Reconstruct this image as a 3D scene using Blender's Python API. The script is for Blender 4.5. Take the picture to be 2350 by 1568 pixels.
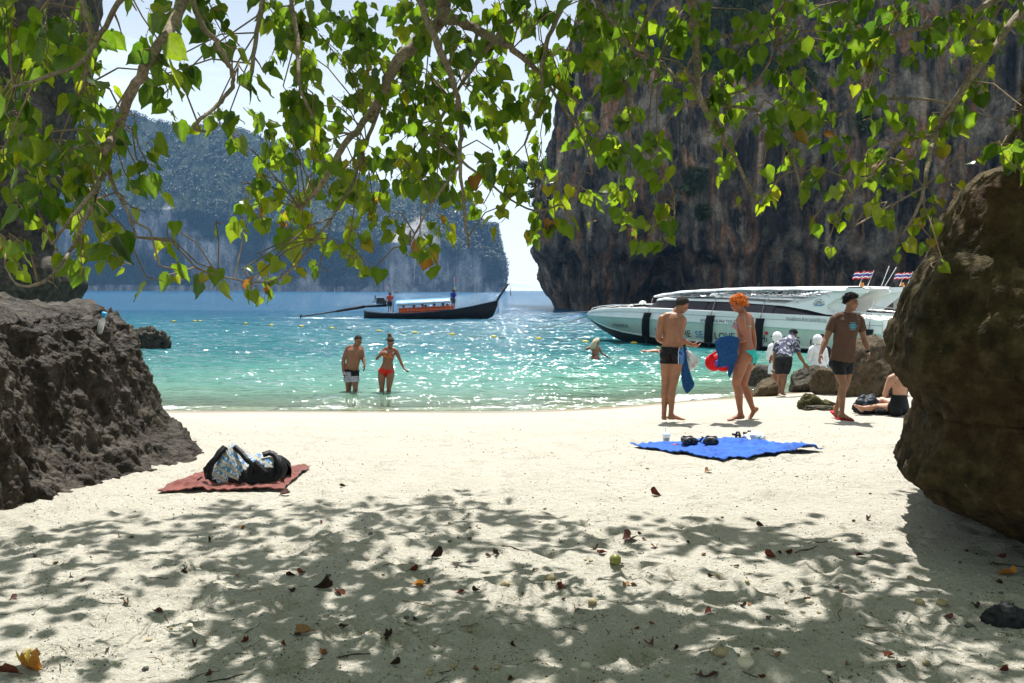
import bpy, bmesh, math, random
import numpy as np
from mathutils import Vector, Matrix, Euler

for o in list(bpy.data.objects): bpy.data.objects.remove(o, do_unlink=True)
SC = bpy.context.scene
COL = SC.collection
R = math.radians
rng = np.random.default_rng(7)
random.seed(7)

# ------------------------------------------------------------------ camera
CAM_Z = 2.35
FPX = 2035.0            # focal length in pixels of a 2350 px wide picture
cam_data = bpy.data.cameras.new('camera')
cam_data.lens = 36 * FPX / 2350
cam_data.sensor_width = 36
cam_data.clip_start = 0.05
cam_data.clip_end = 20000
cam = bpy.data.objects.new('camera', cam_data)
COL.objects.link(cam)
CAM_ROT = Euler((R(90 - 3.35), 0, 0)).to_matrix() @ Matrix.Rotation(R(0.2), 3, 'Z')
cam.matrix_world = Matrix.Translation((0, 0, CAM_Z)) @ CAM_ROT.to_4x4()
SC.camera = cam

# ------------------------------------------------------------------ sky, sun, exposure
SUN_EL, SUN_AZ = R(67), R(4)          # azimuth clockwise from +Y (the view direction)
world = bpy.data.worlds.new('World'); SC.world = world; world.use_nodes = True
wn, wl = world.node_tree.nodes, world.node_tree.links
wn.clear()
w_out = wn.new('ShaderNodeOutputWorld'); w_bg = wn.new('ShaderNodeBackground')
sky = wn.new('ShaderNodeTexSky'); sky.sky_type = 'NISHITA'; sky.sun_disc = False
sky.sun_elevation = SUN_EL; sky.sun_rotation = SUN_AZ; sky.dust_density = 4.0; sky.air_density = 1.0; sky.ozone_density = 1.5
w_co = wn.new('ShaderNodeTexCoord'); w_map = wn.new('ShaderNodeMapping'); w_map.inputs['Scale'].default_value = (1.2, 1.2, 5.5)
w_no = wn.new('ShaderNodeTexNoise'); w_no.inputs['Scale'].default_value = 2.2; w_no.inputs['Detail'].default_value = 7; w_no.inputs['Roughness'].default_value = 0.6
w_rp = wn.new('ShaderNodeValToRGB'); w_rp.color_ramp.elements[0].position = 0.36; w_rp.color_ramp.elements[1].position = 0.66
w_rp.color_ramp.elements[0].color = (0.12, 0.12, 0.12, 1); w_rp.color_ramp.elements[1].color = (0.8, 0.8, 0.8, 1)
w_mx = wn.new('ShaderNodeMix'); w_mx.data_type = 'RGBA'
w_mx.inputs[7].default_value = (12.2, 13.8, 14.6, 1)       # thin bright cloud
wl.new(w_co.outputs['Generated'], w_map.inputs['Vector']); wl.new(w_map.outputs['Vector'], w_no.inputs['Vector'])
wl.new(w_no.outputs['Fac'], w_rp.inputs['Fac'])
w_sx = wn.new('ShaderNodeSeparateXYZ'); wl.new(w_co.outputs['Generated'], w_sx.inputs[0])
w_hz = wn.new('ShaderNodeMapRange'); w_hz.interpolation_type = 'SMOOTHSTEP'; w_hz.inputs['From Min'].default_value = 0.5; w_hz.inputs['From Max'].default_value = -0.02; w_hz.inputs['To Max'].default_value = 0.9   # humid haze whitens the low sky all round
wl.new(w_sx.outputs['Z'], w_hz.inputs['Value'])
w_mxm = wn.new('ShaderNodeMath'); w_mxm.operation = 'MAXIMUM'; wl.new(w_rp.outputs['Color'], w_mxm.inputs[0]); wl.new(w_hz.outputs[0], w_mxm.inputs[1]); wl.new(w_mxm.outputs[0], w_mx.inputs[0])
wl.new(sky.outputs['Color'], w_mx.inputs[6]); wl.new(w_mx.outputs[2], w_bg.inputs['Color'])
w_bg.inputs['Strength'].default_value = 0.055
wl.new(w_bg.outputs['Background'], w_out.inputs['Surface'])

sun_data = bpy.data.lights.new('sun', 'SUN'); sun_data.energy = 5.0; sun_data.angle = R(0.53); sun_data.color = (1.0, 0.975, 0.93)
sun = bpy.data.objects.new('sun', sun_data); COL.objects.link(sun)
SUN_DIR = Vector((math.sin(SUN_AZ) * math.cos(SUN_EL), math.cos(SUN_AZ) * math.cos(SUN_EL), math.sin(SUN_EL)))
sun.rotation_euler = SUN_DIR.to_track_quat('Z', 'Y').to_euler()
sun.location = (0, 0, 60)

SC.view_settings.view_transform = 'Standard'; SC.view_settings.look = 'None'
SC.view_settings.exposure = 0.95; SC.view_settings.gamma = 1.0; SC.view_settings.use_curve_mapping = False
SC.render.engine = 'CYCLES'
SC.cycles.use_denoising = True
SC.cycles.max_bounces = 10; SC.cycles.diffuse_bounces = 4; SC.cycles.glossy_bounces = 3
SC.cycles.transmission_bounces = 6; SC.cycles.transparent_max_bounces = 14; SC.cycles.volume_bounces = 0
SC.cycles.caustics_reflective = False; SC.cycles.caustics_refractive = False
SC.cycles.sample_clamp_indirect = 6.0

# ------------------------------------------------------------------ helpers
def ray(px, py):
    d = CAM_ROT @ Vector((px - 1175.0, 783.9 - py, -FPX))
    return d / d.y                       # per metre of depth
def pt(px, py, Y):
    """World point seen at picture position (px, py), Y metres away."""
    d = ray(px, py)
    return Vector((d.x * Y, Y, CAM_Z + d.z * Y))

def shore(x):
    return 17.0 + 0.6 * np.log1p(np.exp((np.asarray(x, float) - 0.8) * 1.4)) / 1.4
def beach_z(x, y):
    s = shore(x) - np.asarray(y, float)
    up = np.where(s < 5, 0.085 * s, 0.425 + 0.027 * (s - 5))
    up = np.minimum(up, 1.1)
    dn = np.where(s > -14, 0.1 * s, -1.4 + 0.04 * (s + 14))
    return np.where(s > 0, up, np.maximum(dn, -4.0))
def gz(x, y): return float(beach_z(x, y))
def on_sand(px, py):
    d = ray(px, py); t = 2.0
    while t < 60:
        if CAM_Z + d.z * t < gz(d.x * t, t): break
        t += 0.01
    return Vector((d.x * t, t, gz(d.x * t, t)))
def on_sea(px, py, z=0.0):
    d = ray(px, py); t = (z - CAM_Z) / d.z
    return Vector((d.x * t, t, z))

def _hash(i, j, k, s):
    h = (i * 374761393 + j * 668265263 + k * 1274126177 + s * 974634777) & 0xffffffff
    h = ((h ^ (h >> 13)) * 1274126177) & 0xffffffff
    return (h ^ (h >> 16)) & 0xffffffff
def noise3(P, seed=0):
    """Gradient noise, vectorised; P is (N, 3), result about -1..1."""
    P = np.asarray(P, float); F = np.floor(P).astype(np.int64); f = P - F
    u = f * f * f * (f * (f * 6 - 15) + 10)
    r = np.zeros(len(P))
    for dx in (0, 1):
        wx = u[:, 0] if dx else 1 - u[:, 0]
        for dy in (0, 1):
            wy = u[:, 1] if dy else 1 - u[:, 1]
            for dz in (0, 1):
                wz = u[:, 2] if dz else 1 - u[:, 2]
                h = _hash(F[:, 0] + dx, F[:, 1] + dy, F[:, 2] + dz, seed)
                gx = (h & 1023) / 511.5 - 1; gy = ((h >> 10) & 1023) / 511.5 - 1; gzz = ((h >> 20) & 1023) / 511.5 - 1
                r += wx * wy * wz * (gx * (f[:, 0] - dx) + gy * (f[:, 1] - dy) + gzz * (f[:, 2] - dz))
    return r * 1.3
def worley(P, seed=0):
    """Distance to the nearest scattered point: faceted relief."""
    P = np.asarray(P, float); F = np.floor(P).astype(np.int64); f = P - F; best = np.full(len(P), 9.0)
    for dx in (-1, 0, 1):
        for dy in (-1, 0, 1):
            for dz in (-1, 0, 1):
                h = _hash(F[:, 0] + dx, F[:, 1] + dy, F[:, 2] + dz, seed)
                d = (dx + (h & 1023) / 1023 - f[:, 0]) ** 2 + (dy + ((h >> 10) & 1023) / 1023 - f[:, 1]) ** 2 + (dz + ((h >> 20) & 1023) / 1023 - f[:, 2]) ** 2
                best = np.minimum(best, d)
    return np.sqrt(best)
def fbm(P, octaves=4, gain=0.5, seed=0, ridge=False):
    P = np.asarray(P, float); r = np.zeros(len(P)); a = 1.0
    for o in range(octaves):
        n = noise3(P * 2.03 ** o + 17.3 * o, seed + o)
        if ridge: n = 1 - 2 * np.abs(n)
        r += a * n; a *= gain
    return r

def link(o, parent=None):
    COL.objects.link(o)
    if parent is not None: o.parent = parent
    return o
def tag(o, label=None, cat=None, group=None, kind=None):
    if label: o['label'] = label
    if cat: o['category'] = cat
    if group: o['group'] = group
    if kind: o['kind'] = kind
    return o
def mesh_data(name, v, f, m=None, smooth=True):
    me = bpy.data.meshes.new(name)
    me.from_pydata([tuple(p) for p in v] if not isinstance(v, np.ndarray) else v.tolist(), [], f if not isinstance(f, np.ndarray) else f.tolist())
    if smooth: me.polygons.foreach_set('use_smooth', np.ones(len(me.polygons), bool))
    if m is not None:
        for mm in (m if isinstance(m, (list, tuple)) else [m]): me.materials.append(mm)
    me.update()
    return me
def obj(name, v, f, m=None, parent=None, smooth=True):
    return link(bpy.data.objects.new(name, mesh_data(name, v, f, m, smooth)), parent)
def thing(name, loc, label, cat, group=None):
    e = bpy.data.objects.new(name, None); e.empty_display_size = 0.2
    e.location = loc; link(e)
    return tag(e, label, cat, group)
def grid_faces(nu, nv, close_u=False):
    i = np.arange(nu if close_u else nu - 1)[:, None]; j = np.arange(nv - 1)[None, :]
    a = (i * nv + j).ravel(); b = (((i + 1) % nu) * nv + j).ravel()
    return np.stack([a, b, b + 1, a + 1], 1)
def set_attr(me, name, vals):
    at = me.attributes.new(name, 'FLOAT', 'POINT'); at.data.foreach_set('value', np.asarray(vals, np.float32))

class MB:
    """Collects shapes for one mesh."""
    def __init__(s): s.v = []; s.f = []; s.mi = []
    def add(s, v, f, mi=0):
        b = len(s.v); s.v += [tuple(p) for p in v]; s.f += [tuple(int(i) + b for i in q) for q in f]; s.mi += [mi] * len(f); return s
    def box(s, c, size, M=None, mi=0):
        c = Vector(c); hx, hy, hz = [k / 2 for k in size]
        P = [Vector((x, y, z)) for x in (-hx, hx) for y in (-hy, hy) for z in (-hz, hz)]
        if M is not None: P = [M @ p for p in P]
        return s.add([p + c for p in P], [(0, 1, 3, 2), (4, 6, 7, 5), (0, 4, 5, 1), (2, 3, 7, 6), (0, 2, 6, 4), (1, 5, 7, 3)], mi)
    def tube(s, path, rad, n=8, cap=True, mi=0, flat=None):
        """Round tube along path; rad one number or one per point; flat=(vector, factor) squashes it."""
        path = [Vector(p) for p in path]; m = len(path)
        if not hasattr(rad, '__len__'): rad = [rad] * m
        V = []; up = None
        for i, p in enumerate(path):
            t = (path[min(i + 1, m - 1)] - path[max(i - 1, 0)])
            t = t.normalized() if t.length > 1e-9 else Vector((0, 0, 1))
            if up is None: up = Vector((0, 0, 1)) if abs(t.z) < 0.9 else Vector((1, 0, 0))
            a = t.cross(up)
            a = a.normalized() if a.length > 1e-6 else t.orthogonal().normalized()
            b = a.cross(t).normalized(); up = b
            for k in range(n):
                an = 2 * math.pi * k / n
                q = (a * math.cos(an) + b * math.sin(an)) * rad[i]
                if flat: q -= Vector(flat[0]) * q.dot(Vector(flat[0])) * (1 - flat[1])
                V.append(p + q)
        F = [(i * n + k, i * n + (k + 1) % n, (i + 1) * n + (k + 1) % n, (i + 1) * n + k) for i in range(m - 1) for k in range(n)]
        if cap: F += [tuple(range(n - 1, -1, -1)), tuple((m - 1) * n + k for k in range(n))]
        return s.add(V, F, mi)
    def rings(s, secs, n=16, cap=True, mi=0):
        """Loft of elliptical sections (centre, axis a, axis b)."""
        V = []
        for c, a, b in secs:
            c, a, b = Vector(c), Vector(a), Vector(b)
            V += [c + a * math.cos(2 * math.pi * k / n) + b * math.sin(2 * math.pi * k / n) for k in range(n)]
        m = len(secs)
        F = [(i * n + k, i * n + (k + 1) % n, (i + 1) * n + (k + 1) % n, (i + 1) * n + k) for i in range(m - 1) for k in range(n)]
        if cap: F += [tuple(range(n - 1, -1, -1)), tuple((m - 1) * n + k for k in range(n))]
        return s.add(V, F, mi)
    def ball(s, c, r, nu=12, nv=8, M=None, mi=0):
        c = Vector(c); r = Vector(r) if hasattr(r, '__len__') else Vector((r, r, r))
        V = []
        for j in range(1, nv):
            th = math.pi * j / nv
            for k in range(nu):
                ph = 2 * math.pi * k / nu
                p = Vector((r.x * math.sin(th) * math.cos(ph), r.y * math.sin(th) * math.sin(ph), r.z * math.cos(th)))
                V.append(c + (M @ p if M is not None else p))
        t = Vector((0, 0, r.z)); V += [c + (M @ t if M is not None else t), c - (M @ t if M is not None else t)]
        F = [(j * nu + k, (j + 1) * nu + k, (j + 1) * nu + (k + 1) % nu, j * nu + (k + 1) % nu) for j in range(nv - 2) for k in range(nu)]
        T = (nv - 1) * nu
        F += [(T, k, (k + 1) % nu) for k in range(nu)] + [(T + 1, (nv - 2) * nu + (k + 1) % nu, (nv - 2) * nu + k) for k in range(nu)]
        return s.add(V, F, mi)
    def sheet(s, pts_grid, mi=0):
        nu, nv = len(pts_grid), len(pts_grid[0])
        return s.add([p for r in pts_grid for p in r], [tuple(q) for q in grid_faces(nu, nv)], mi)
    def build(s, name, m=None, parent=None, smooth=True, weld=False, recalc=True, inv=None):
        """One mesh object; vertices given in world space, inv = world-to-parent offset (Vector)."""
        off = Vector(inv) if inv is not None else (parent.matrix_basis.translation if parent is not None and parent.type == 'EMPTY' and parent.parent is None else Vector((0, 0, 0)))
        v = [Vector(p) - off for p in s.v]
        me = mesh_data(name, v, s.f, m, smooth)
        if isinstance(m, (list, tuple)): me.polygons.foreach_set('material_index', s.mi)
        if recalc or weld:
            bm = bmesh.new(); bm.from_mesh(me)
            if weld: bmesh.ops.remove_doubles(bm, verts=bm.verts, dist=1e-4)
            bmesh.ops.recalc_face_normals(bm, faces=bm.faces)
            bm.to_mesh(me); bm.free()
        return link(bpy.data.objects.new(name, me), parent)

# ------------------------------------------------------------------ materials
MATS = {}
def nodes_of(name):
    m = bpy.data.materials.new(name); m.use_nodes = True
    return m, m.node_tree.nodes, m.node_tree.links, m.node_tree.nodes['Principled BSDF']
def sock(n, k): return n.inputs[k]
def noise_node(N, L, scale, detail=5, rough=0.55, vec=None, co='Object', mscale=None):
    n = N.new('ShaderNodeTexNoise'); n.inputs['Scale'].default_value = scale; n.inputs['Detail'].default_value = detail; n.inputs['Roughness'].default_value = rough
    if vec is None:
        c = N.new('ShaderNodeTexCoord'); vec = c.outputs[co]
        if mscale:
            mp = N.new('ShaderNodeMapping'); mp.inputs['Scale'].default_value = mscale; L.new(vec, mp.inputs['Vector']); vec = mp.outputs['Vector']
    L.new(vec, n.inputs['Vector'])
    return n
def ramp(N, L, fac, stops, interp='LINEAR'):
    r = N.new('ShaderNodeValToRGB'); r.color_ramp.interpolation = interp
    e = r.color_ramp.elements
    e[0].position, e[0].color = stops[0][0], (*stops[0][1], 1)
    e[1].position, e[1].color = stops[-1][0], (*stops[-1][1], 1)
    for p, c in stops[1:-1]:
        q = e.new(p); q.color = (*c, 1)
    L.new(fac, r.inputs['Fac']); return r
def mix(N, L, fac, a, b, mode='MIX'):
    m = N.new('ShaderNodeMix'); m.data_type = 'RGBA'; m.blend_type = mode
    for k, v in ((0, fac), (6, a), (7, b)):
        if isinstance(v, (int, float)): m.inputs[k].default_value = v
        elif isinstance(v, tuple): m.inputs[k].default_value = (*v, 1)
        else: L.new(v, m.inputs[k])
    return m.outputs[2]
def math_node(N, L, op, a, b=None, clamp=False):
    m = N.new('ShaderNodeMath'); m.operation = op; m.use_clamp = clamp
    for k, v in ((0, a), (1, b)):
        if v is None: continue
        if isinstance(v, (int, float)): m.inputs[k].default_value = v
        else: L.new(v, m.inputs[k])
    return m.outputs[0]
def bump(N, L, B, h, strength=0.5, dist=0.02, prev=None):
    b = N.new('ShaderNodeBump'); b.inputs['Strength'].default_value = strength; b.inputs['Distance'].default_value = dist
    L.new(h, b.inputs['Height'])
    if prev is not None: L.new(prev, b.inputs['Normal'])
    if B is not None: L.new(b.outputs['Normal'], B.inputs['Normal'])
    return b.outputs['Normal']
def plain(name, col, rough=0.5, metal=0.0, var=0.12, scale=6.0, bmp=0.0, bscale=40.0, bdist=0.01, spec=None, sheen=0):
    """A plain coloured surface with slight mottling and relief."""
    if name in MATS: return MATS[name]
    m, N, L, B = nodes_of(name)
    n = noise_node(N, L, scale, 6)
    d = tuple(c * (1 - var) for c in col); h = tuple(min(1, c * (1 + var)) for c in col)
    L.new(ramp(N, L, n.outputs['Fac'], [(0.3, d), (0.7, h)]).outputs['Color'], B.inputs['Base Color'])
    B.inputs['Roughness'].default_value = rough; B.inputs['Metallic'].default_value = metal
    B.inputs['Specular IOR Level'].default_value = spec if spec is not None else (0.12 if rough >= 0.5 else 0.5)
    if sheen: B.inputs['Sheen Weight'].default_value = sheen
    if bmp: bump(N, L, B, noise_node(N, L, bscale, 4).outputs['Fac'], bmp, bdist)
    MATS[name] = m
    return m
# ------------------------------------------------------------------ materials of the setting
def sand_material():
    m, N, L, B = nodes_of('sand')
    g = noise_node(N, L, 2.2, 6, 0.6); g2 = noise_node(N, L, 55, 5, 0.7); sp = noise_node(N, L, 30, 3, 0.5)
    c = ramp(N, L, g.outputs['Fac'], [(0.3, (0.415, 0.385, 0.32)), (0.7, (0.505, 0.475, 0.405))]).outputs['Color']
    c = mix(N, L, 0.35, c, ramp(N, L, g2.outputs['Fac'], [(0.35, (0.25, 0.225, 0.165)), (0.62, (0.63, 0.6, 0.52))]).outputs['Color'])
    # scattered dark grit
    c = mix(N, L, ramp(N, L, sp.outputs['Fac'], [(0.66, (0, 0, 0)), (0.71, (0.75, 0.75, 0.75))]).outputs['Color'], c, (0.12, 0.095, 0.06))
    wet = N.new('ShaderNodeAttribute'); wet.attribute_name = 'wet'
    c = mix(N, L, wet.outputs['Fac'], c, mix(N, L, 1.0, c, (0.56, 0.5, 0.42), 'MULTIPLY'))
    L.new(c, B.inputs['Base Color'])
    r = N.new('ShaderNodeMapRange'); L.new(wet.outputs['Fac'], r.inputs['Value']); r.inputs['To Min'].default_value = 0.95; r.inputs['To Max'].default_value = 0.3
    L.new(r.outputs[0], B.inputs['Roughness']); B.inputs['Specular IOR Level'].default_value = 0.25
    h1 = noise_node(N, L, 9, 7, 0.68); h2 = noise_node(N, L, 140, 3, 0.6)
    dry = math_node(N, L, 'SUBTRACT', 1.0, wet.outputs['Fac'], True)
    b1 = N.new('ShaderNodeBump'); b1.inputs['Distance'].default_value = 0.11; L.new(h1.outputs['Fac'], b1.inputs['Height'])
    L.new(math_node(N, L, 'MULTIPLY', dry, 0.95), b1.inputs['Strength'])
    bump(N, L, B, h2.outputs['Fac'], 0.45, 0.006, b1.outputs['Normal'])
    return m
def rock_material(name, dark, mid, light, moss=(0.05, 0.045, 0.015), moss_amt=0.5, scale=1.0, rough=0.85, pits=1.0):
    m, N, L, B = nodes_of(name)
    a = noise_node(N, L, 1.3 * scale, 8, 0.62); b = noise_node(N, L, 9 * scale, 6, 0.65); v = noise_node(N, L, 34 * scale, 4, 0.6)
    c = ramp(N, L, a.outputs['Fac'], [(0.32, dark), (0.52, mid), (0.7, light)]).outputs['Color']
    c = mix(N, L, 0.55, c, ramp(N, L, b.outputs['Fac'], [(0.36, tuple(k * 0.45 for k in dark)), (0.5, mid), (0.66, light)]).outputs['Color'])
    ms = noise_node(N, L, 0.9 * scale, 5, 0.6)
    c = mix(N, L, ramp(N, L, ms.outputs['Fac'], [(0.46, (0, 0, 0)), (0.62, (moss_amt,) * 3)]).outputs['Color'], c, moss)
    c = mix(N, L, ramp(N, L, v.outputs['Fac'], [(0.66, (0, 0, 0)), (0.74, (0.5, 0.5, 0.5))]).outputs['Color'], c, tuple(min(1, k * 2.0) for k in light))
    L.new(c, B.inputs['Base Color']); B.inputs['Roughness'].default_value = rough; B.inputs['Specular IOR Level'].default_value = 0.2
    n1 = bump(N, L, None, b.outputs['Fac'], 0.8 * pits, 0.09 / scale)
    bump(N, L, B, v.outputs['Fac'], 0.7 * pits, 0.03 / scale, n1)
    return m
def cliff_material(name, cols, streak=(0.35, 0.35, 0.05), scale=0.16, veg=None, bd=1.2):
    """Limestone stained in vertical streaks."""
    m, N, L, B = nodes_of(name)
    s1 = noise_node(N, L, scale, 9, 0.62, mscale=(streak[0] / 0.35, streak[1] / 0.35, streak[2] / 0.35))
    s2 = noise_node(N, L, scale * 2.4, 8, 0.68, mscale=(1, 1, 0.14)); p = noise_node(N, L, scale * 1.1, 8, 0.6)
    c = ramp(N, L, s1.outputs['Fac'], cols).outputs['Color']
    c = mix(N, L, ramp(N, L, s2.outputs['Fac'], [(0.44, (0, 0, 0)), (0.62, (0.75, 0.75, 0.75))]).outputs['Color'], c, cols[0][1])
    s3 = noise_node(N, L, scale * 3.6, 5, 0.6, mscale=(1, 1, 0.06)); c = mix(N, L, ramp(N, L, s3.outputs['Fac'], [(0.57, (0, 0, 0)), (0.68, (0.7, 0.7, 0.7))]).outputs['Color'], c, tuple(min(1, k * 1.15) for k in cols[-1][1]))
    c = mix(N, L, ramp(N, L, p.outputs['Fac'], [(0.5, (0, 0, 0)), (0.68, (0.75, 0.75, 0.75))]).outputs['Color'], c, cols[-1][1])
    d = noise_node(N, L, scale * 14, 6, 0.7)
    c = mix(N, L, 0.8, c, ramp(N, L, d.outputs['Fac'], [(0.3, (0.35, 0.35, 0.35)), (0.7, (1.5, 1.5, 1.5))]).outputs['Color'], 'MULTIPLY')
    if veg:
        at = N.new('ShaderNodeAttribute'); at.attribute_name = 'veg'
        gcol = ramp(N, L, noise_node(N, L, scale * 10, 5, 0.7).outputs['Fac'], [(0.35, veg[0]), (0.65, veg[1])]).outputs['Color']
        c = mix(N, L, at.outputs['Fac'], c, gcol)
    L.new(c, B.inputs['Base Color']); B.inputs['Roughness'].default_value = 0.9; B.inputs['Specular IOR Level'].default_value = 0.2
    n1 = bump(N, L, None, s2.outputs['Fac'], 0.7, bd)
    bump(N, L, B, d.outputs['Fac'], 0.7, bd * 0.4, n1)
    return m
def leafage_material(name, dark, light, trans=0.25, scale=0.5):
    m, N, L, B = nodes_of(name)
    n = noise_node(N, L, scale, 4, 0.6)
    c = ramp(N, L, n.outputs['Fac'], [(0.35, dark), (0.65, light)]).outputs['Color']
    L.new(c, B.inputs['Base Color']); B.inputs['Roughness'].default_value = 0.6
    t = N.new('ShaderNodeBsdfTranslucent'); L.new(c, t.inputs['Color'])
    x = N.new('ShaderNodeMixShader'); x.inputs[0].default_value = trans
    L.new(B.outputs[0], x.inputs[1]); L.new(t.outputs[0], x.inputs[2]); L.new(x.outputs[0], N['Material Output'].inputs['Surface'])
    return m
def sea_material():
    """Clear over the shallows, turquoise where it is deep (depth is measured down to the sea bed)."""
    m, N, L, B = nodes_of('sea_water'); N.remove(B)
    dp = N.new('ShaderNodeAttribute'); dp.attribute_name = 'depth'
    body = ramp(N, L, math_node(N, L, 'MULTIPLY', dp.outputs['Fac'], 0.25), [(0.0, (0.24, 0.36, 0.25)), (0.12, (0.1, 0.25, 0.19)), (0.35, (0.014, 0.105, 0.115)), (1.0, (0.005, 0.055, 0.12))]).outputs['Color']
    big = noise_node(N, L, 0.06, 4, 0.6)
    body = mix(N, L, 0.5, body, ramp(N, L, big.outputs['Fac'], [(0.35, (0.7, 0.75, 0.8)), (0.65, (1.25, 1.2, 1.15))]).outputs['Color'], 'MULTIPLY')
    tr = N.new('ShaderNodeBsdfTransparent'); tr.inputs['Color'].default_value = (0.82, 0.95, 0.86, 1)
    df = N.new('ShaderNodeBsdfDiffuse'); L.new(body, df.inputs['Color'])
    under = N.new('ShaderNodeMixShader')
    L.new(ramp(N, L, dp.outputs['Fac'], [(0.0, (0, 0, 0)), (0.1, (0.15, 0.15, 0.15)), (0.3, (0.6, 0.6, 0.6)), (1.0, (0.95, 0.95, 0.95))]).outputs['Color'], under.inputs[0])
    L.new(tr.outputs[0], under.inputs[1]); L.new(df.outputs[0], under.inputs[2])
    # ripples
    w1 = noise_node(N, L, 1.0, 3, 0.5, mscale=(1.1, 2.6, 1)); w2 = noise_node(N, L, 5.5, 2, 0.5, mscale=(0.8, 1.7, 1)); w3 = noise_node(N, L, 0.11, 6, 0.62, mscale=(0.6, 2.2, 1))
    n0 = bump(N, L, None, w3.outputs['Fac'], 0.9, 2.2)
    n1 = bump(N, L, None, w1.outputs['Fac'], 0.8, 0.11, n0); n2 = bump(N, L, None, w2.outputs['Fac'], 0.6, 0.02, n1)
    w4 = noise_node(N, L, 7.0, 3, 0.6, mscale=(0.7, 1.3, 1)); n3 = bump(N, L, None, ramp(N, L, w4.outputs['Fac'], [(0.695, (0, 0, 0)), (0.82, (1, 1, 1))]).outputs['Color'], 1.0, 0.11, n2)
    gl = N.new('ShaderNodeBsdfGlossy'); gl.inputs['Roughness'].default_value = 0.08; L.new(n3, gl.inputs['Normal'])
    fr = N.new('ShaderNodeFresnel'); fr.inputs['IOR'].default_value = 1.33; L.new(n2, fr.inputs['Normal'])
    top = N.new('ShaderNodeMixShader'); L.new(fr.outputs[0], top.inputs[0]); L.new(under.outputs[0], top.inputs[1]); L.new(gl.outputs[0], top.inputs[2])
    # foam at the lapping edge and where marked
    fm = N.new('ShaderNodeAttribute'); fm.attribute_name = 'foam'
    fn = noise_node(N, L, 5.0, 6, 0.7, mscale=(1, 1.6, 1))
    ff = math_node(N, L, 'MULTIPLY', ramp(N, L, math_node(N, L, 'ADD', fn.outputs['Fac'], math_node(N, L, 'MULTIPLY', fm.outputs['Fac'], 0.35)), [(0.66, (0, 0, 0)), (0.74, (1, 1, 1))]).outputs['Color'], math_node(N, L, 'GREATER_THAN', fm.outputs['Fac'], 0.02))
    fd = N.new('ShaderNodeBsdfDiffuse'); fd.inputs['Color'].default_value = (0.82, 0.85, 0.84, 1)
    out = N.new('ShaderNodeMixShader'); L.new(ff, out.inputs[0]); L.new(top.outputs[0], out.inputs[1]); L.new(fd.outputs[0], out.inputs[2])
    L.new(out.outputs[0], N['Material Output'].inputs['Surface'])
    return m

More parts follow.
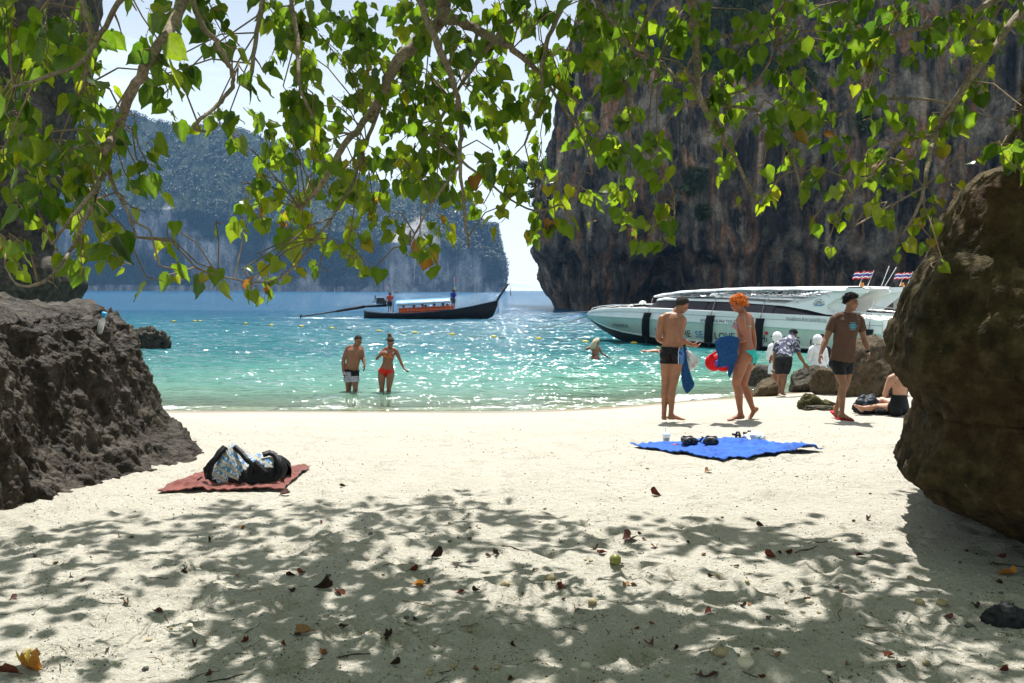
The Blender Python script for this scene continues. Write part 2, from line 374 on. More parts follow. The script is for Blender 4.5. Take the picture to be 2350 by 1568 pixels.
# ------------------------------------------------------------------ beach
def build_beach():
    rows = np.concatenate([np.linspace(-9, 2.1, 24), 2.2 * np.exp(np.arange(0, 380) * 0.0088), np.linspace(64, 260, 16)])
    t = np.linspace(-1, 1, 470); u = 5 / math.sinh(3) * np.sinh(3 * t)
    Y = np.repeat(rows[:, None], len(u), 1); X = u[None, :] * np.maximum(rows, 2.2)[:, None]
    z = beach_z(X, Y); x, y = X.ravel(), Y.ravel(); zz = z.ravel().copy()
    s = (shore(x) - y)
    dry = np.clip((s - 0.6) / 2.0, 0, 1)
    P = np.stack([x, y, np.zeros_like(x)], 1)
    zz += dry * (0.028 * fbm(P * 0.9, 3, 0.5, 3) + 0.016 * fbm(P * 3.4, 3, 0.55, 5))
    near = np.clip((11 - y) / 5, 0, 1)
    zz += dry * (0.35 + 0.65 * near) * 0.0105 * fbm(P * 11, 3, 0.6, 9)
    mid = np.clip((y - 6.5) / 2, 0, 1) * dry
    zz += mid * (0.02 * np.maximum(0, fbm(P * np.array([4.5, 6.5, 1]), 3, 0.6, 45) - 0.1) + 0.012 * np.abs(fbm(P * np.array([7, 10, 1]), 2, 0.5, 46)))
    lump = np.maximum(0, fbm(P * 2.1, 3, 0.6, 41) - 0.35)
    zz += near * dry * 0.045 * lump * np.maximum(0, fbm(P * 13, 2, 0.6, 42) + 0.4)
    # footprints and scuffed hollows
    r2 = np.random.default_rng(5)
    for k in range(620):
        fy = r2.uniform(2.6, 16.0); fx = r2.uniform(-0.72, 0.72) * fy
        if shore(fx) - fy < 1.2: continue
        an = r2.uniform(-1, 1) + (0.3 if k % 2 else 1.4); a, b = r2.uniform(0.10, 0.16), r2.uniform(0.045, 0.075); d = r2.uniform(0.012, 0.038)
        w = np.nonzero((np.abs(x - fx) < 0.5) & (np.abs(y - fy) < 0.5))[0]
        if not len(w): continue
        dx, dy = x[w] - fx, y[w] - fy
        p, q = (dx * math.cos(an) + dy * math.sin(an)) / a, (-dx * math.sin(an) + dy * math.cos(an)) / b
        rr = np.sqrt(p * p + q * q)
        zz[w] += d * (-np.exp(-rr ** 3.0) + 0.55 * np.exp(-((rr - 1.45) / 0.4) ** 2))
    for px_, py_, rr_, hh_ in ((1700, 1535, 0.32, 0.065), (1640, 1560, 0.25, 0.06), (1310, 1560, 0.2, 0.05), (840, 1246, 0.28, 0.05), (690, 1052, 0.35, 0.06), (800, 1240, 0.15, 0.04), (1745, 1560, 0.2, 0.07)):
        c = on_sand(px_, py_); q = ((x - c.x) / rr_) ** 2 + ((y - c.y) / (rr_ * 0.8)) ** 2; w = np.nonzero(q < 6)[0]
        zz[w] += hh_ * np.exp(-q[w]) * (0.6 + 0.6 * np.maximum(0, fbm(P[w] * 7, 3, 0.6, 91)) + 0.2 * fbm(P[w] * 14, 2, 0.6, 92))
    wet = np.clip(1 - (s - 0.5 - 0.5 * noise3(P * 0.35, 8)) / 0.9, 0, 1)
    wet = np.where(s < -0.6, 0.35, wet)
    me = mesh_data('beach', np.stack([x, y, zz], 1), grid_faces(len(rows), len(u))[:, ::-1], sand_material())
    set_attr(me, 'wet', wet)
    o = bpy.data.objects.new('beach', me); link(o)
    return tag(o, 'pale coral sand beach sloping down to the water', 'beach', kind='structure')

WAKES = []      # (x, y, rx, ry, strength): churned water
def build_sea():
    rows = np.concatenate([15.2 * np.exp(np.arange(0, 430) * 0.0039), 15.2 * math.exp(430 * 0.0039) * np.exp(np.arange(1, 60) * 0.078)])
    rows = np.append(rows, 9000)
    t = np.linspace(-1, 1, 520); u = 3.0 / math.sinh(2.4) * np.sinh(2.4 * t)
    X = u[None, :] * rows[:, None]; Y = np.repeat(rows[:, None], len(u), 1)
    x, y = X.ravel(), Y.ravel()
    dep = np.where(y < 240, -beach_z(x, y), 4.0)
    dep = np.where(dep > 0.5, dep + 0.35 * fbm(np.stack([x / 9, y / 9, x * 0], 1), 3, 0.5, 77) * np.clip(dep, 0, 1), dep)
    amp = np.clip((dep - 0.03) / 0.6, 0, 1) ** 0.7
    P1 = np.stack([x / 2.2, y / 0.8, x * 0], 1); P2 = np.stack([x / 0.95, y / 0.36, x * 0 + 3], 1)
    fade = np.clip(1.25 - y / 110, 0, 1)
    z = amp * fade * (0.11 * fbm(P1, 2, 0.5, 21) + 0.05 * fbm(P2, 2, 0.55, 22))
    z += 0.02 * np.exp(-((dep - 0.06) / 0.035) ** 2) * (0.7 + 0.6 * noise3(np.stack([x / 2, y, x * 0], 1), 31))      # small lapping wave
    edge = np.exp(-((dep - 0.04 - 0.03 * noise3(np.stack([x / 1.2, y, x * 0], 1), 36)) / 0.05) ** 2) * np.clip(0.12 + 1.1 * fbm(np.stack([x / 1.5, y / 0.6, x * 0], 1), 3, 0.6, 33) + 0.7 * np.clip((x - 0.5) / 4, 0, 1), 0, 1)
    foam = edge * 0.8
    for (wx, wy, rx, ry, st) in WAKES:
        foam = np.maximum(foam, st * np.exp(-((x - wx) / rx) ** 2 - ((y - wy) / ry) ** 2))
    foam[foam < 0.05] = 0
    me = mesh_data('sea', np.stack([x, y, z], 1), grid_faces(len(rows), len(u))[:, ::-1], sea_material())
    set_attr(me, 'depth', np.clip(dep, 0, 4)); set_attr(me, 'foam', foam)
    o = bpy.data.objects.new('sea', me); link(o)
    return tag(o, 'turquoise rippled sea reaching from the beach to the horizon', 'sea', kind='structure')

# ------------------------------------------------------------------ cliffs
def resample(path, n):
    path = np.asarray(path, float); d = np.r_[0, np.cumsum(np.hypot(*np.diff(path[:, :2], axis=0).T))]
    q = np.linspace(0, d[-1], n)
    from_lin = np.stack([np.interp(q, d, path[:, k]) for k in range(path.shape[1])], 1)
    k = max(3, n // 60); ker = np.ones(2 * k + 1) / (2 * k + 1)
    out = np.stack([np.convolve(np.pad(from_lin[:, j], k, mode='edge'), ker, 'valid') for j in range(path.shape[1])], 1)
    return out, q
def curtain(name, path, nu, nv, inset, noises, material, seed=0, zpow=1.0, top_in=30, veg=None, zmin=-2.0):
    """A rock wall along a plan path (x, y, height); inset(arc, z, h) moves it inwards; noises = [(sx, sz, amp, octaves, ridge)]."""
    P, arc = resample(path, nu)
    tan = np.gradient(P[:, :2], axis=0); tan /= np.linalg.norm(tan, axis=1)[:, None] + 1e-9
    nin = np.stack([tan[:, 1], -tan[:, 0]], 1)          # inwards = to the right of the path
    v = np.linspace(0, 1, nv) ** zpow
    H = P[:, 2][:, None]; Z = zmin + (H - zmin) * v[None, :]
    A = np.repeat(arc[:, None], nv, 1)
    ins = inset(A, Z, np.repeat(H, nv, 1))
    disp = np.zeros(A.shape); base = np.stack([np.repeat(P[:, 0][:, None], nv, 1).ravel(), np.repeat(P[:, 1][:, None], nv, 1).ravel(), Z.ravel()], 1)
    for i, (sx, sz, amp, octv, rdg) in enumerate(noises):
        q = base / np.array([sx, sx, sz])
        disp += (amp * 2 * (0.5 - worley(q + 0.3 * np.stack([noise3(q * 2, 7), noise3(q * 2, 8), noise3(q * 2, 9)], 1), seed + 10 * i)) if octv == 0 else amp * fbm(q, octv, 0.55, seed + 10 * i, rdg)).reshape(A.shape)
    o = ins - disp
    X = P[:, 0][:, None] + nin[:, 0][:, None] * o; Yv = P[:, 1][:, None] + nin[:, 1][:, None] * o
    Zt = Z + 0.25 * disp * np.clip(v[None, :] * 3 - 2, 0, 1)
    # flat top running inwards
    Xt = X[:, -1:] + nin[:, 0][:, None] * top_in; Yt = Yv[:, -1:] + nin[:, 1][:, None] * top_in; Zq = Zt[:, -1:] * 0.97
    X = np.concatenate([X, Xt], 1); Yv = np.concatenate([Yv, Yt], 1); Zt = np.concatenate([Zt, Zq], 1)
    V = np.stack([X.ravel(), Yv.ravel(), Zt.ravel()], 1)
    me = mesh_data(name, V, grid_faces(nu, nv + 1), material)
    if veg is not None:
        vg = np.concatenate([veg(A, Z, np.repeat(H, nv, 1), base.reshape(nu, nv, 3)), np.ones((nu, 1))], 1)
        set_attr(me, 'veg', vg.ravel())
    ob = bpy.data.objects.new(name, me); link(ob)
    return ob, V.reshape(nu, nv + 1, 3), (vg if veg is not None else None)

ICO_V, ICO_F = None, None
def ico(sub):
    bm = bmesh.new(); bmesh.ops.create_icosphere(bm, subdivisions=sub, radius=1.0)
    v = np.array([q.co[:] for q in bm.verts]); f = np.array([[w.index for w in q.verts] for q in bm.faces]); bm.free()
    return v, f
def leaf_cloud(centres, radii, n_per, leaf, r, flat=1.0, droop=0.25):
    """Small leaf faces spread in clumps: each face is a bent quad. Returns vertices, faces."""
    centres = np.asarray(centres); C = np.repeat(centres, n_per, 0); Rr = np.repeat(np.asarray(radii), n_per)
    n = len(C)
    d = r.normal(size=(n, 3)); d /= np.linalg.norm(d, axis=1)[:, None]
    rad = r.uniform(0.55, 1.05, n) ** 0.6
    p = C + d * (Rr * rad)[:, None] * np.array([1, 1, flat])
    nrm = d + r.normal(size=(n, 3)) * 0.55 + np.array([0, 0, 0.4]); nrm /= np.linalg.norm(nrm, axis=1)[:, None]
    a = np.cross(nrm, r.normal(size=(n, 3))); a /= np.linalg.norm(a, axis=1)[:, None] + 1e-9
    b = np.cross(nrm, a); L = (leaf * r.uniform(0.6, 1.4, n))[:, None]
    V = np.stack([p - a * L, p + b * L * 0.55, p + a * L - nrm * L * droop, p - b * L * 0.55], 1).reshape(-1, 3)
    F = (np.arange(n) * 4)[:, None] + np.arange(4)[None, :]
    return V, F

def build_far_island():
    D = 800.0; k = D / FPX
    sil = [(-420, 250), (-200, 210), (0, 235), (120, 250), (210, 232), (300, 262), (375, 268), (450, 266), (520, 284), (575, 305), (640, 330), (720, 352), (790, 372), (835, 398), (880, 424), (940, 418), (1000, 430), (1050, 446), (1095, 470), (1120, 500)]
    path = []
    for px, py in sil: path.append(((px - 1175) * k, D, (664 - py) * k * 1.03))
    path[0] = (path[0][0], D + 60, path[0][2])
    path += [((1136 - 1175) * k, D + 6, 66), ((1144 - 1175) * k, D + 30, 60), ((1146 - 1175) * k, D + 90, 66), ((1120 - 1175) * k, D + 200, 70)]
    path = path[::-1]                       # inwards must lie to the right of the path
    def inset(A, Z, H):
        f = Z / H
        return np.where(f < 0.45, 3 * f, 1.35 + (f - 0.45) * 150) * np.clip((A - 150) / 130, 0.12, 1)
    def veg(A, Z, H, B):
        n = fbm((B / np.array([46, 46, 70])).reshape(-1, 3), 4, 0.55, 51).reshape(A.shape)
        f = Z / H
        v = 0.95 + 0.95 * n + 0.9 * (f - 0.45)
        v -= 1.25 * np.exp(-((A - 262) / 42) ** 2) * np.clip(1.3 - f * 1.35, 0, 1)      # bare pale wall at the headland
        v = np.where(Z < 5, 0, v)
        return np.clip((v - 0.3) * 4, 0, 1)
    mt = cliff_material('far_limestone', [(0.3, (0.06, 0.06, 0.058)), (0.5, (0.16, 0.155, 0.145)), (0.66, (0.46, 0.43, 0.4))], (0.35, 0.35, 0.05), 0.06, ((0.008, 0.018, 0.007), (0.025, 0.042, 0.014)), 3.0)
    ob, V, vg = curtain('limestone_island', path, 420, 150, inset, [(60, 160, 9, 4, False), (14, 60, 3.2, 3, True), (5, 9, 1.2, 3, False)], mt, 60, 1.0, 160, veg)
    tag(ob, 'far limestone island with wooded slopes and pale cliff faces', 'island', kind='structure')
    # woods on it
    r = np.random.default_rng(12); W = V[:, :-1].reshape(-1, 3); g = vg[:, :-1].ravel()
    pick = r.choice(np.nonzero(g > 0.5)[0], 5200, replace=False)
    rim = V[:, -2][r.integers(0, V.shape[0], 420)] + np.array([0, 4, 0.5])
    c = np.concatenate([W[pick], rim]); rad = r.uniform(2.0, 4.6, len(c)); c[:, 1] -= 0.6
    LV, LF = leaf_cloud(c, rad, 34, 0.8, r, 0.85)
    o = obj('island_woods', LV, LF, leafage_material('island_foliage', (0.007, 0.016, 0.006), (0.02, 0.034, 0.011), 0.1, 0.05))
    tag(o, 'dense dark woods covering the far limestone island', 'woods', kind='stuff')
    # very far low hill
    D2 = 1700.0; k2 = D2 / FPX
    pts = [(900, 652), (1000, 640), (1100, 641), (1150, 643), (1185, 646), (1215, 655), (1245, 664), (1262, 667.5)]
    V = []; n = 60
    for i in range(n):
        px = 900 + (1262 - 900) * i / (n - 1); py = np.interp(px, [p[0] for p in pts], [p[1] for p in pts])
        h = max(0.5, (666 - py) * k2) * (1 + 0.03 * math.sin(i * 1.7))
        x = (px - 1175) * k2
        V += [(x, D2, -5), (x, D2 + 40, h * 0.55), (x, D2 + 100, h), (x, D2 + 280, -5)]
    o = obj('distant_hill', np.array(V), grid_faces(n, 4), plain('hazed_hill', (0.3, 0.34, 0.32), 0.9, var=0.3, scale=0.02))  # distance haze put into the pale base colour
    tag(o, 'pale blue hill on the horizon beyond the headland', 'hill', kind='structure')

def build_right_cliff():
    Dm = 106.0
    zs = np.array([-3, 0, 2.6, 5.3, 7.1, 10, 14.3, 19.6, 23.8, 29.7, 37.6, 60, 110]); xl = np.array([7.6, 7.0, 5.6, 5.2, 3.6, 4.2, 3.4, 4.9, 6.4, 8.2, 12, 22, 40])
    path = [(3.4 + 34, Dm + 60, 105), (3.4 + 16, Dm + 34, 105), (3.4 + 4, Dm + 12, 105), (3.4, Dm + 3, 105), (4.6, Dm - 2.0, 105), (10, Dm - 2.6, 105), (20, Dm - 1, 105), (34, Dm - 3, 108), (50, Dm - 8, 110), (66, Dm - 20, 110), (80, Dm - 40, 110)][::-1]
    total = sum(math.dist(a[:2], b[:2]) for a, b in zip(path, path[1:]))
    def inset(A, Z, H):
        A = total - A
        Z = Z / (1 + 0.38 * fbm(np.stack([A.ravel() / 8, Z.ravel() * 0, Z.ravel() * 0], 1), 3, 0.6, 5).reshape(A.shape) * (Z < 12) * np.clip((A - 74) / 6, 0, 1))
        base = np.interp(Z, zs, xl - 3.4)
        a0 = 72.0     # arc length near the nose
        fr = np.clip((A - a0 - 22) / 30, 0, 1)
        base = base * (1 - 0.45 * fr * (Z > 12))
        low = np.clip(1 - Z / 6.5, 0, 1)
        cave = 8.0 * np.exp(-((A - (a0 + 13.5)) / 3.6) ** 2) * np.clip(1 - (Z / 7.0) ** 2, 0, 1)
        hollow = 2.5 * np.exp(-((A - (a0 + 12)) / 4) ** 2) * np.exp(-((Z - 8) / 3) ** 2)
        return base + cave + hollow - 1.8 * low * fr
    def veg(A, Z, H, B):
        n = fbm((B / np.array([9, 9, 9])).reshape(-1, 3), 4, 0.55, 71).reshape(A.shape)
        up = np.exp(-((B[:, :, 0] - 26) / 11) ** 2) * np.clip((Z - 24) / 6, 0, 1) * 0.9
        spots = sum(np.exp(-((B[:, :, 0] - px) / rx) ** 2 - ((Z - pz) / rz) ** 2) for px, pz, rx, rz in ((20.5, 14.6, 2.6, 2.2), (40.5, 21.5, 3.6, 3.0), (22, 11, 1.5, 1.2), (33, 27, 3, 2)))
        return np.clip((0.8 * n + 1.25 * up + 1.1 * spots - 0.62) * 4, 0, 1) * (Z > 6)
    mt = cliff_material('stained_limestone', [(0.37, (0.018, 0.018, 0.019)), (0.46, (0.06, 0.056, 0.05)), (0.53, (0.16, 0.13, 0.095)), (0.59, (0.3, 0.14, 0.065)), (0.67, (0.33, 0.275, 0.205))], (0.9, 0.9, 0.07), 0.2, ((0.012, 0.022, 0.008), (0.04, 0.055, 0.016)), 0.9)
    ob, V, vg = curtain('cliff', path, 620, 230, inset, [(16, 40, 2.0, 3, False), (8, 15, 1.9, 0, False), (3.0, 6, 0.7, 0, False), (4.2, 30, 1.0, 3, True), (1.5, 8, 0.85, 3, True), (0.6, 1.1, 0.28, 3, True)], mt, 90, 1.5, 40, veg, -3.0)
    tag(ob, 'tall dark limestone cliff with orange stains and undercut foot', 'cliff', kind='structure')
    r = np.random.default_rng(3); W = V[:, :-1].reshape(-1, 3); g = vg[:, :-1].ravel()
    ids = np.nonzero((g > 0.45) & (W[:, 2] < 46))[0]
    pick = r.choice(ids, min(700, len(ids)), replace=False)
    LV, LF = leaf_cloud(W[pick], r.uniform(0.35, 1.0, len(pick)), 46, 0.2, r, 0.8)
    tag(obj('cliff_shrubs', LV, LF, leafage_material('cliff_foliage', (0.02, 0.04, 0.012), (0.055, 0.085, 0.022), 0.3, 0.6)), 'dark green shrubs clinging to ledges of the tall cliff', 'shrubs', kind='stuff')
    # the tree hanging from the left edge of the cliff
    t = thing('cliff_tree', pt(1262, 470, 107), 'dark leafy tree hanging off the left edge of the tall cliff', 'tree')
    mb = MB(); a = pt(1272, 480, 107.5)
    for q in ((1200, 385), (1225, 440), (1238, 410), (1215, 475)): mb.tube([a, (a + pt(*q, 106)) / 2 + Vector((0, 0, 0.5)), pt(*q, 106)], [0.22, 0.14, 0.04], 6)
    mb.build('trunk', plain('bark_dark', (0.09, 0.075, 0.06), 0.9), t)
    cs, rs = [], []
    for k in range(46):
        x = r.uniform(1182, 1262); y = r.uniform(368, 505)
        if x < 1200 and y > 420: continue
        if x < 1225 and y > 470: continue
        cs.append(pt(x, y, r.uniform(104.5, 107.5))); rs.append(r.uniform(0.45, 0.95))
    LV, LF = leaf_cloud([tuple(c) for c in cs], rs, 90, 0.17, r, 0.7)
    obj('crown', LV - np.array(t.location), LF, MATS_LEAF_CLIFF(), t)
_lc = []
def MATS_LEAF_CLIFF():
    if not _lc: _lc.append(leafage_material('cliff_tree_foliage', (0.015, 0.03, 0.01), (0.045, 0.08, 0.02), 0.3, 0.8))
    return _lc[0]

def build_left_cliff():
    Dm = 24.0; k = Dm / FPX
    prof = [(715, 98), (690, 112), (650, 128), (610, 120), (580, 62), (540, 50), (470, 62), (400, 78), (330, 88), (270, 112), (230, 96), (180, 118), (120, 150), (40, 165), (0, 168), (-120, 185), (-400, 150)]
    zs = np.array([CAM_Z + (662 - p[0]) * k for p in prof]); xr = np.array([(p[1] - 1175) * k for p in prof]); zs[0] = -1
    xmax = xr.max()
    path = [(-30, Dm - 6, 14), (-20, Dm - 4.5, 14), (-14.5, Dm - 3, 14), (xmax - 0.6, Dm - 1.2, 14), (xmax, Dm, 14), (xmax - 0.4, Dm + 2, 14), (-13.5, Dm + 5, 14), (-20, Dm + 9, 14)]
    path = [(x, y, h) for x, y, h in path][::-1]
    mt = rock_material('shore_cliff_rock', (0.015, 0.013, 0.012), (0.045, 0.038, 0.032), (0.15, 0.13, 0.105), (0.03, 0.03, 0.012), 0.3, 0.6)
    ob, V, vg = curtain('shore_cliff', path, 180, 150, lambda A, Z, H: np.interp(Z, zs, xmax - xr), [(2.2, 3.5, 0.22, 4, True), (0.5, 1.0, 0.07, 3, False)], mt, 120, 1.0, 6, None, -1.5)
    tag(ob, 'dark shore cliff rising at the left behind the overhanging leaves', 'cliff', kind='structure')
    r = np.random.default_rng(31)
    cs = [tuple(pt(x, y, 22.2)) for x, y in ((135, 62), (150, 75), (168, 92), (150, 100), (128, 88), (180, 108), (110, 70), (160, 60))]
    LV, LF = leaf_cloud(cs, [0.2] * len(cs), 60, 0.055, r)
    tag(obj('ledge_shrub', LV, LF, leafage_material('ledge_foliage', (0.05, 0.08, 0.02), (0.14, 0.19, 0.04), 0.4, 2)), 'small yellow-green shrub on the dark cliff, top left', 'shrub')

# ------------------------------------------------------------------ boulders
def loft_rock(name, polys, nu, nv, noises, material, seed, label, cat='rock', group=None, soft=0.5, warp=None):
    """polys = [(z, [(x, y) ...])] from the ground up; closed smooth outlines, roughened."""
    zs = [p[0] for p in polys]; n = len(polys[0][1]); A = np.array([p[1] for p in polys], float)
    tt = np.arange(nu) / nu * n; i = np.floor(tt).astype(int); f = (tt - i)[None, :, None]
    g = lambda o: A[:, (i + o) % n]
    C = 0.5 * (2 * g(0) + (g(1) - g(-1)) * f + (2 * g(-1) - 5 * g(0) + 4 * g(1) - g(2)) * f * f + (3 * g(0) - g(-1) - 3 * g(1) + g(2)) * f ** 3)
    lin = g(0) * (1 - f) + g(1) * f; C = soft * C + (1 - soft) * lin
    q = np.linspace(zs[0], zs[-1], nv)
    L = np.stack([[np.interp(q, zs, C[:, u, c]) for c in (0, 1)] for u in range(nu)], 0)      # nu, 2, nv
    V = np.stack([L[:, 0], L[:, 1], np.repeat(q[None], nu, 0)], 2)                       # nu, nv, 3
    cen = V[:, -1].mean(0)
    caps = [V[:, -1] * (1 - w) + cen * w + np.array([0, 0, h]) for w, h in ((0.04, 0.02), (0.12, 0.045), (0.28, 0.07), (0.5, 0.09), (0.75, 0.1), (1, 0.1))]
    V = np.concatenate([V, np.stack(caps, 1)], 1); m = V.shape[1]
    if warp: V = warp(V)
    me = mesh_data(name, V.reshape(-1, 3), grid_faces(nu, m, True), material)
    nr = np.zeros(len(me.vertices) * 3, np.float32); me.vertices.foreach_get('normal', nr); nr = nr.reshape(-1, 3)
    P = V.reshape(-1, 3); d = np.zeros(len(P))
    for k, (s, amp, octv, rdg, st) in enumerate(noises):
        q = P / np.array([s, s, s * st])
        d += amp * (0.5 - worley(q + 0.25 * np.stack([noise3(q * 2, 7), noise3(q * 2, 8), noise3(q * 2, 9)], 1), seed + 10 * k)) * 2 if octv == 0 else amp * fbm(q, octv, 0.55, seed + 10 * k, rdg)
    P = P + nr * d[:, None]
    me.vertices.foreach_set('co', P.astype(np.float32).ravel()); me.update()
    o = link(bpy.data.objects.new(name, me))
    return tag(o, label, cat, group)
def boulder(name, c, r, material, seed, label, cat='rock', nu=72, nv=44, amp=0.22, tilt=0, group=None, cuts=5, spike=0.0):
    """A free-standing stone: sphere cut by planes and roughened."""
    rr = np.random.default_rng(seed); th = np.linspace(0.02, math.pi - 0.02, nv); ph = np.arange(nu) / nu * 2 * math.pi
    D = np.stack([np.sin(th)[None] * np.cos(ph)[:, None], np.sin(th)[None] * np.sin(ph)[:, None], np.repeat(np.cos(th)[None], nu, 0)], 2).reshape(-1, 3)
    rad = np.ones(len(D))
    for k in range(cuts):
        n = rr.normal(size=3); n[2] = abs(n[2]) * 0.8; n /= np.linalg.norm(n); h = rr.uniform(0.6, 0.85)
        dd = D @ n; rad = np.where(dd > 0.05, np.minimum(rad, h / np.maximum(dd, 0.05)), rad)
    P = D * rad[:, None]
    P = P * (1 + amp * 0.6 * fbm(P * 1.6, 3, 0.5, seed) + amp * 0.45 * fbm(P * 5, 3, 0.6, seed + 3, True) * 0.5 + amp * 0.2 * fbm(P * 15, 2, 0.6, seed + 5))[:, None]
    if spike: P[:, 2] += spike * np.maximum(0, fbm(P * np.array([3.3, 3.3, 0.8]), 3, 0.6, seed + 9, True)) * (P[:, 2] > -0.2)
    M = np.array(Euler((0, R(tilt), 0)).to_matrix())
    P = (P * np.array(r)) @ M.T
    me = mesh_data(name, P, grid_faces(nu, nv, True)[:, ::-1], material)
    o = link(bpy.data.objects.new(name, me)); o.location = c
    return tag(o, label, cat, group)

def build_rocks():
    brown = rock_material('brown_shore_rock', (0.01, 0.0075, 0.005), (0.03, 0.022, 0.014), (0.12, 0.1, 0.078), (0.024, 0.018, 0.006), 0.5, 1.0, 0.62)
    B = np.array([(-3.3, 9.25), (-3.62, 8.45), (-3.8, 8.0), (-3.78, 7.45), (-3.95, 6.9), (-4.8, 5.7), (-8, 5.5), (-9, 10), (-6.5, 12.6), (-4.2, 11.6), (-3.45, 10.2)])
    T = np.array([(-4.5, 9.5), (-4.5, 8.7), (-4.42, 8.1), (-4.42, 7.5), (-4.45, 7.0), (-5.0, 6.3), (-8, 6.3), (-8.5, 10), (-6.5, 11.8), (-5.2, 11.2), (-4.6, 10.4)])
    lv = [(0.1, -0.04), (0.42, 0.02), (0.55, 0.14), (0.65, 0.26), (0.83, 0.46), (1.07, 0.55), (1.39, 0.62), (1.72, 0.7), (1.98, 0.84), (2.14, 1.0)]
    loft_rock('shore_rock', [(z, (B * (1 - w) + T * w)) for z, w in lv], 560, 200, [(1.1, 0.1, 4, False, 1.5), (0.75, 0.12, 0, False, 1.6), (0.24, 0.045, 0, False, 1.5), (0.5, 0.05, 4, True, 2.0), (0.13, 0.03, 3, True, 1.5), (0.05, 0.012, 2, False, 1)], brown, 200, 'big pitted brown rock on the sand at the left edge')
    def rock_tilt(V):
        V = V.copy(); V[..., 2] -= 0.2 * np.clip(V[..., 0] - 2.75, 0, 1.2) * np.clip((1.6 - V[..., 2]) / 0.6, 0, 1) * (V[..., 2] > 0.7); return V
    olive = rock_material('olive_overhang_rock', (0.016, 0.012, 0.005), (0.052, 0.038, 0.014), (0.14, 0.105, 0.05), (0.085, 0.028, 0.011), 0.35, 0.8, 0.9)
    Pb = np.array([(2.88, 6.55), (2.64, 5.6), (3.3, 4.85), (5.2, 4.1), (8, 5.5), (7.5, 8.6), (4.6, 8.8), (3.5, 7.7)])
    lv = [(0.1, 1.45), (0.6, 1.4), (0.9, 0.95), (1.0, 0.45), (1.05, 0.18), (1.14, 0.03), (1.34, 0.13), (1.54, 0.2), (1.69, 0.12), (1.87, -0.04), (2.08, -0.02), (2.28, 0.06), (2.55, 0.25), (2.86, 0.36), (3.0, 0.5), (3.06, 0.8), (3.4, 0.86), (3.9, 0.95), (4.6, 1.4)]
    loft_rock('overhanging_rock', [(z, Pb + np.array([w, 0.12 * w])) for z, w in lv], 520, 260, [(0.9, 0.04, 4, False, 1.3), (1.5, 0.07, 0, False, 1.2), (0.3, 0.03, 0, False, 1.6), (0.4, 0.035, 4, True, 2.0), (0.11, 0.018, 3, True, 1.4), (0.045, 0.008, 2, False, 1)], olive, 230, 'huge dark olive rock overhanging the sand at the right edge', soft=0.1, warp=rock_tilt)
    grey = rock_material('grey_beach_rock', (0.022, 0.02, 0.016), (0.065, 0.057, 0.042), (0.18, 0.16, 0.125), (0.05, 0.038, 0.015), 0.45, 1.6)
    tan = rock_material('tan_beach_rock', (0.028, 0.022, 0.014), (0.09, 0.065, 0.036), (0.19, 0.15, 0.1), (0.075, 0.05, 0.02), 0.5, 1.2)
    def by(px0, px1, top, bot, depth_r, *a, sink=0.12, **k):
        c = on_sand((px0 + px1) / 2, bot); Y = c.y + depth_r * 0.8
        mpp = Y / FPX; w = (px1 - px0) * mpp / 2; h = (bot - top) * mpp
        d = ray((px0 + px1) / 2, bot)
        return boulder(a[0], (d.x * Y, Y, gz(d.x * Y, Y) + h * 0.5 - sink * h), (w * 1.12, depth_r, h * 0.66), *a[1:], **k)
    by(1698, 1786, 845, 901, 0.5, 'beach_rock', grey, 301, 'dark grey rock at the water edge behind the orange-haired woman', amp=0.3)
    by(1728, 1785, 874, 910, 0.3, 'beach_rock', tan, 302, 'small leaning slab of rock in front of the dark grey rock', amp=0.2, tilt=-22)
    by(1808, 1902, 843, 900, 0.5, 'beach_rock', grey, 303, 'rough grey rock just right of the bending man', amp=0.36)
    by(1868, 1930, 847, 908, 0.5, 'beach_rock', tan, 304, 'sloping brown rock behind the man in the brown shirt', amp=0.25, tilt=-30)
    by(1935, 2075, 790, 912, 0.8, 'beach_rock', tan, 305, 'large tan rock behind the man in the brown shirt', amp=0.22)
    by(1965, 2070, 756, 850, 0.6, 'beach_rock', grey, 306, 'dark rough rock crowning the large tan rock', amp=0.3)
    moss = rock_material('mossy_rock', (0.03, 0.03, 0.012), (0.085, 0.08, 0.03), (0.2, 0.18, 0.1), (0.05, 0.055, 0.012), 0.7, 4.0)
    by(1835, 1880, 914, 940, 0.13, 'mossy_stone', moss, 307, 'jagged mossy stone left of the man in the brown shirt', amp=0.4, spike=0.25)
    by(1875, 1914, 922, 938, 0.1, 'mossy_stone', moss, 308, 'low mossy stone beside the jagged mossy stone', amp=0.4, spike=0.2)
    by(1842, 1908, 932, 944, 0.16, 'mossy_stone', grey, 309, 'flat grey stone in front of the mossy stones', amp=0.3)
    c = on_sea(322, 800); boulder('sea_rock', (c.x, c.y + 0.4, 0.1), (0.85, 0.5, 0.5), grey, 311, 'jagged dark rock in the sea just beyond the big left rock', amp=0.4, spike=0.35)
    c = on_sea(268, 790); boulder('sea_rock', (c.x, c.y + 0.6, 0.25), (0.62, 0.5, 0.6), grey, 312, 'taller dark rock touching the back of the big left rock', amp=0.3)
    c = on_sea(352, 793); boulder('sea_rock', (c.x, c.y, 0.1), (0.22, 0.15, 0.09), grey, 313, 'small low stone at the tip of the jagged sea rock', amp=0.2, nu=32, nv=20)

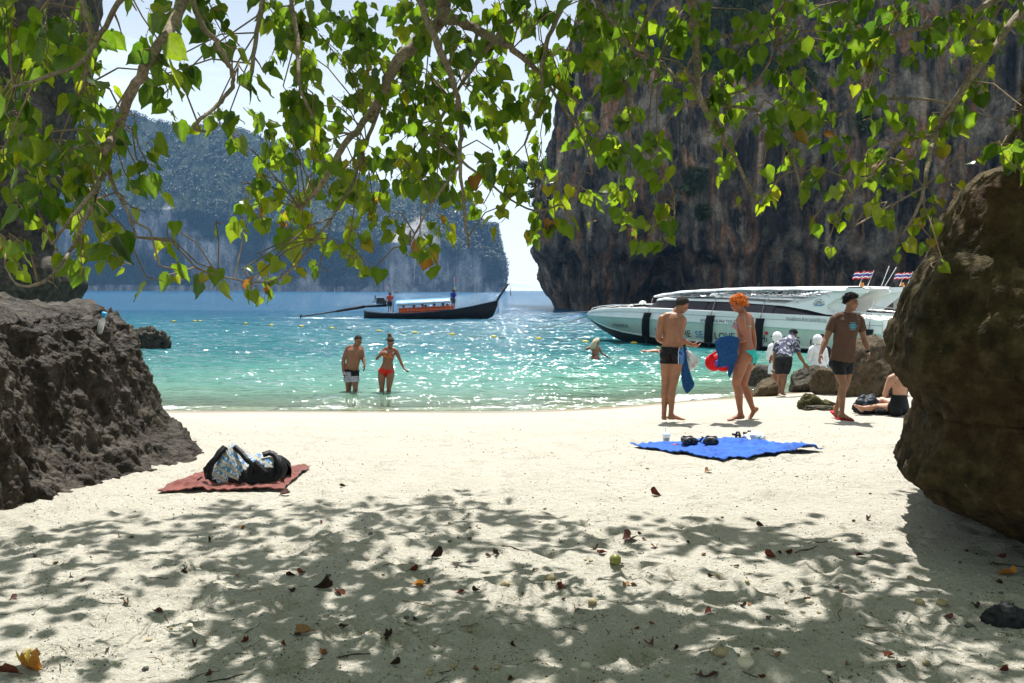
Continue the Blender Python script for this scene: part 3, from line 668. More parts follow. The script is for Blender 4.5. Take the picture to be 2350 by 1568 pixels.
def build_haze():
    x0, x1, y0, y1, z0, z1 = -1400, 1400, -60, 2050, -6, 182
    mb = MB(); mb.box(((x0 + x1) / 2, (y0 + y1) / 2, (z0 + z1) / 2), (x1 - x0, y1 - y0, z1 - z0))
    m = bpy.data.materials.new('haze'); m.use_nodes = True; N = m.node_tree.nodes; N.clear()
    out = N.new('ShaderNodeOutputMaterial'); v = N.new('ShaderNodeVolumePrincipled')
    v.inputs['Color'].default_value = (0.27, 0.55, 1.0, 1); v.inputs['Density'].default_value = 0.00015; v.inputs['Anisotropy'].default_value = 0.1
    m.node_tree.links.new(v.outputs[0], out.inputs['Volume'])
    o = mb.build('haze', m, None, False); tag(o, 'thin blue sea haze over the bay', 'haze', kind='stuff')

WAKES += [(-14.5, 71.5, 3.4, 0.9, 0.75), (-10, 72, 3, 0.7, 0.6), (-5.5, 72.3, 5, 0.5, 0.55), (-17.5, 71.5, 1.6, 0.6, 0.5)]
build_beach(); build_sea(); build_far_island(); build_right_cliff(); build_left_cliff(); build_rocks()
# ------------------------------------------------------------------ the overhanging tree
def leaf_material():
    m, N, L, B = nodes_of('heart_leaf')
    tint = N.new('ShaderNodeAttribute'); tint.attribute_name = 'tint'; joined = N.new('ShaderNodeAttribute'); joined.attribute_name = 'joined'
    info = N.new('ShaderNodeObjectInfo')
    t = math_node(N, L, 'ADD', math_node(N, L, 'MULTIPLY', tint.outputs['Fac'], joined.outputs['Fac']), math_node(N, L, 'MULTIPLY', math_node(N, L, 'MULTIPLY', info.outputs['Random'], 0.86), math_node(N, L, 'SUBTRACT', 1.0, joined.outputs['Fac'])))
    edge = N.new('ShaderNodeAttribute'); edge.attribute_name = 'edge'
    up = ramp(N, L, t, [(0.0, (0.018, 0.048, 0.008)), (0.5, (0.036, 0.075, 0.010)), (0.85, (0.07, 0.105, 0.012)), (0.97, (0.16, 0.14, 0.012)), (1.0, (0.18, 0.08, 0.012))]).outputs['Color']
    th = ramp(N, L, t, [(0.0, (0.095, 0.225, 0.007)), (0.45, (0.22, 0.38, 0.008)), (0.8, (0.45, 0.55, 0.011)), (0.97, (0.45, 0.36, 0.012)), (1.0, (0.42, 0.17, 0.02))]).outputs['Color']
    nz = noise_node(N, L, 22, 3, 0.6); nv = noise_node(N, L, 9, 3, 0.5)
    e2 = math_node(N, L, 'SUBTRACT', math_node(N, L, 'ADD', edge.outputs['Fac'], math_node(N, L, 'MULTIPLY', nz.outputs['Fac'], 0.9)), math_node(N, L, 'SUBTRACT', 2.02, math_node(N, L, 'MULTIPLY', t, 0.72)))
    bf = math_node(N, L, 'MULTIPLY', e2, 9.0, True)
    up = mix(N, L, bf, up, (0.16, 0.06, 0.02)); th = mix(N, L, bf, th, (0.32, 0.1, 0.015))
    mot = ramp(N, L, nv.outputs['Fac'], [(0.3, (0.75, 0.75, 0.75)), (0.7, (1.2, 1.2, 1.2))]).outputs['Color']
    up = mix(N, L, 1.0, up, mot, 'MULTIPLY'); th = mix(N, L, 1.0, th, mot, 'MULTIPLY')
    # paler midrib
    rib = N.new('ShaderNodeAttribute'); rib.attribute_name = 'rib'
    th = mix(N, L, math_node(N, L, 'MULTIPLY', rib.outputs['Fac'], 0.35), th, (0.35, 0.45, 0.08))
    L.new(up, B.inputs['Base Color']); B.inputs['Roughness'].default_value = 0.3; B.inputs['Specular IOR Level'].default_value = 0.5
    tr = N.new('ShaderNodeBsdfTranslucent'); L.new(th, tr.inputs['Color'])
    x = N.new('ShaderNodeMixShader'); x.inputs[0].default_value = 0.58
    L.new(B.outputs[0], x.inputs[1]); L.new(tr.outputs[0], x.inputs[2]); L.new(x.outputs[0], N['Material Output'].inputs['Surface'])
    return m
LEAF_M = leaf_material()
BARK = rock_material('bark', (0.1, 0.075, 0.05), (0.24, 0.185, 0.125), (0.42, 0.34, 0.245), (0.14, 0.12, 0.07), 0.4, 7.0, 0.85, 0.6)
BARK_TWIG = plain('twig_bark', (0.2, 0.145, 0.085), 0.8, var=0.3, scale=20)

def leaf_shape(seed, fine=True):
    """Heart-shaped leaf, tip along +Y, base at the origin, unit length. Returns verts, faces, edge and rib values."""
    r = np.random.default_rng(seed)
    rows = [(0.02, 0.26, -0.13), (0.1, 0.43, -0.07), (0.3, 0.5, -0.01), (0.52, 0.42, 0.0), (0.74, 0.25, 0.0), (0.92, 0.085, 0.0), (1.08, 0.004, 0.0)]
    fold = r.uniform(0.05, 0.6); curl = r.uniform(-0.25, 0.35); wav = r.uniform(0.02, 0.07); side = r.uniform(-0.1, 0.1)
    cols = (-1, -0.5, 0, 0.5, 1) if fine else (-1, 0, 1)
    V, E, RB = [], [], []
    for i, (y, w, ey) in enumerate(rows):
        for c in cols:
            ww = w * (1 + r.uniform(-0.13, 0.1) * (abs(c) == 1))
            z = fold * abs(c) * w - curl * y * y * 0.6 + wav * math.sin(i * 2.1 + c * 3 + seed) * abs(c)
            V.append((c * ww + side * y * y, y + ey * abs(c) ** 2, z)); E.append(max(abs(c), (y - 0.1))); RB.append(1.0 if c == 0 else 0.0)
    n = len(cols); F = [(i * n + k, i * n + k + 1, (i + 1) * n + k + 1, (i + 1) * n + k) for i in range(len(rows) - 1) for k in range(n - 1)]
    return np.array(V), np.array(F), np.array(E), np.array(RB)
LEAVES = [leaf_shape(s) for s in range(7)]
LEAVES_LOW = [leaf_shape(s + 20, False) for s in range(4)]

GRID = """
9 8 4 7 4 5 8 7 8 9 8 7 8 9 8 6 5 4 6 7 7 7 7 7
9 5 4 4 3 2 7 7 9 8 8 8 8 8 7 5 4 3 5 5 4 3 3 3
9 4 7 3 2 2 7 7 8 8 7 7 7 6 5 4 4 6 7 4 4 2 3 1
8 7 8 5 0 4 8 8 6 8 8 6 5 4 5 4 2 3 4 2 2 4 3 4
7 7 7 4 0 3 8 7 6 7 8 7 4 4 4 3 0 1 3 4 5 4 1 2
6 6 6 5 0 4 6 6 5 5 4 3 3 1 3 3 0 0 0 4 3 4 0 0
4 4 1 1 1 1 3 1 4 3 0 0 0 0 0 0 0 0 0 0 0 1 0 0
"""
BRANCHES = [   # picture polyline, depth, start and end radius in m
    ([(432, -60), (420, 0), (372, 95), (310, 190), (272, 295), (240, 345)], 3.6, 0.026, 0.016),
    ([(240, 345), (237, 400), (205, 450), (160, 505), (120, 560)], 3.6, 0.013, 0.005),
    ([(241, 350), (258, 420), (290, 480), (312, 545)], 3.65, 0.011, 0.004),
    ([(300, -40), (240, 60), (190, 140), (110, 175), (30, 200)], 3.5, 0.012, 0.006),
    ([(175, -50), (205, 60), (205, 140), (190, 200)], 3.9, 0.014, 0.007),
    ([(230, 420), (170, 560), (110, 640), (45, 655), (12, 612)], 3.7, 0.010, 0.004),
    ([(620, -60), (603, 0), (583, 110), (572, 205)], 4.4, 0.014, 0.010),
    ([(430, -40), (455, 40), (510, 120), (535, 190), (500, 240), (445, 290), (470, 302)], 3.9, 0.013, 0.006),
    ([(665, -40), (680, 80), (690, 200), (720, 270)], 4.6, 0.013, 0.006),
    ([(1035, -60), (1018, 0), (1012, 42), (925, 125), (880, 210), (845, 270), (790, 335), (740, 420), (690, 480)], 5.2, 0.048, 0.010),
    ([(1015, 35), (1080, 62), (1140, 92), (1180, 112), (1240, 170), (1330, 235)], 5.3, 0.034, 0.010),
    ([(965, 0), (1000, 95), (1040, 190), (1058, 290), (1055, 370), (1065, 480), (1076, 565)], 4.9, 0.022, 0.006),
    ([(1225, -30), (1200, 10), (1140, 85), (1060, 190), (990, 310), (935, 380)], 5.6, 0.020, 0.007),
    ([(1310, -30), (1270, 60), (1245, 140), (1240, 220), (1205, 330)], 5.4, 0.017, 0.007),
    ([(1250, 180), (1300, 260), (1340, 320), (1360, 400)], 5.5, 0.011, 0.005),
    ([(880, 215), (840, 330), (810, 420), (760, 500), (640, 640), (500, 635)], 5.3, 0.014, 0.004),
    ([(1055, 380), (990, 470), (940, 560)], 5.0, 0.009, 0.004),
    ([(1010, 330), (1090, 395), (1210, 480), (1290, 470)], 5.2, 0.010, 0.004),
    ([(1345, -30), (1400, 45), (1450, 110), (1510, 140), (1560, 190)], 5.8, 0.018, 0.010),
    ([(1405, 0), (1440, 210), (1450, 330), (1500, 400)], 5.6, 0.012, 0.005),
    ([(1572, -60), (1585, 0), (1602, 120), (1606, 225), (1640, 280), (1690, 370), (1738, 466)], 5.2, 0.034, 0.009),
    ([(1606, 235), (1660, 240), (1740, 255)], 5.2, 0.015, 0.008),
    ([(1640, 90), (1740, 60), (1790, 20), (1830, -30)], 5.5, 0.012, 0.007),
    ([(1610, 230), (1720, 200), (1770, 130), (1780, 60), (1750, 10)], 5.4, 0.010, 0.005),
    ([(1740, 260), (1800, 330), (1830, 400), (1840, 480)], 5.5, 0.011, 0.005),
    ([(2400, -30), (2350, 20), (2250, 150), (2180, 250), (2150, 300), (2130, 370), (2115, 460), (2070, 540)], 5.4, 0.030, 0.007),
    ([(2330, -30), (2230, 30), (2150, 55), (2040, 85), (1990, 110)], 5.7, 0.022, 0.008),
    ([(2190, 240), (2080, 225), (1980, 240), (1900, 280), (1830, 300)], 5.5, 0.009, 0.004),
    ([(2145, 310), (2060, 330), (2010, 390), (1950, 450)], 5.5, 0.010, 0.004),
    ([(2120, 430), (2030, 480), (1960, 520)], 5.5, 0.007, 0.004),
    ([(2330, 290), (2300, 330), (2270, 360)], 5.6, 0.008, 0.004),
    ([(1520, 390), (1545, 440), (1548, 500)], 5.5, 0.007, 0.004),
    ([(1780, 60), (1820, 100), (1960, 120), (2000, 100)], 5.6, 0.010, 0.005),
]
def frame_from(tip, nrm):
    tip = tip / np.linalg.norm(tip); nrm = nrm - tip * (nrm @ tip); nrm /= np.linalg.norm(nrm) + 1e-9
    return np.stack([np.cross(tip, nrm), tip, nrm], 1)
def in_frame(p, margin=40):
    q = CAM_ROT.transposed() @ (Vector(p) - Vector((0, 0, CAM_Z)))
    if q.z > -0.3: return False
    px, py = 1175 + FPX * q.x / -q.z, 783.9 - FPX * q.y / -q.z
    return -margin < px < 2350 + margin and -margin < py < 1568 + margin

def build_tree():
    r = np.random.default_rng(21)
    root = thing('overhanging_tree', (-1.5, -2.6, gz(-1.5, -2.6) - 0.1), 'beach tree whose drooping heart-leaved branches fill the top of the view', 'tree')
    off = Vector(root.location)
    mb = MB(); b = off
    fork = b + Vector((0.5, 0.5, 3.4))
    mb.tube([b + Vector((0, 0, -0.3)), b + Vector((0.02, 0.05, 0.3)), b + Vector((0.1, 0.1, 1.4)), b + Vector((0.25, 0.3, 2.4)), fork], [0.36, 0.3, 0.24, 0.22, 0.2], 14)
    mb.build('trunk', BARK, root)
    # high limbs over the camera, feeding the drooping branches
    hubs = {}
    limb_paths = [
        ([fork, Vector((-1.6, 0.2, 5.6)), Vector((-1.7, 2.2, 6.2)), Vector((-1.5, 4.0, 6.3)), Vector((-1.2, 6.3, 6.6)), Vector((-0.8, 8.5, 6.4))], [0.15, 0.13, 0.11, 0.09, 0.07, 0.04]),
        ([fork, Vector((-0.5, 0.3, 5.9)), Vector((0.4, 2.5, 6.6)), Vector((0.3, 4.6, 6.5)), Vector((0.6, 6.8, 6.5))], [0.14, 0.12, 0.1, 0.08, 0.04]),
        ([fork, Vector((0.8, 0.0, 5.6)), Vector((2.2, 1.8, 6.3)), Vector((2.9, 4.4, 6.4)), Vector((3.4, 7.0, 6.5))], [0.14, 0.12, 0.1, 0.08, 0.04]),
        ([fork, Vector((-3.0, -0.4, 5.4)), Vector((-4.0, 2.0, 5.9)), Vector((-4.4, 4.6, 6.0)), Vector((-4.6, 6.8, 5.8))], [0.12, 0.1, 0.09, 0.07, 0.03]),
        ([fork, Vector((2.6, -0.6, 5.6)), Vector((4.6, 1.6, 6.2)), Vector((5.4, 4.4, 6.2))], [0.12, 0.1, 0.08, 0.04]),
        ([fork, Vector((-1.1, 0.6, 5.8)), Vector((-0.95, 2.6, 6.1)), Vector((-0.8, 5.2, 6.2)), Vector((-1.0, 8.2, 6.5))], [0.14, 0.12, 0.11, 0.09, 0.05]),
        ([Vector((-0.95, 2.6, 6.1)), Vector((-0.4, 4.4, 6.6)), Vector((-0.3, 7.0, 7.2))], [0.08, 0.07, 0.04]),
        ([Vector((-1.5, 4.0, 6.3)), Vector((-1.3, 4.0, 5.0)), Vector((-1.33, 3.6, 3.66))], [0.06, 0.045, 0.027]),
        ([Vector((0.3, 4.6, 6.5)), Vector((-0.2, 5.1, 5.3)), Vector((-0.34, 5.2, 4.2))], [0.07, 0.06, 0.05]),
        ([Vector((2.9, 4.4, 6.4)), Vector((1.3, 5.0, 5.6)), Vector((1.0, 5.2, 4.15))], [0.06, 0.05, 0.035]),
        ([Vector((5.4, 4.4, 6.2)), Vector((4.2, 5.2, 5.0)), Vector((3.2, 5.4, 4.17))], [0.05, 0.04, 0.031]),
    ]
    def smooth(path, rad, n=5):
        P, Q = [], []
        for i in range(len(path) - 1):
            p0, p1, p2, p3 = path[max(i - 1, 0)], path[i], path[i + 1], path[min(i + 2, len(path) - 1)]
            for k in range(n):
                t = k / n
                P.append(0.5 * (2 * p1 + (p2 - p0) * t + (2 * p0 - 5 * p1 + 4 * p2 - p3) * t * t + (3 * p1 - p0 - 3 * p2 + p3) * t ** 3)); Q.append(rad[i] * (1 - t) + rad[i + 1] * t)
        P.append(path[-1]); Q.append(rad[-1]); return P, Q
    for path, rad in limb_paths:
        P, Q = smooth(path, rad); m2 = MB(); m2.tube(P, Q, 9); m2.build('limb', BARK, root)
    tips = []
    for poly, dep, r0, r1 in BRANCHES:
        pts = []; 
        for i, (x, y) in enumerate(poly): pts.append(pt(x, y, dep + 0.18 * math.sin(i * 1.9 + dep * 7)))
        rad = [r0 + (r1 - r0) * (i / (len(pts) - 1)) ** 0.8 for i in range(len(pts))]
        P, Q = smooth(pts, rad, 6)
        P = [p + Vector(r.normal(size=3)) * q * 0.28 for p, q in zip(P, Q)]
        Q = [q * (1 + r.uniform(-0.06, 0.14)) for q in Q]
        m2 = MB(); m2.tube(P, Q, 8)
        for k in range(3):        # snapped side spurs
            i = r.integers(2, len(P) - 1); d = Vector(r.normal(size=3)); d.z -= 0.3; d.normalize()
            L = Q[i] * r.uniform(2, 5); m2.tube([P[i], P[i] + d * L, P[i] + d * L * 1.6 + Vector((0, 0, -L * .3))], [Q[i] * 0.5, Q[i] * 0.35, Q[i] * 0.2], 5)
        m2.build('branch', BARK, root)
        tips += [(P[i], Q[i]) for i in range(0, len(P), 2)]
    # leaf sprays hanging through the picture's upper part
    cover = [[float(c) for c in l.split()] for l in GRID.strip().splitlines()]
    leaves = []          # (position, frame, size, tint, visible)
    tipv = np.array([p[:] for p, _ in tips])
    def spray(p, n, big, low):
        """A hanging twig through p with n leaves."""
        L = 0.027 * n; lean = np.array([r.normal() * 0.5, r.normal() * 0.5, -1.0]); lean /= np.linalg.norm(lean)
        a = np.array(p[:]) - lean * L * 0.5
        j = np.argmin(np.linalg.norm((tipv - a) * np.array([1, 1, 0.6]), axis=1)); near = tipv[j]
        pts = [a + lean * L * t + np.array([math.sin(t * 3 + a[0]) * 0.03, math.cos(t * 3.3 + a[1]) * 0.03, 0]) for t in np.linspace(0, 1, 5)]
        m2 = MB()
        if np.linalg.norm(near - a) < 0.75:
            mid = (near + a) / 2 + np.array([0, 0, 0.05]); m2.tube([near, mid] + pts, [0.0045, 0.004, 0.0035, 0.003, 0.0028, 0.0024, 0.002], 5, False)
        else: m2.tube(pts, [0.0035, 0.003, 0.0028, 0.0024, 0.002], 5, False)
        for k in range(n):
            t = (k + r.uniform(0.1, 0.9)) / n; base = a + lean * L * t
            side = np.array([r.normal(), r.normal(), r.normal() * 0.5]); side /= np.linalg.norm(side)
            size = r.uniform(0.055, 0.125) * big
            pe = base + side * size * r.uniform(0.3, 0.75)
            tip = side * 0.55 + np.array([r.normal() * 0.3, r.normal() * 0.3, -r.uniform(0.55, 1.5)])
            nrm = np.array([r.normal() * 0.8, r.normal() * 0.55 + (0.55 if r.random() < 0.5 else -0.75), r.uniform(-0.1, 0.9)])
            leaves.append((pe, frame_from(tip, nrm), size, min(1, max(0, r.normal(0.36, 0.19) + low * 0.8 + (0.35 if r.random() < 0.03 else 0)))))
            m2.tube([base, (base + pe) / 2 + np.array([0, 0, 0.008]), pe], [0.0018, 0.0016, 0.0014], 3, False)
        m2.build('twig', BARK_TWIG, root, recalc=False)
    cw, ch = 2350 / 24, 95.0
    for j, row in enumerate(cover):
        for i, c in enumerate(row):
            if c <= 0: continue
            d0 = 3.7 if i < 4 else (4.4 if i < 6 else 5.3)
            pa = (0.11 * FPX / d0) ** 2 * 0.36
            n = -math.log(1 - c / 10.4) * cw * ch / pa * 1.6
            while n > 0:
                k = int(r.integers(5, 11)) if n > 4 else max(1, int(round(n)))
                x = (i + r.uniform(0, 1)) * cw; y = (j + r.uniform(0, 1)) * ch
                dd = d0 * r.uniform(0.9, 1.28)
                nb = [cover[min(6, j + 1)][i]]
                low = (0.16 if nb[0] < 2 else 0.0) + 0.03 * j + (0.07 if j >= 4 else 0)
                spray(pt(x, y, dd), k, 0.9 if i > 6 else 0.9, low); n -= k
    for x, y, d in ((480, 628, 3.9), (478, 640, 3.9), (562, 640, 4.8), (610, 605, 4.8), (685, 628, 5.0), (640, 610, 4.8)): spray(pt(x, y - 12, d), 2, 0.8, 0.4)
    for x, y, d in ((1270, 530, 5.1), (1300, 515, 5.1), (1238, 545, 5.1), (1525, 570, 5.4), (1480, 560, 5.4), (2050, 578, 5.4), (2135, 575, 5.4), (1515, 520, 5.4)): spray(pt(x, y - 10, d), 3, 0.9, 0.3)
    # one dried brown clump
    # upper canopy out of the picture: what throws the dappled shade
    S = np.array(SUN_DIR[:])
    G = []
    while len(G) < 12000:
        x = r.uniform(-6.5, 6.5, 4000); y = r.uniform(0.6, 9.2, 4000)
        P = np.stack([x, y, x * 0], 1)
        lim = 7.75 + 0.45 * fbm(P * np.array([0.55, 0, 0]) + 4, 2, 0.5, 61) - 0.55 * np.clip(x - 0.6, 0, 3) * (x < 3.2) - 1.2 * np.clip(-x - 2.6, 0, 2)
        den = 0.52 + 1.5 * fbm(P * np.array([0.85, 0.65, 1]), 4, 0.6, 63)
        den = np.where(y > lim - 0.8, den * np.clip((lim - y) / 0.8, 0, 1) * 1.15, den)
        den = np.where((x < -2.2) & (y > 5.2), den * 0.65, den)
        ok = r.random(4000) < np.clip(den, 0.04, 1) * (y < lim)
        for a, b2 in zip(x[ok], y[ok]):
            h = r.uniform(3.6, 7.2); p0 = np.array([a, b2, gz(a, b2)]) + S * (h / S[2])
            if in_frame(p0, 150) or (abs(p0[0]) < 1.2 and abs(p0[1]) < 1.5 and p0[2] < 3.2): continue
            for _ in range(5): G.append(p0 + r.normal(size=3) * np.array([0.13, 0.13, 0.12]))
    for p in G[:12000]:
        tip = np.array([r.normal() * 0.7, r.normal() * 0.7, -r.uniform(0.1, 0.9)]); nrm = np.array([r.normal() * 0.6, r.normal() * 0.6, r.uniform(0.4, 1)])
        leaves.append((p, frame_from(tip, nrm), r.uniform(0.1, 0.17), min(1, max(0, r.normal(0.42, 0.18)))))
    for _ in range(7000):        # more crown behind and beside the camera, added unseen to block skylight
        p = np.array([r.uniform(-8, 8), r.uniform(-6, 2.2), r.uniform(4.6, 8.4)])
        if in_frame(p, 100): continue
        leaves.append((p, frame_from(r.normal(size=3), np.array([r.normal() * 0.5, r.normal() * 0.5, 1])), r.uniform(0.14, 0.22), 0.4))
    # the 300 that show largest are single leaves, the rest one mass
    score = [(-1 if not in_frame(p, -5) else s / p[1]) for p, _, s, _ in leaves]
    order = np.argsort(score)[::-1]; single = set(order[:300].tolist())
    metas = []
    for k, (V, F, E, RB) in enumerate(LEAVES):
        me = mesh_data('leaf', V, F, LEAF_M); set_attr(me, 'edge', E); set_attr(me, 'rib', RB); set_attr(me, 'joined', np.zeros(len(V))); set_attr(me, 'tint', np.zeros(len(V))); metas.append(me)
    VV, FF, EE, RR_, TT = [], [], [], [], []; nb = 0
    for i, (p, M, s, t) in enumerate(leaves):
        if i in single:
            o = bpy.data.objects.new('leaf', metas[i % len(metas)]); link(o, root)
            m4 = Matrix([[*(M[q] * s), float(p[q] - off[q])] for q in range(3)] + [[0, 0, 0, 1]]); o.matrix_basis = m4
        else:
            V, F, E, RB = LEAVES_LOW[i % 4] if score[i] < 0 else LEAVES[i % 7]
            VV.append(V @ (M * s).T + p - np.array(off)); FF.append(F + nb); EE.append(E); RR_.append(RB); TT.append(np.full(len(V), t)); nb += len(V)
    me = mesh_data('leaves', np.concatenate(VV), np.concatenate(FF), LEAF_M)
    n = nb; set_attr(me, 'edge', np.concatenate(EE)); set_attr(me, 'rib', np.concatenate(RR_)); set_attr(me, 'tint', np.concatenate(TT)); set_attr(me, 'joined', np.ones(n))
    o = bpy.data.objects.new('leaves', me); link(o, root); o['kind'] = 'stuff'
build_tree()
# ------------------------------------------------------------------ boats
GEL = plain('white_gelcoat', (0.78, 0.79, 0.76), 0.22, var=0.06, scale=1.5)
def hull_paint():
    m, N, L, B = nodes_of('pale_green_gelcoat')
    n = noise_node(N, L, 1.4, 5); s = noise_node(N, L, 5, 6, 0.6, mscale=(1, 1, 0.12))
    c = ramp(N, L, n.outputs['Fac'], [(0.3, (0.57, 0.62, 0.53)), (0.7, (0.66, 0.7, 0.6))]).outputs['Color']
    c = mix(N, L, ramp(N, L, s.outputs['Fac'], [(0.55, (0, 0, 0)), (0.75, (0.35, 0.35, 0.35))]).outputs['Color'], c, (0.4, 0.4, 0.3))
    L.new(c, B.inputs['Base Color']); B.inputs['Roughness'].default_value = 0.25
    return m
HULL = hull_paint()
ANTIF = plain('dark_antifouling', (0.03, 0.045, 0.042), 0.5, var=0.3)
GLASS = plain('tinted_glass', (0.02, 0.012, 0.014), 0.08, var=0.3, scale=0.8)
STEEL = plain('stainless_steel', (0.62, 0.62, 0.62), 0.25, 0.9)
RUBBER = plain('black_rubber', (0.012, 0.012, 0.013), 0.6)
TARP = plain('silver_tarp', (0.66, 0.68, 0.7), 0.35, var=0.15, scale=2.5, bmp=0.3, bscale=3, bdist=0.05)
INK = plain('black_ink', (0.015, 0.015, 0.017), 0.4); INKB = plain('blue_ink', (0.03, 0.2, 0.42), 0.4); INKR = plain('red_ink', (0.5, 0.03, 0.02), 0.4)
BROWNIN = plain('brown_lining', (0.09, 0.05, 0.03), 0.6)
ROPE = plain('weathered_rope', (0.3, 0.26, 0.2), 0.9, var=0.25, scale=60)
FLAG = {}
def flat(name, c): return plain(name, c, 0.7, var=0.08)

def text_mesh(body, cap=True):
    """Flat glyph outlines as triangles: verts (N, 2) with the cap height about 0.7 units, faces."""
    cu = bpy.data.curves.new('t', 'FONT'); cu.body = body; cu.fill_mode = 'FRONT'; cu.resolution_u = 3
    o = bpy.data.objects.new('t', cu); COL.objects.link(o); dg = bpy.context.evaluated_depsgraph_get()
    me = o.evaluated_get(dg).to_mesh(); v = np.array([q.co[:2] for q in me.vertices]); f = [tuple(p.vertices) for p in me.polygons]
    o.to_mesh_clear() if hasattr(o, 'to_mesh_clear') else None
    bpy.data.objects.remove(o); bpy.data.curves.remove(cu)
    return v, f

# --- speedboat hull lines (s from the bow aft, z up, t out to the side)
S_ = np.array([0, 0.3, 0.8, 1.5, 2.4, 3.5, 5, 7, 9, 11.5, 14.0])
SHB = np.array([0.03, 0.3, 0.6, 0.92, 1.2, 1.4, 1.55, 1.62, 1.62, 1.6, 1.55]); SHZ = np.array([1.24, 1.36, 1.44, 1.5, 1.55, 1.58, 1.57, 1.52, 1.47, 1.40, 1.3])
KNB = np.array([0.03, 0.26, 0.56, 0.9, 1.2, 1.42, 1.58, 1.66, 1.66, 1.64, 1.58]); KNZ = np.array([1.14, 1.13, 1.12, 1.12, 1.11, 1.1, 1.06, 1.0, 0.94, 0.85, 0.76])
CHB = np.array([0.02, 0.05, 0.14, 0.34, 0.62, 0.95, 1.25, 1.42, 1.46, 1.46, 1.42]); CHZ = np.array([1.05, 0.9, 0.72, 0.55, 0.42, 0.33, 0.25, 0.19, 0.16, 0.13, 0.12])
KEZ = np.array([1.03, 0.82, 0.5, 0.15, -0.15, -0.32, -0.42, -0.5, -0.5, -0.48, -0.45])
def side_t(s, z):
    zk, zc, zsn = np.interp(s, S_, KNZ), np.interp(s, S_, CHZ), np.interp(s, S_, SHZ)
    bk, bc, bs = np.interp(s, S_, KNB), np.interp(s, S_, CHB), np.interp(s, S_, SHB)
    f = np.clip((z - zc) / (zk - zc + 1e-6), 0, 1); lo = bc + (bk - bc) * (f + 0.35 * f * (1 - f))
    return np.where(z > zk, bk + (bs - bk) * np.clip((z - zk) / (zsn - zk + 1e-6), 0, 1), lo)
B0 = Vector((3.6, 42.0, 0)); BA = Vector((0.764, -0.645, 0)).normalized(); BN = Vector((BA.y, -BA.x, 0))
def bw(s, t, z): return B0 + BA * float(s) + BN * float(t) + Vector((0, 0, float(z)))
_hs, _hz = [g.ravel() for g in np.meshgrid(np.linspace(0.3, 13.8, 541), np.linspace(0.1, 2.5, 193))]
_ht = side_t(_hs, _hz) + 0.02
_hx, _hy = B0.x + BA.x * _hs + BN.x * _ht, B0.y + BA.y * _hs + BN.y * _ht
def hull_sz(px, py):
    """Where a picture point meets the near hull side."""
    d = ray(px, py); e = (d.x * _hy - _hx) ** 2 + (CAM_Z + d.z * _hy - _hz) ** 2
    i = int(np.argmin(e)); return float(_hs[i]), float(_hz[i])
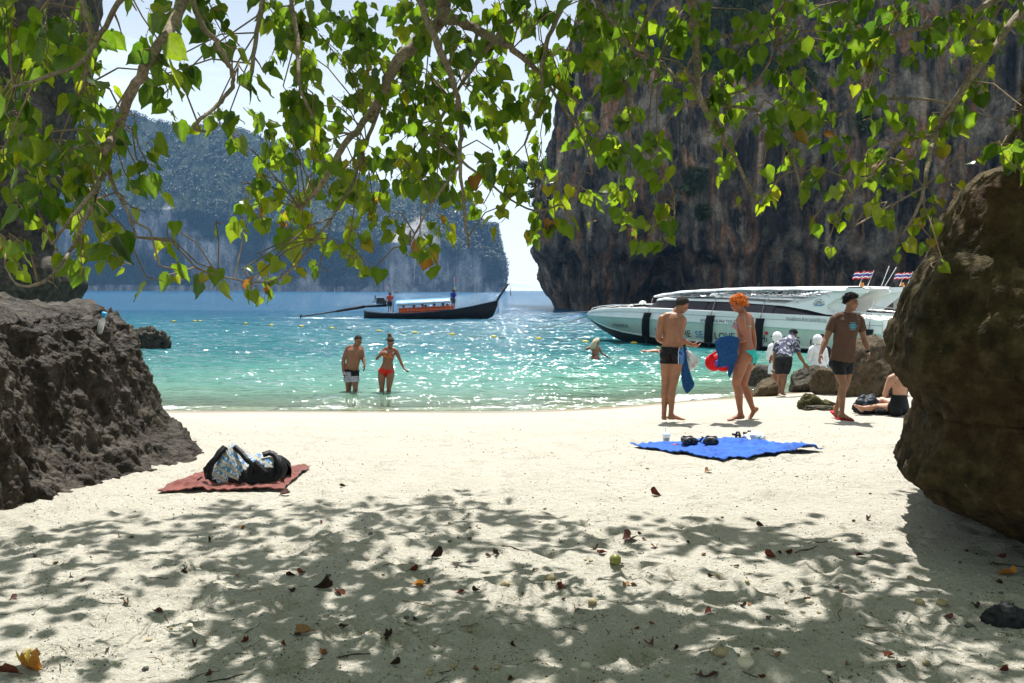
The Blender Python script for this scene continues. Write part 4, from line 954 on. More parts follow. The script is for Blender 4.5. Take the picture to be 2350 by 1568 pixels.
def build_speedboat():
    root = thing('speedboat', B0, 'long white speedboat with black fenders and lettering along its side', 'boat', 'moored speedboats')
    n = 44; ss = np.r_[np.linspace(0, 3, 20), np.linspace(3.25, 14, 24)]
    def band(name, lines, m, both=True, closed=False):
        """lines: list of functions s -> (t, z)"""
        mb = MB()
        for sg in (1, -1):
            g = [[bw(s, sg * f(s)[0], f(s)[1]) for f in lines] for s in ss]; mb.sheet(g)
        return mb.build(name, m, root)
    kn = lambda s: (np.interp(s, S_, KNB), np.interp(s, S_, KNZ)); sh = lambda s: (np.interp(s, S_, SHB), np.interp(s, S_, SHZ))
    ch = lambda s: (np.interp(s, S_, CHB), np.interp(s, S_, CHZ)); ke = lambda s: (0.0, np.interp(s, S_, KEZ))
    mids = [(lambda f: (lambda s: (float(side_t(s, ch(s)[1] + (kn(s)[1] - ch(s)[1]) * f)), ch(s)[1] + (kn(s)[1] - ch(s)[1]) * f)))(f) for f in (0, 0.2, 0.4, 0.6, 0.8, 1.0)]
    band('hull', mids, HULL)
    band('hull_bottom', [ke, lambda s: ((ch(s)[0]) * 0.6, (ke(s)[1] + 0.55 * (ch(s)[1] - ke(s)[1]))), ch], ANTIF)
    bl = band('bulwark', [kn, lambda s: (kn(s)[0] + 0.05, kn(s)[1] + 0.02), lambda s: (kn(s)[0] + 0.045, kn(s)[1] + 0.06), lambda s: (sh(s)[0] + 0.03, sh(s)[1] - 0.06), lambda s: (sh(s)[0] + 0.04, sh(s)[1]), lambda s: (max(0.0, sh(s)[0] - 0.08), sh(s)[1] + 0.02), lambda s: (max(0.0, sh(s)[0] - 0.12), sh(s)[1] - 0.08)], GEL)
    # a thin grey stripe along the bulwark
    mb = MB(); mb.tube([bw(s, side_t(s, kn(s)[1] + 0.62 * (sh(s)[1] - kn(s)[1])) + 0.035, kn(s)[1] + 0.62 * (sh(s)[1] - kn(s)[1])) for s in ss[2:]], 0.012, 5); mb.build('stripe', plain('grey_stripe', (0.35, 0.36, 0.36), 0.5), bl, inv=B0)
    mb = MB(); mb.tube([bw(s, side_t(s, ch(s)[1] + 0.06) + 0.01, ch(s)[1] + 0.06) for s in ss[3:]], 0.02, 5); mb.build('spray_rail', GEL, root)
    mb = MB(); g = [[bw(s, max(0.0, sh(s)[0] - 0.1) * k, sh(s)[1] - 0.06) for k in (-1, -0.5, 0, 0.5, 1)] for s in ss]; mb.sheet(g); mb.build('deck', GEL, root)
    mb = MB(); P = [(1.42, 0.12), (1.58, 0.76), (1.55, 1.3)]
    mb.sheet([[bw(14.0, -a, z) for a, z in P], [bw(14.0, a, z) for a, z in P]]); mb.add([bw(14, -1.42, 0.12), bw(14, 1.42, 0.12), bw(14, 0, -0.45)], [(0, 1, 2)]); mb.build('transom', GEL, root)
    # raised foredeck hatch, cleats, bow rail
    mb = MB()
    g = [[bw(s, k * w, z) for k in (-1, -0.6, 0, 0.6, 1)] for s, w, z in ((2.0, 0.5, 1.5), (2.05, 0.5, 1.66), (3.2, 0.85, 1.74), (4.0, 1.0, 1.74), (4.05, 1.0, 1.5))]; mb.sheet(g); mb.build('hatch', GEL, root)
    mb = MB()
    for sg in (1, -1):
        P = [bw(s, sg * max(0.02, np.interp(s, S_, SHB) - 0.1), np.interp(s, S_, SHZ) + h) for s, h in ((0.35, 0.0), (0.42, 0.12), (1.2, 0.14), (2.2, 0.15), (3.2, 0.12), (3.4, 0.0))]; mb.tube(P, 0.018, 6)
        for s in (0.9, 1.7, 2.6): b = np.interp(s, S_, SHB) - 0.1; mb.tube([bw(s, sg * b, np.interp(s, S_, SHZ)), bw(s, sg * b, np.interp(s, S_, SHZ) + 0.14)], 0.012, 5)
    mb.build('bow_rail', STEEL, root)
    mb = MB(); mb.ball(bw(3.35, 0.55, 1.78), (0.16, 0.12, 0.1)); mb.build('search_light', GEL, root)
    # glass band
    mb = MB(); s0 = np.linspace(4.0, 12.2, 24)
    top = lambda s: (np.interp(s, S_, SHB) - 0.26, np.interp(s, [4, 4.6, 8, 10.5, 12.2], [1.6, 1.93, 1.88, 1.74, 1.46]))
    bot = lambda s: (np.interp(s, S_, SHB) - 0.075, np.interp(s, S_, SHZ) + 0.005)
    for sg in (1, -1): mb.sheet([[bw(s, sg * bot(s)[0], bot(s)[1]), bw(s, sg * (bot(s)[0] + top(s)[0]) / 2, (bot(s)[1] + top(s)[1]) / 2), bw(s, sg * top(s)[0], top(s)[1])] for s in s0])
    g = [[bw(3.45 + 0.35 * abs(k), k * 1.3, 1.56), bw(4.0 + 0.35 * abs(k), k * 1.2, 1.78), bw(4.5 + 0.3 * abs(k), k * 1.12, 1.95)] for k in (-1, -0.6, -0.2, 0.2, 0.6, 1)]; mb.sheet(g)
    win = mb.build('window_band', GLASS, root)
    for s in (5.4, 6.9, 8.4, 9.8):
        mb = MB(); mb.tube([bw(s, bot(s)[0] + 0.008, bot(s)[1]), bw(s + 0.12, top(s)[0] + 0.008, top(s)[1])], 0.012, 5); mb.build('mullion', RUBBER, win, inv=B0)
    mb = MB()
    s1 = np.linspace(4.5, 11.4, 18)
    g = [[bw(s, -top(s)[0] - 0.05, top(s)[1]), bw(s, -top(s)[0] - 0.05, top(s)[1] + 0.07), bw(s, -top(s)[0] + 0.2, top(s)[1] + 0.12), bw(s, 0, top(s)[1] + 0.16), bw(s, top(s)[0] - 0.2, top(s)[1] + 0.12), bw(s, top(s)[0] + 0.05, top(s)[1] + 0.07), bw(s, top(s)[0] + 0.05, top(s)[1])] for s in s1]; mb.sheet(g)
    mb.build('cabin_roof', GEL, root)
    # canopy on lattice frames
    cz = lambda s: np.interp(s, [4.0, 4.7, 5.6, 8.2, 11.0, 12.6], [2.1, 2.2, 2.29, 2.42, 2.44, 2.40])
    cb = lambda s: np.interp(s, [4.0, 5.6, 12.6], [0.7, 1.32, 1.4])
    g = []
    for i, s in enumerate(np.linspace(4.0, 12.6, 34)):
        sag = 0.018 * math.sin(i * 1.55); g.append([bw(s, -cb(s) - 0.02, cz(s) - 0.07), bw(s, -cb(s), cz(s) + sag), bw(s, -cb(s) * 0.5, cz(s) + 0.05 + sag), bw(s, 0, cz(s) + 0.07), bw(s, cb(s) * 0.5, cz(s) + 0.05 + sag), bw(s, cb(s), cz(s) + sag), bw(s, cb(s) + 0.02, cz(s) - 0.07 + sag)])
    mb = MB(); mb.sheet(g); mb.build('canopy', TARP, root)
    for sg in (1, -1):
        mb = MB(); sv = np.linspace(4.1, 12.0, 26)
        mb.tube([bw(s, sg * cb(s), cz(s) - 0.06) for s in sv], 0.02, 6); mb.tube([bw(s, sg * cb(s), np.interp(s, [4.1, 5, 12], [2.05, 2.09, 2.13])) for s in sv[:-1]], 0.02, 6)
        for i in range(3, len(sv) - 1):
            z0, z1 = np.interp(sv[i], [4.1, 5, 12], [2.05, 2.09, 2.13]), cz(sv[i + 1]) - 0.06
            a, b = (z0, z1) if i % 2 else (z1, z0); mb.tube([bw(sv[i], sg * cb(sv[i]), a), bw(sv[i + 1], sg * cb(sv[i + 1]), b)], 0.014, 5)
        for s in (4.6, 6.2, 7.8, 9.4, 10.6): mb.tube([bw(s, sg * cb(s), 2.07), bw(s + 0.25, sg * (top(s)[0] - 0.02), top(s)[1] + 0.06)], 0.014, 5)
        mb.build('canopy_frame', STEEL, root)
    mb = MB()
    for s in np.linspace(4.4, 12, 9): mb.tube([bw(s, -cb(s), cz(s) - 0.07), bw(s, cb(s), cz(s) - 0.07)], 0.016, 5)
    mb.build('cross_bars', STEEL, root)
    # swept side arches
    arch = [(9.9, 1.80), (10.7, 1.84), (11.3, 2.0), (11.7, 2.17), (12.1, 2.34), (12.6, 2.45), (13.1, 2.46), (13.38, 2.34), (13.2, 2.27), (12.7, 2.22), (12.2, 2.02), (11.9, 1.78), (11.98, 1.6), (12.3, 1.44), (11.9, 1.47), (11.2, 1.62), (10.4, 1.74)]
    for sg in (1, -1):
        mb = MB(); k = len(arch)
        o1 = [bw(s, sg * (np.interp(s, S_, SHB) - 0.07 - 0.22 * max(0, z - 1.5)), z) for s, z in arch]; o2 = [bw(s, sg * (np.interp(s, S_, SHB) - 0.25 - 0.22 * max(0, z - 1.5)), z - 0.01) for s, z in arch]
        bm = bmesh.new(); v1 = [bm.verts.new(p - B0) for p in o1]; v2 = [bm.verts.new(p - B0) for p in o2]
        bm.faces.new(v1); bm.faces.new(v2[::-1])
        for i in range(k): bm.faces.new((v1[i], v2[i], v2[(i + 1) % k], v1[(i + 1) % k]))
        bmesh.ops.triangulate(bm, faces=[f for f in bm.faces if len(f.verts) > 4]); bmesh.ops.recalc_face_normals(bm, faces=bm.faces)
        me = bpy.data.meshes.new('side_arch'); bm.to_mesh(me); bm.free(); me.materials.append(GEL); ar = link(bpy.data.objects.new('side_arch', me), root)
        if sg == 1: arch_part = ar
    mb = MB(); g = [[bw(s, t, z) for t in (-1.2, -0.6, 0, 0.6, 1.2)] for s, z in ((12.5, 2.43), (12.6, 2.49), (13.1, 2.5), (13.35, 2.36), (13.1, 2.38), (12.5, 2.43))]; mb.sheet(g); mb.build('arch_beam', GEL, root)
    mb = MB(); mb.sheet([[bw(12.0, t, z) for z in (1.3, 1.9, 2.3)] for t in (-1.25, 0, 1.25)]); mb.build('aft_bulkhead', BROWNIN, root)
    mb = MB()
    for sg in (1, -1):
        P = [bw(12.0, sg * 1.52, 1.72), bw(12.2, sg * 1.53, 1.62), bw(13.4, sg * 1.5, 1.55), bw(14.2, sg * 1.45, 1.35), bw(14.6, sg * 1.4, 1.0)]; mb.tube(P, 0.02, 6)
        for q in P[1:4]: mb.tube([q, q - Vector((0, 0, 0.3))], 0.015, 5)
    mb.build('stern_rail', STEEL, root)
    mb = MB(); mb.box(bw(14.35, 0, 0.3), (0.7, 2.4, 0.08), Matrix.Rotation(math.atan2(BA.y, BA.x), 3, 'Z')); mb.build('swim_platform', GEL, root)
    for k, t in enumerate((-0.9, 0, 0.9)):
        mb = MB(); mb.rings([(bw(14.55, t, z), BA * a, BN * b) for z, a, b in ((0.1, 0.14, 0.12), (0.5, 0.2, 0.16), (0.9, 0.26, 0.2), (1.15, 0.24, 0.18), (1.22, 0.12, 0.1))], 12); mb.build('outboard_motor', plain('engine_cowl', (0.7, 0.7, 0.7), 0.3), root)
    # fenders
    for px, y0, y1 in ((1489, 714, 776), (1633, 720, 786), (1747, 727, 795), (1995, 752, 800)):
        s, z = hull_sz(px, y0 + 4); s2, z2 = hull_sz(px - 5, y1)
        mb = MB(); g = []; m = 8
        for i in range(m + 1):
            f = i / m; sa, za = s + (s2 - s) * f, z + (z2 - z) * f; t = float(side_t(sa, za))
            for dt in (0.05,): g.append([bw(sa - 0.16, t + 0.05, za), bw(sa - 0.15, t + 0.17, za), bw(sa, t + 0.2, za), bw(sa + 0.15, t + 0.17, za), bw(sa + 0.16, t + 0.05, za)])
        mb.sheet(g); mb.add([g[0][k] for k in range(5)], [(0, 1, 2, 3, 4)]); mb.add([g[-1][k] for k in range(5)], [(0, 1, 2, 3, 4)])
        fe = mb.build('fender', RUBBER, root, smooth=False)
        mb = MB(); mb.tube([bw(s, float(side_t(s, z)) + 0.1, z), bw(s + 0.05, top(max(4.0, s))[0] + 0.06 if s > 4 else SHB[4] - 0.1, 2.0 if s > 4 else 1.6)], 0.012, 4); mb.tube([bw(s2, float(side_t(s2, z2)) + 0.1, z2), bw(s2, float(side_t(s2, max(0.05, z2 - 0.3))) + 0.04, max(0.02, z2 - 0.3))], 0.01, 4); mb.build('fender_line', ROPE, fe, inv=B0)
    # lettering
    def write(body, a, b, hpx, m, name='lettering', parent=root, lift=0.03):
        """Text between picture points a and b (left and right end of the baseline), cap height hpx pixels."""
        v, f = text_mesh(body); (sa, za), (sb, zb) = hull_sz(*a), hull_sz(*b)
        x0, x1 = v[:, 0].min(), v[:, 0].max(); H = hpx * 35 / FPX / 0.71
        mb = MB(); P = []
        for x, y in v:
            q = (x - x0) / (x1 - x0); s = sa + (sb - sa) * q; z = za + (zb - za) * q + y * H
            P.append(bw(s, float(side_t(s, z)) + lift, z))
        mb.add(P, f); return mb.build(name, m, parent, smooth=False, recalc=False)
    Z = lambda x, y: (1313.3 + 0.3477 * x, 583.7 + 0.3477 * y)
    write('ศรีสวัสดิ์ 8', Z(272, 478), Z(372, 484), 8.5, INK, lift=0.03)
    write('WWW.PHI PHI TOURS', Z(845, 447), Z(1096, 459), 8, INK, lift=0.06)
    write('W', Z(556, 528), Z(600, 531), 16, INK); write('THE', Z(694, 541), Z(786, 546), 16, INK); write('SEA', Z(815, 549), Z(905, 553), 16.5, INKB); write('LOVE', Z(944, 558), Z(1076, 565), 16, INK)
    write('PHI', Z(1130, 568), Z(1196, 571), 16, INK); write('PHı', Z(1213, 573), Z(1288, 580), 16, INK); write('TOURS', Z(1312, 583), Z(1506, 592), 16, INK)
    s, z = hull_sz(*Z(1283, 521)); mb = MB(); c = bw(s, float(side_t(s, z)) + 0.03, z); mb.add([c] + [c + BA * 0.075 * math.cos(k * math.pi / 8) + Vector((0, 0, 0.075 * math.sin(k * math.pi / 8))) for k in range(16)], [(0, 1 + k, 1 + (k + 1) % 16) for k in range(16)]); mb.build('lettering', INKR, root, smooth=False, recalc=False)
    write('จำนวนผู้โดยสาร 40 คน คนประจำเรือ 3 คน', Z(1412, 432), Z(1680, 444), 6, INK, lift=0.065)
    # ship's wheel emblem with an arc of letters on the arch
    c0 = Vector((11.62, 0, 1.83)); ac = lambda ds, dz: bw(11.62 + ds, np.interp(11.62 + ds, S_, SHB) - 0.07 - 0.22 * max(0, 1.83 + dz - 1.5) + 0.015, 1.83 + dz)
    mb = MB()
    for k in range(14):
        a0, a1 = math.pi * (0.02 + 0.96 * k / 14), math.pi * (0.02 + 0.96 * (k + 1) / 14)
        for r0, r1 in ((0.115, 0.13), (0.045, 0.055)): mb.add([ac(r * math.cos(a), r * math.sin(a)) for r, a in ((r0, a0), (r1, a0), (r1, a1), (r0, a1))], [(0, 1, 2, 3)])
    for k in range(7):
        a = math.pi * k / 6; mb.add([ac(r * math.cos(a) + d * math.sin(a), r * math.sin(a) - d * math.cos(a)) for r, d in ((0.05, -0.006), (0.05, 0.006), (0.15, 0.006), (0.15, -0.006))], [(0, 1, 2, 3)])
    em = mb.build('emblem', INK, root, smooth=False, recalc=False)
    mb = MB(); mb.add([ac(x, y) for x, y in ((-0.16, -0.03), (-0.05, 0.0), (0.06, -0.025), (0.17, 0.005), (0.17, -0.03), (0.06, -0.06), (-0.05, -0.04), (-0.16, -0.06))], [(0, 1, 6, 7), (1, 2, 5, 6), (2, 3, 4, 5)]); mb.build('wave_mark', INKB, em, smooth=False, recalc=False, inv=B0)
    mb = MB(); txt = 'KOH PHI PHI TOUR'
    for i, chx in enumerate(txt):
        if chx == ' ': continue
        v, f = text_mesh(chx); an = math.pi * (1.02 - 1.04 * i / (len(txt) - 1)); rt = an - math.pi / 2; v = (v - np.array([v[:, 0].mean(), 0])) * 0.075
        mb.add([ac(0.17 * math.cos(an) + x * math.cos(rt) - y * math.sin(rt), 0.17 * math.sin(an) + x * math.sin(rt) + y * math.cos(rt)) for x, y in v], f)
    mb.build('arc_lettering', INK, em, smooth=False, recalc=False, inv=B0)
    # flags, light, aerial on the arch
    def flag(base, top, w, hgt, name='flag'):
        mb = MB(); mb.tube([base, top], 0.012, 5); po = mb.build('flag_pole', STEEL, root)
        cols = [flat('flag_red', (0.55, 0.03, 0.05)), flat('flag_white', (0.8, 0.8, 0.8)), flat('flag_blue', (0.08, 0.06, 0.28))]
        mb = MB(); ax = (top - base).normalized(); seq = [(0, 1 / 6, 0), (1 / 6, 2 / 6, 1), (2 / 6, 4 / 6, 2), (4 / 6, 5 / 6, 1), (5 / 6, 1, 0)]
        for a, b, mi in seq:
            g = []
            for i in range(9):
                f = i / 8; droop = Vector((-w * f, 0.07 * math.sin(f * 7), -0.22 * w * f - 0.03 * math.sin(f * 6)))
                g.append([top - ax * hgt * a + droop, top - ax * hgt * b + droop * 0.97])
            mb.sheet(g, mi)
        mb.build('flag', cols, po, inv=B0)
    flag(bw(12.75, 0.5, 2.45), bw(12.95, 0.5, 3.1), 0.36, 0.28); flag(bw(12.95, 0.2, 2.45), bw(13.2, 0.2, 3.12), 0.33, 0.3)
    mb = MB(); mb.rings([(bw(12.9, 0.55, z), BA * r, BN * r) for z, r in ((2.48, 0.08), (2.56, 0.08), (2.57, 0.06), (2.66, 0.05))], 10); mb.build('beacon', plain('amber_beacon', (0.6, 0.22, 0.02), 0.3), root)
    mb = MB(); mb.tube([bw(13.2, -0.6, 2.45), bw(13.5, -0.6, 3.3)], 0.012, 5); mb.tube([bw(13.25, -0.8, 2.45), bw(13.7, -0.8, 3.25)], 0.012, 5); mb.build('aerial', GEL, root)
    return root
def copy_tree(o, parent=None):
    c = o.copy(); COL.objects.link(c); c.parent = parent
    for ch in list(o.children): copy_tree(ch, c)
    return c
boat = build_speedboat()
b2 = copy_tree(boat); b2.location = B0 + Vector((3.4, 4.3, 0.05)); b2['label'] = 'second white speedboat, mostly hidden behind the lettered one'
b3 = copy_tree(boat); b3.location = B0 + Vector((8.2, 6.6, 0.0)); b3['label'] = 'farthest white speedboat, a sliver beside the overhanging rock'

def build_ropes():
    for a, c, sag, lab in ((bw(0.2, 0.1, 1.35), on_sea(1195, 716, 0.0), 0.3, 'upper mooring line running left from the speedboat bow'), (bw(0.1, 0.12, 1.15), on_sea(1230, 752, 0.0), 0.25, 'lower mooring line running down into the water from the speedboat bow')):
        mb = MB(); P = [a.lerp(c, t) - Vector((0, 0, sag * 4 * t * (1 - t) * 0.5)) for t in np.linspace(0, 1, 14)]; mb.tube(P, 0.014, 5)
        tag(mb.build('mooring_line', ROPE, None), lab, 'rope')
    pts = [(355, 738), (399, 739), (447, 738.5), (459, 738.5), (564, 744), (623, 748), (692, 750.5), (762, 755), (870, 762), (953, 766), (1038, 769.5), (1133, 775), (1236, 780), (1343, 787), (1455, 790), (1582, 797)]
    sp = [on_sea(*p) for p in pts]
    mb = MB(); P = []
    for a, c in zip(sp, sp[1:]):
        for k in range(8): t = k / 8; P.append(a.lerp(c, t) + Vector((0, 0.25 * math.sin(t * 6.28), 0.0 + 0.022 * math.sin(t * 15 + a.x))))
    mb.tube(P + [sp[-1] + Vector((0, 0, 0.0))], 0.013, 5); tag(mb.build('buoy_rope', plain('dark_rope', (0.03, 0.028, 0.024), 0.9), None), 'dark rope line threaded through the yellow buoys', 'rope')
    yel = plain('yellow_float', (0.55, 0.42, 0.05), 0.5, var=0.35, scale=9); drt = plain('weedy_waterline', (0.06, 0.055, 0.02), 0.9)
    root0 = None
    for i, p in enumerate(sp[1:]):
        lab = f'yellow float, {["first","second","third","fourth","fifth","sixth","seventh","eighth","ninth","tenth","eleventh","twelfth","thirteenth","fourteenth","fifteenth"][i]} from the left along the rope line'
        t = thing('buoy', (p.x, p.y, 0.0), lab, 'buoy', 'yellow floats on the swimming line')
        if root0 is None:
            mb = MB(); mb.rings([((x, 0, 0.06), (0, r, 0), (0, 0, r * 0.85)) for x, r in ((-0.235, 0.03), (-0.2, 0.08), (-0.12, 0.135), (0, 0.155), (0.12, 0.135), (0.2, 0.08), (0.235, 0.03))], 14); fl = mb.build('float', yel, t, inv=(0, 0, 0))
            mb = MB(); mb.rings([((x, 0, 0.0), (0, r, 0), (0, 0, r * 0.5)) for x, r in ((-0.2, 0.07), (-0.12, 0.15), (0, 0.17), (0.12, 0.15), (0.2, 0.07))], 14); w = mb.build('waterline_band', drt, t, inv=(0, 0, 0)); root0 = (fl, w)
            
            for sg in (-1, 1): mb = MB(); mb.tube([(sg * 0.3, 0, 0.04), (sg * 0.22, 0, 0.05)], 0.03, 6); root0 += (mb.build('eyelet', drt, t, inv=(0, 0, 0)),)
        else:
            for q in root0: c = q.copy(); COL.objects.link(c); c.parent = t
        t.rotation_euler = (random.uniform(-.15, .15), random.uniform(-.1, .1), random.uniform(-.4, .4))
        s_ = 0.64 if i > 3 else 0.6; t.scale = (s_, s_, s_)
build_ropes()

# --- longtail boat
LY = 71.0; LK = LY / FPX
def lx(zx, zy, dy=0.0):
    """Point of the longtail from enlarged-view coordinates, at its own distance."""
    p = pt(671.3 + 0.2236 * zx, 630.5 + 0.2236 * zy, LY + dy); return p
DARKW = plain('dark_painted_wood', (0.016, 0.014, 0.013), 0.5, var=0.35, scale=2.0)
def build_longtail():
    base = lx(1400, 450); base.z = 0
    root = thing('longtail_boat', base, 'dark wooden longtail boat with blue awning crossing the bay', 'boat')
    st = [(735, 368, 0.1, 445), (800, 384, 0.62, 452), (950, 396, 0.85, 456), (1200, 396, 0.95, 458), (1450, 380, 0.95, 458), (1650, 357, 0.86, 458), (1850, 322, 0.6, 456), (1980, 293, 0.36, 452), (2060, 276, 0.18, 410), (2105, 262, 0.05, 300)]
    mb = MB(); gn, gf = [], []
    for zx, zy, b, zk in st:
        s, k = lx(zx, zy), lx(zx, zk); k.z -= 0.12
        row = lambda sg: [Vector((k.x, LY, k.z)), Vector((k.x + (s.x - k.x) * .3, LY - sg * b * 0.75, k.z + (s.z - k.z) * 0.3)), Vector((k.x + (s.x - k.x) * .7, LY - sg * b * 0.97, k.z + (s.z - k.z) * 0.7)), Vector((s.x, LY - sg * b, s.z))]
        gn.append(row(1)); gf.append(row(-1))
    mb.sheet(gn); mb.sheet(gf); mb.sheet([[g[3], f[3] - Vector((0, 0, 0))] for g, f in zip(gn[:1], gf[:1])] * 2) if False else None
    mb.build('hull', DARKW, root)
    mb = MB(); mb.tube([g[3] + Vector((0, -0.02, 0)) for g in gn], 0.05, 6); mb.tube([g[3] + Vector((0, 0.02, 0)) for g in gf], 0.05, 6); mb.build('gunwale', plain('blue_painted_trim', (0.03, 0.06, 0.085), 0.5), root)
    mb = MB(); mb.sheet([[g[3] * 0.85 + Vector((0, LY * 0.15, g[1].z * 0.15)), f[3] * 0.85 + Vector((0, LY * 0.15, f[1].z * 0.15))] for g, f in zip(gn[5:], gf[5:])]); mb.build('foredeck', plain('worn_deck_wood', (0.25, 0.2, 0.15), 0.8), root)
    mb = MB(); mb.sheet([[g[2] + Vector((0, 0.05, -0.12)), f[2] + Vector((0, -0.05, -0.12))] for g, f in zip(gn[:6], gf[:6])]); mb.build('floor_boards', DARKW, root)
    a, b, c = lx(2085, 290), lx(2140, 200), lx(2212, 95)
    mb = MB(); mb.rings([(a, (0.16, 0, 0.06), (0, 0.14, 0)), (lx(2105, 255), (0.15, 0, 0.06), (0, 0.13, 0)), (b, (0.14, 0, 0.06), (0, 0.12, 0)), (c, (0.15, 0, 0.07), (0, 0.12, 0)), (lx(2222, 90), (0.1, 0, 0.05), (0, 0.08, 0))], 8); pr = mb.build('prow', DARKW, root)
    mb = MB(); mb.tube([lx(2228, 100), lx(2238, 150), lx(2238, 215)], [0.015, 0.02, 0.045], 6); mb.tube([lx(2110, 275), lx(2112, 340), lx(2110, 395)], [0.02, 0.015, 0.035], 6); mb.build('tassel', plain('faded_red_cloth', (0.2, 0.07, 0.06), 0.9), pr, inv=base)
    # awning
    mb = MB(); g = []
    for i in range(15):
        f = i / 14; t_ = lx(1075 + 548 * f, 272 - 27 * f); bz = lx(1075 + 548 * f, 300 - 35 * f).z
        g.append([Vector((t_.x, LY - 0.98, bz + 0.02 * math.sin(i * 2))), Vector((t_.x, LY - 0.8, t_.z - 0.02)), Vector((t_.x, LY, t_.z + 0.08)), Vector((t_.x, LY + 0.8, t_.z - 0.02)), Vector((t_.x, LY + 0.98, bz))])
    mb.sheet(g); mb.build('awning', plain('blue_tarp', (0.05, 0.2, 0.42), 0.35, var=0.15, scale=1.2, bmp=0.3, bscale=2, bdist=0.08), root)
    mb = MB()
    for dy in (-0.9, 0.9):
        mb.tube([lx(1085, 320, dy), lx(1620, 280, dy)], 0.03, 5)
        for zx in (1090, 1225, 1380, 1530, 1625): mb.tube([lx(zx, 400 - (zx - 1090) * 0.06, dy), lx(zx, 290 - (zx - 1090) * 0.06, dy)], 0.022, 5)
    mb.build('awning_frame', plain('grey_poles', (0.3, 0.29, 0.27), 0.6), root)
    mb = MB(); g = [[Vector((lx(1085 + 60 * i, 312 - 3.9 * i).x, LY - 0.99, lx(1085, 304 - 3.9 * i).z)), Vector((lx(1085 + 60 * i, 312 - 3.9 * i).x, LY - 0.97, lx(1085, (318 if i % 2 else 314) - 3.9 * i).z))] for i in range(9)]; mb.sheet(g); mb.build('rolled_curtain', plain('grey_canvas', (0.45, 0.46, 0.45), 0.8), root)
    # engine on its pole
    mb = MB(); mb.tube([lx(970, 315), lx(820, 322), lx(740, 328)], [0.1, 0.1, 0.07], 8); mb.tube([lx(742, 326), lx(450, 378)], [0.13, 0.1], 8); mb.tube([lx(450, 376), lx(160, 420), lx(95, 428)], [0.06, 0.05, 0.04], 8); mb.tube([lx(1010, 305), lx(950, 312)], 0.03, 6)
    mb.build('propeller_shaft', DARKW, root)
    mb = MB(); e = lx(905, 275); mb.box(e, (0.62, 0.5, 0.4)); mb.box(e + Vector((0.05, -0.1, 0.24)), (0.5, 0.35, 0.12)); mb.tube([e + Vector((-0.45, 0, 0.1)), e + Vector((-0.42, 0, 0.5))], 0.05, 6); mb.tube([e + Vector((-0.3, -0.2, 0.22)), e + Vector((0.3, -0.2, 0.24))], 0.09, 8); mb.tube([e + Vector((0.3, -0.3, -0.05)), e + Vector((0.3, 0.2, -0.05))], 0.2, 10); mb.tube([e + Vector((-0.7, 0, -0.05)), e + Vector((-0.3, 0, 0.05))], 0.03, 6); mb.build('engine', plain('greasy_engine', (0.03, 0.03, 0.03), 0.4, 0.5), root, smooth=False)
    mb = MB(); q = lx(85, 427)
    for k in range(3): an = k * 2.09; mb.box(q + Vector((0, 0.1 * math.cos(an), 0.1 * math.sin(an))), (0.05, 0.12, 0.2), Euler((an, 0.5, 0)).to_matrix())
    mb.ball(q, 0.06); mb.build('propeller', DARKW, root)
    mb = MB(); mb.tube([lx(1033, 395), lx(1032, 172)], 0.035, 6); mb.tube([lx(955, 165), lx(1080, 178), lx(1108, 192)], 0.02, 5); mb.box(lx(1066, 183), (0.3, 0.15, 0.08)); mb.build('mast', plain('mast_wood', (0.12, 0.1, 0.09), 0.7), root)
    mb = MB(); mb.tube([lx(1830, 300), lx(1832, 268), lx(1870, 265), lx(1880, 300)], 0.025, 5); mb.tube([lx(1985, 275), lx(2060, 238), lx(2066, 262)], 0.02, 5); mb.build('bow_rail', STEEL, root)
    mb = MB(); mb.tube([lx(1668, 300), lx(1664, 25)], 0.015, 5); fp = mb.build('flag_pole', STEEL, root)
    for y0, y1, c in ((28, 78, (0.5, 0.08, 0.12)), (80, 115, (0.05, 0.25, 0.6)), (117, 155, (0.65, 0.6, 0.1))):
        mb = MB(); mb.sheet([[lx(1665, y0), lx(1667, y1)], [lx(1676, y0 + 8, 0.1), lx(1678, y1 + 3, 0.1)], [lx(1660, (y0 + y1) / 2, 0.25), lx(1662, y1 + 4, 0.25)]]); mb.build('pennant', flat('pennant_%d' % y0, c), fp, inv=base)
    v, f = text_mesh('GUARD 2'); x0, x1 = v[:, 0].min(), v[:, 0].max()
    return root
build_longtail()
VEST = plain('orange_vest', (0.75, 0.13, 0.03), 0.6, var=0.2, scale=5)
def life_vests():
    """Vests hung in a row along the longtail's side."""
    n = 15; names = ['first', 'second', 'third', 'fourth', 'fifth', 'sixth', 'seventh', 'eighth', 'ninth', 'tenth', 'eleventh', 'twelfth', 'thirteenth', 'fourteenth', 'last']
    dark = plain('black_webbing', (0.02, 0.02, 0.022), 0.8)
    for i in range(n):
        zx = 1112 + i * 37.5; p = lx(zx, 368 - (zx - 1100) * 0.05, -0.78)
        t = thing('life_vest', p, f'orange life vest hung in the longtail boat, {names[i]} from its stern', 'life vest', 'life vests along the longtail')
        mb = MB()
        for dx in (-0.075, 0.075): mb.rings([(p + Vector((dx, 0, z)), (w, 0, 0), (0, 0.05, 0)) for z, w in ((-0.3, 0.055), (-0.26, 0.078), (0.0, 0.075), (0.14, 0.07), (0.22, 0.045))], 8)
        mb.build('panel', VEST, t)
        mb = MB()
        for dz in (-0.13, 0.1): mb.box(p + Vector((0, -0.055, dz)), (0.3, 0.012, 0.04))
        mb.build('strap', dark, t)
        t.rotation_euler = (0, R(random.uniform(-9, 9)), R(random.uniform(-20, 20)))
life_vests()
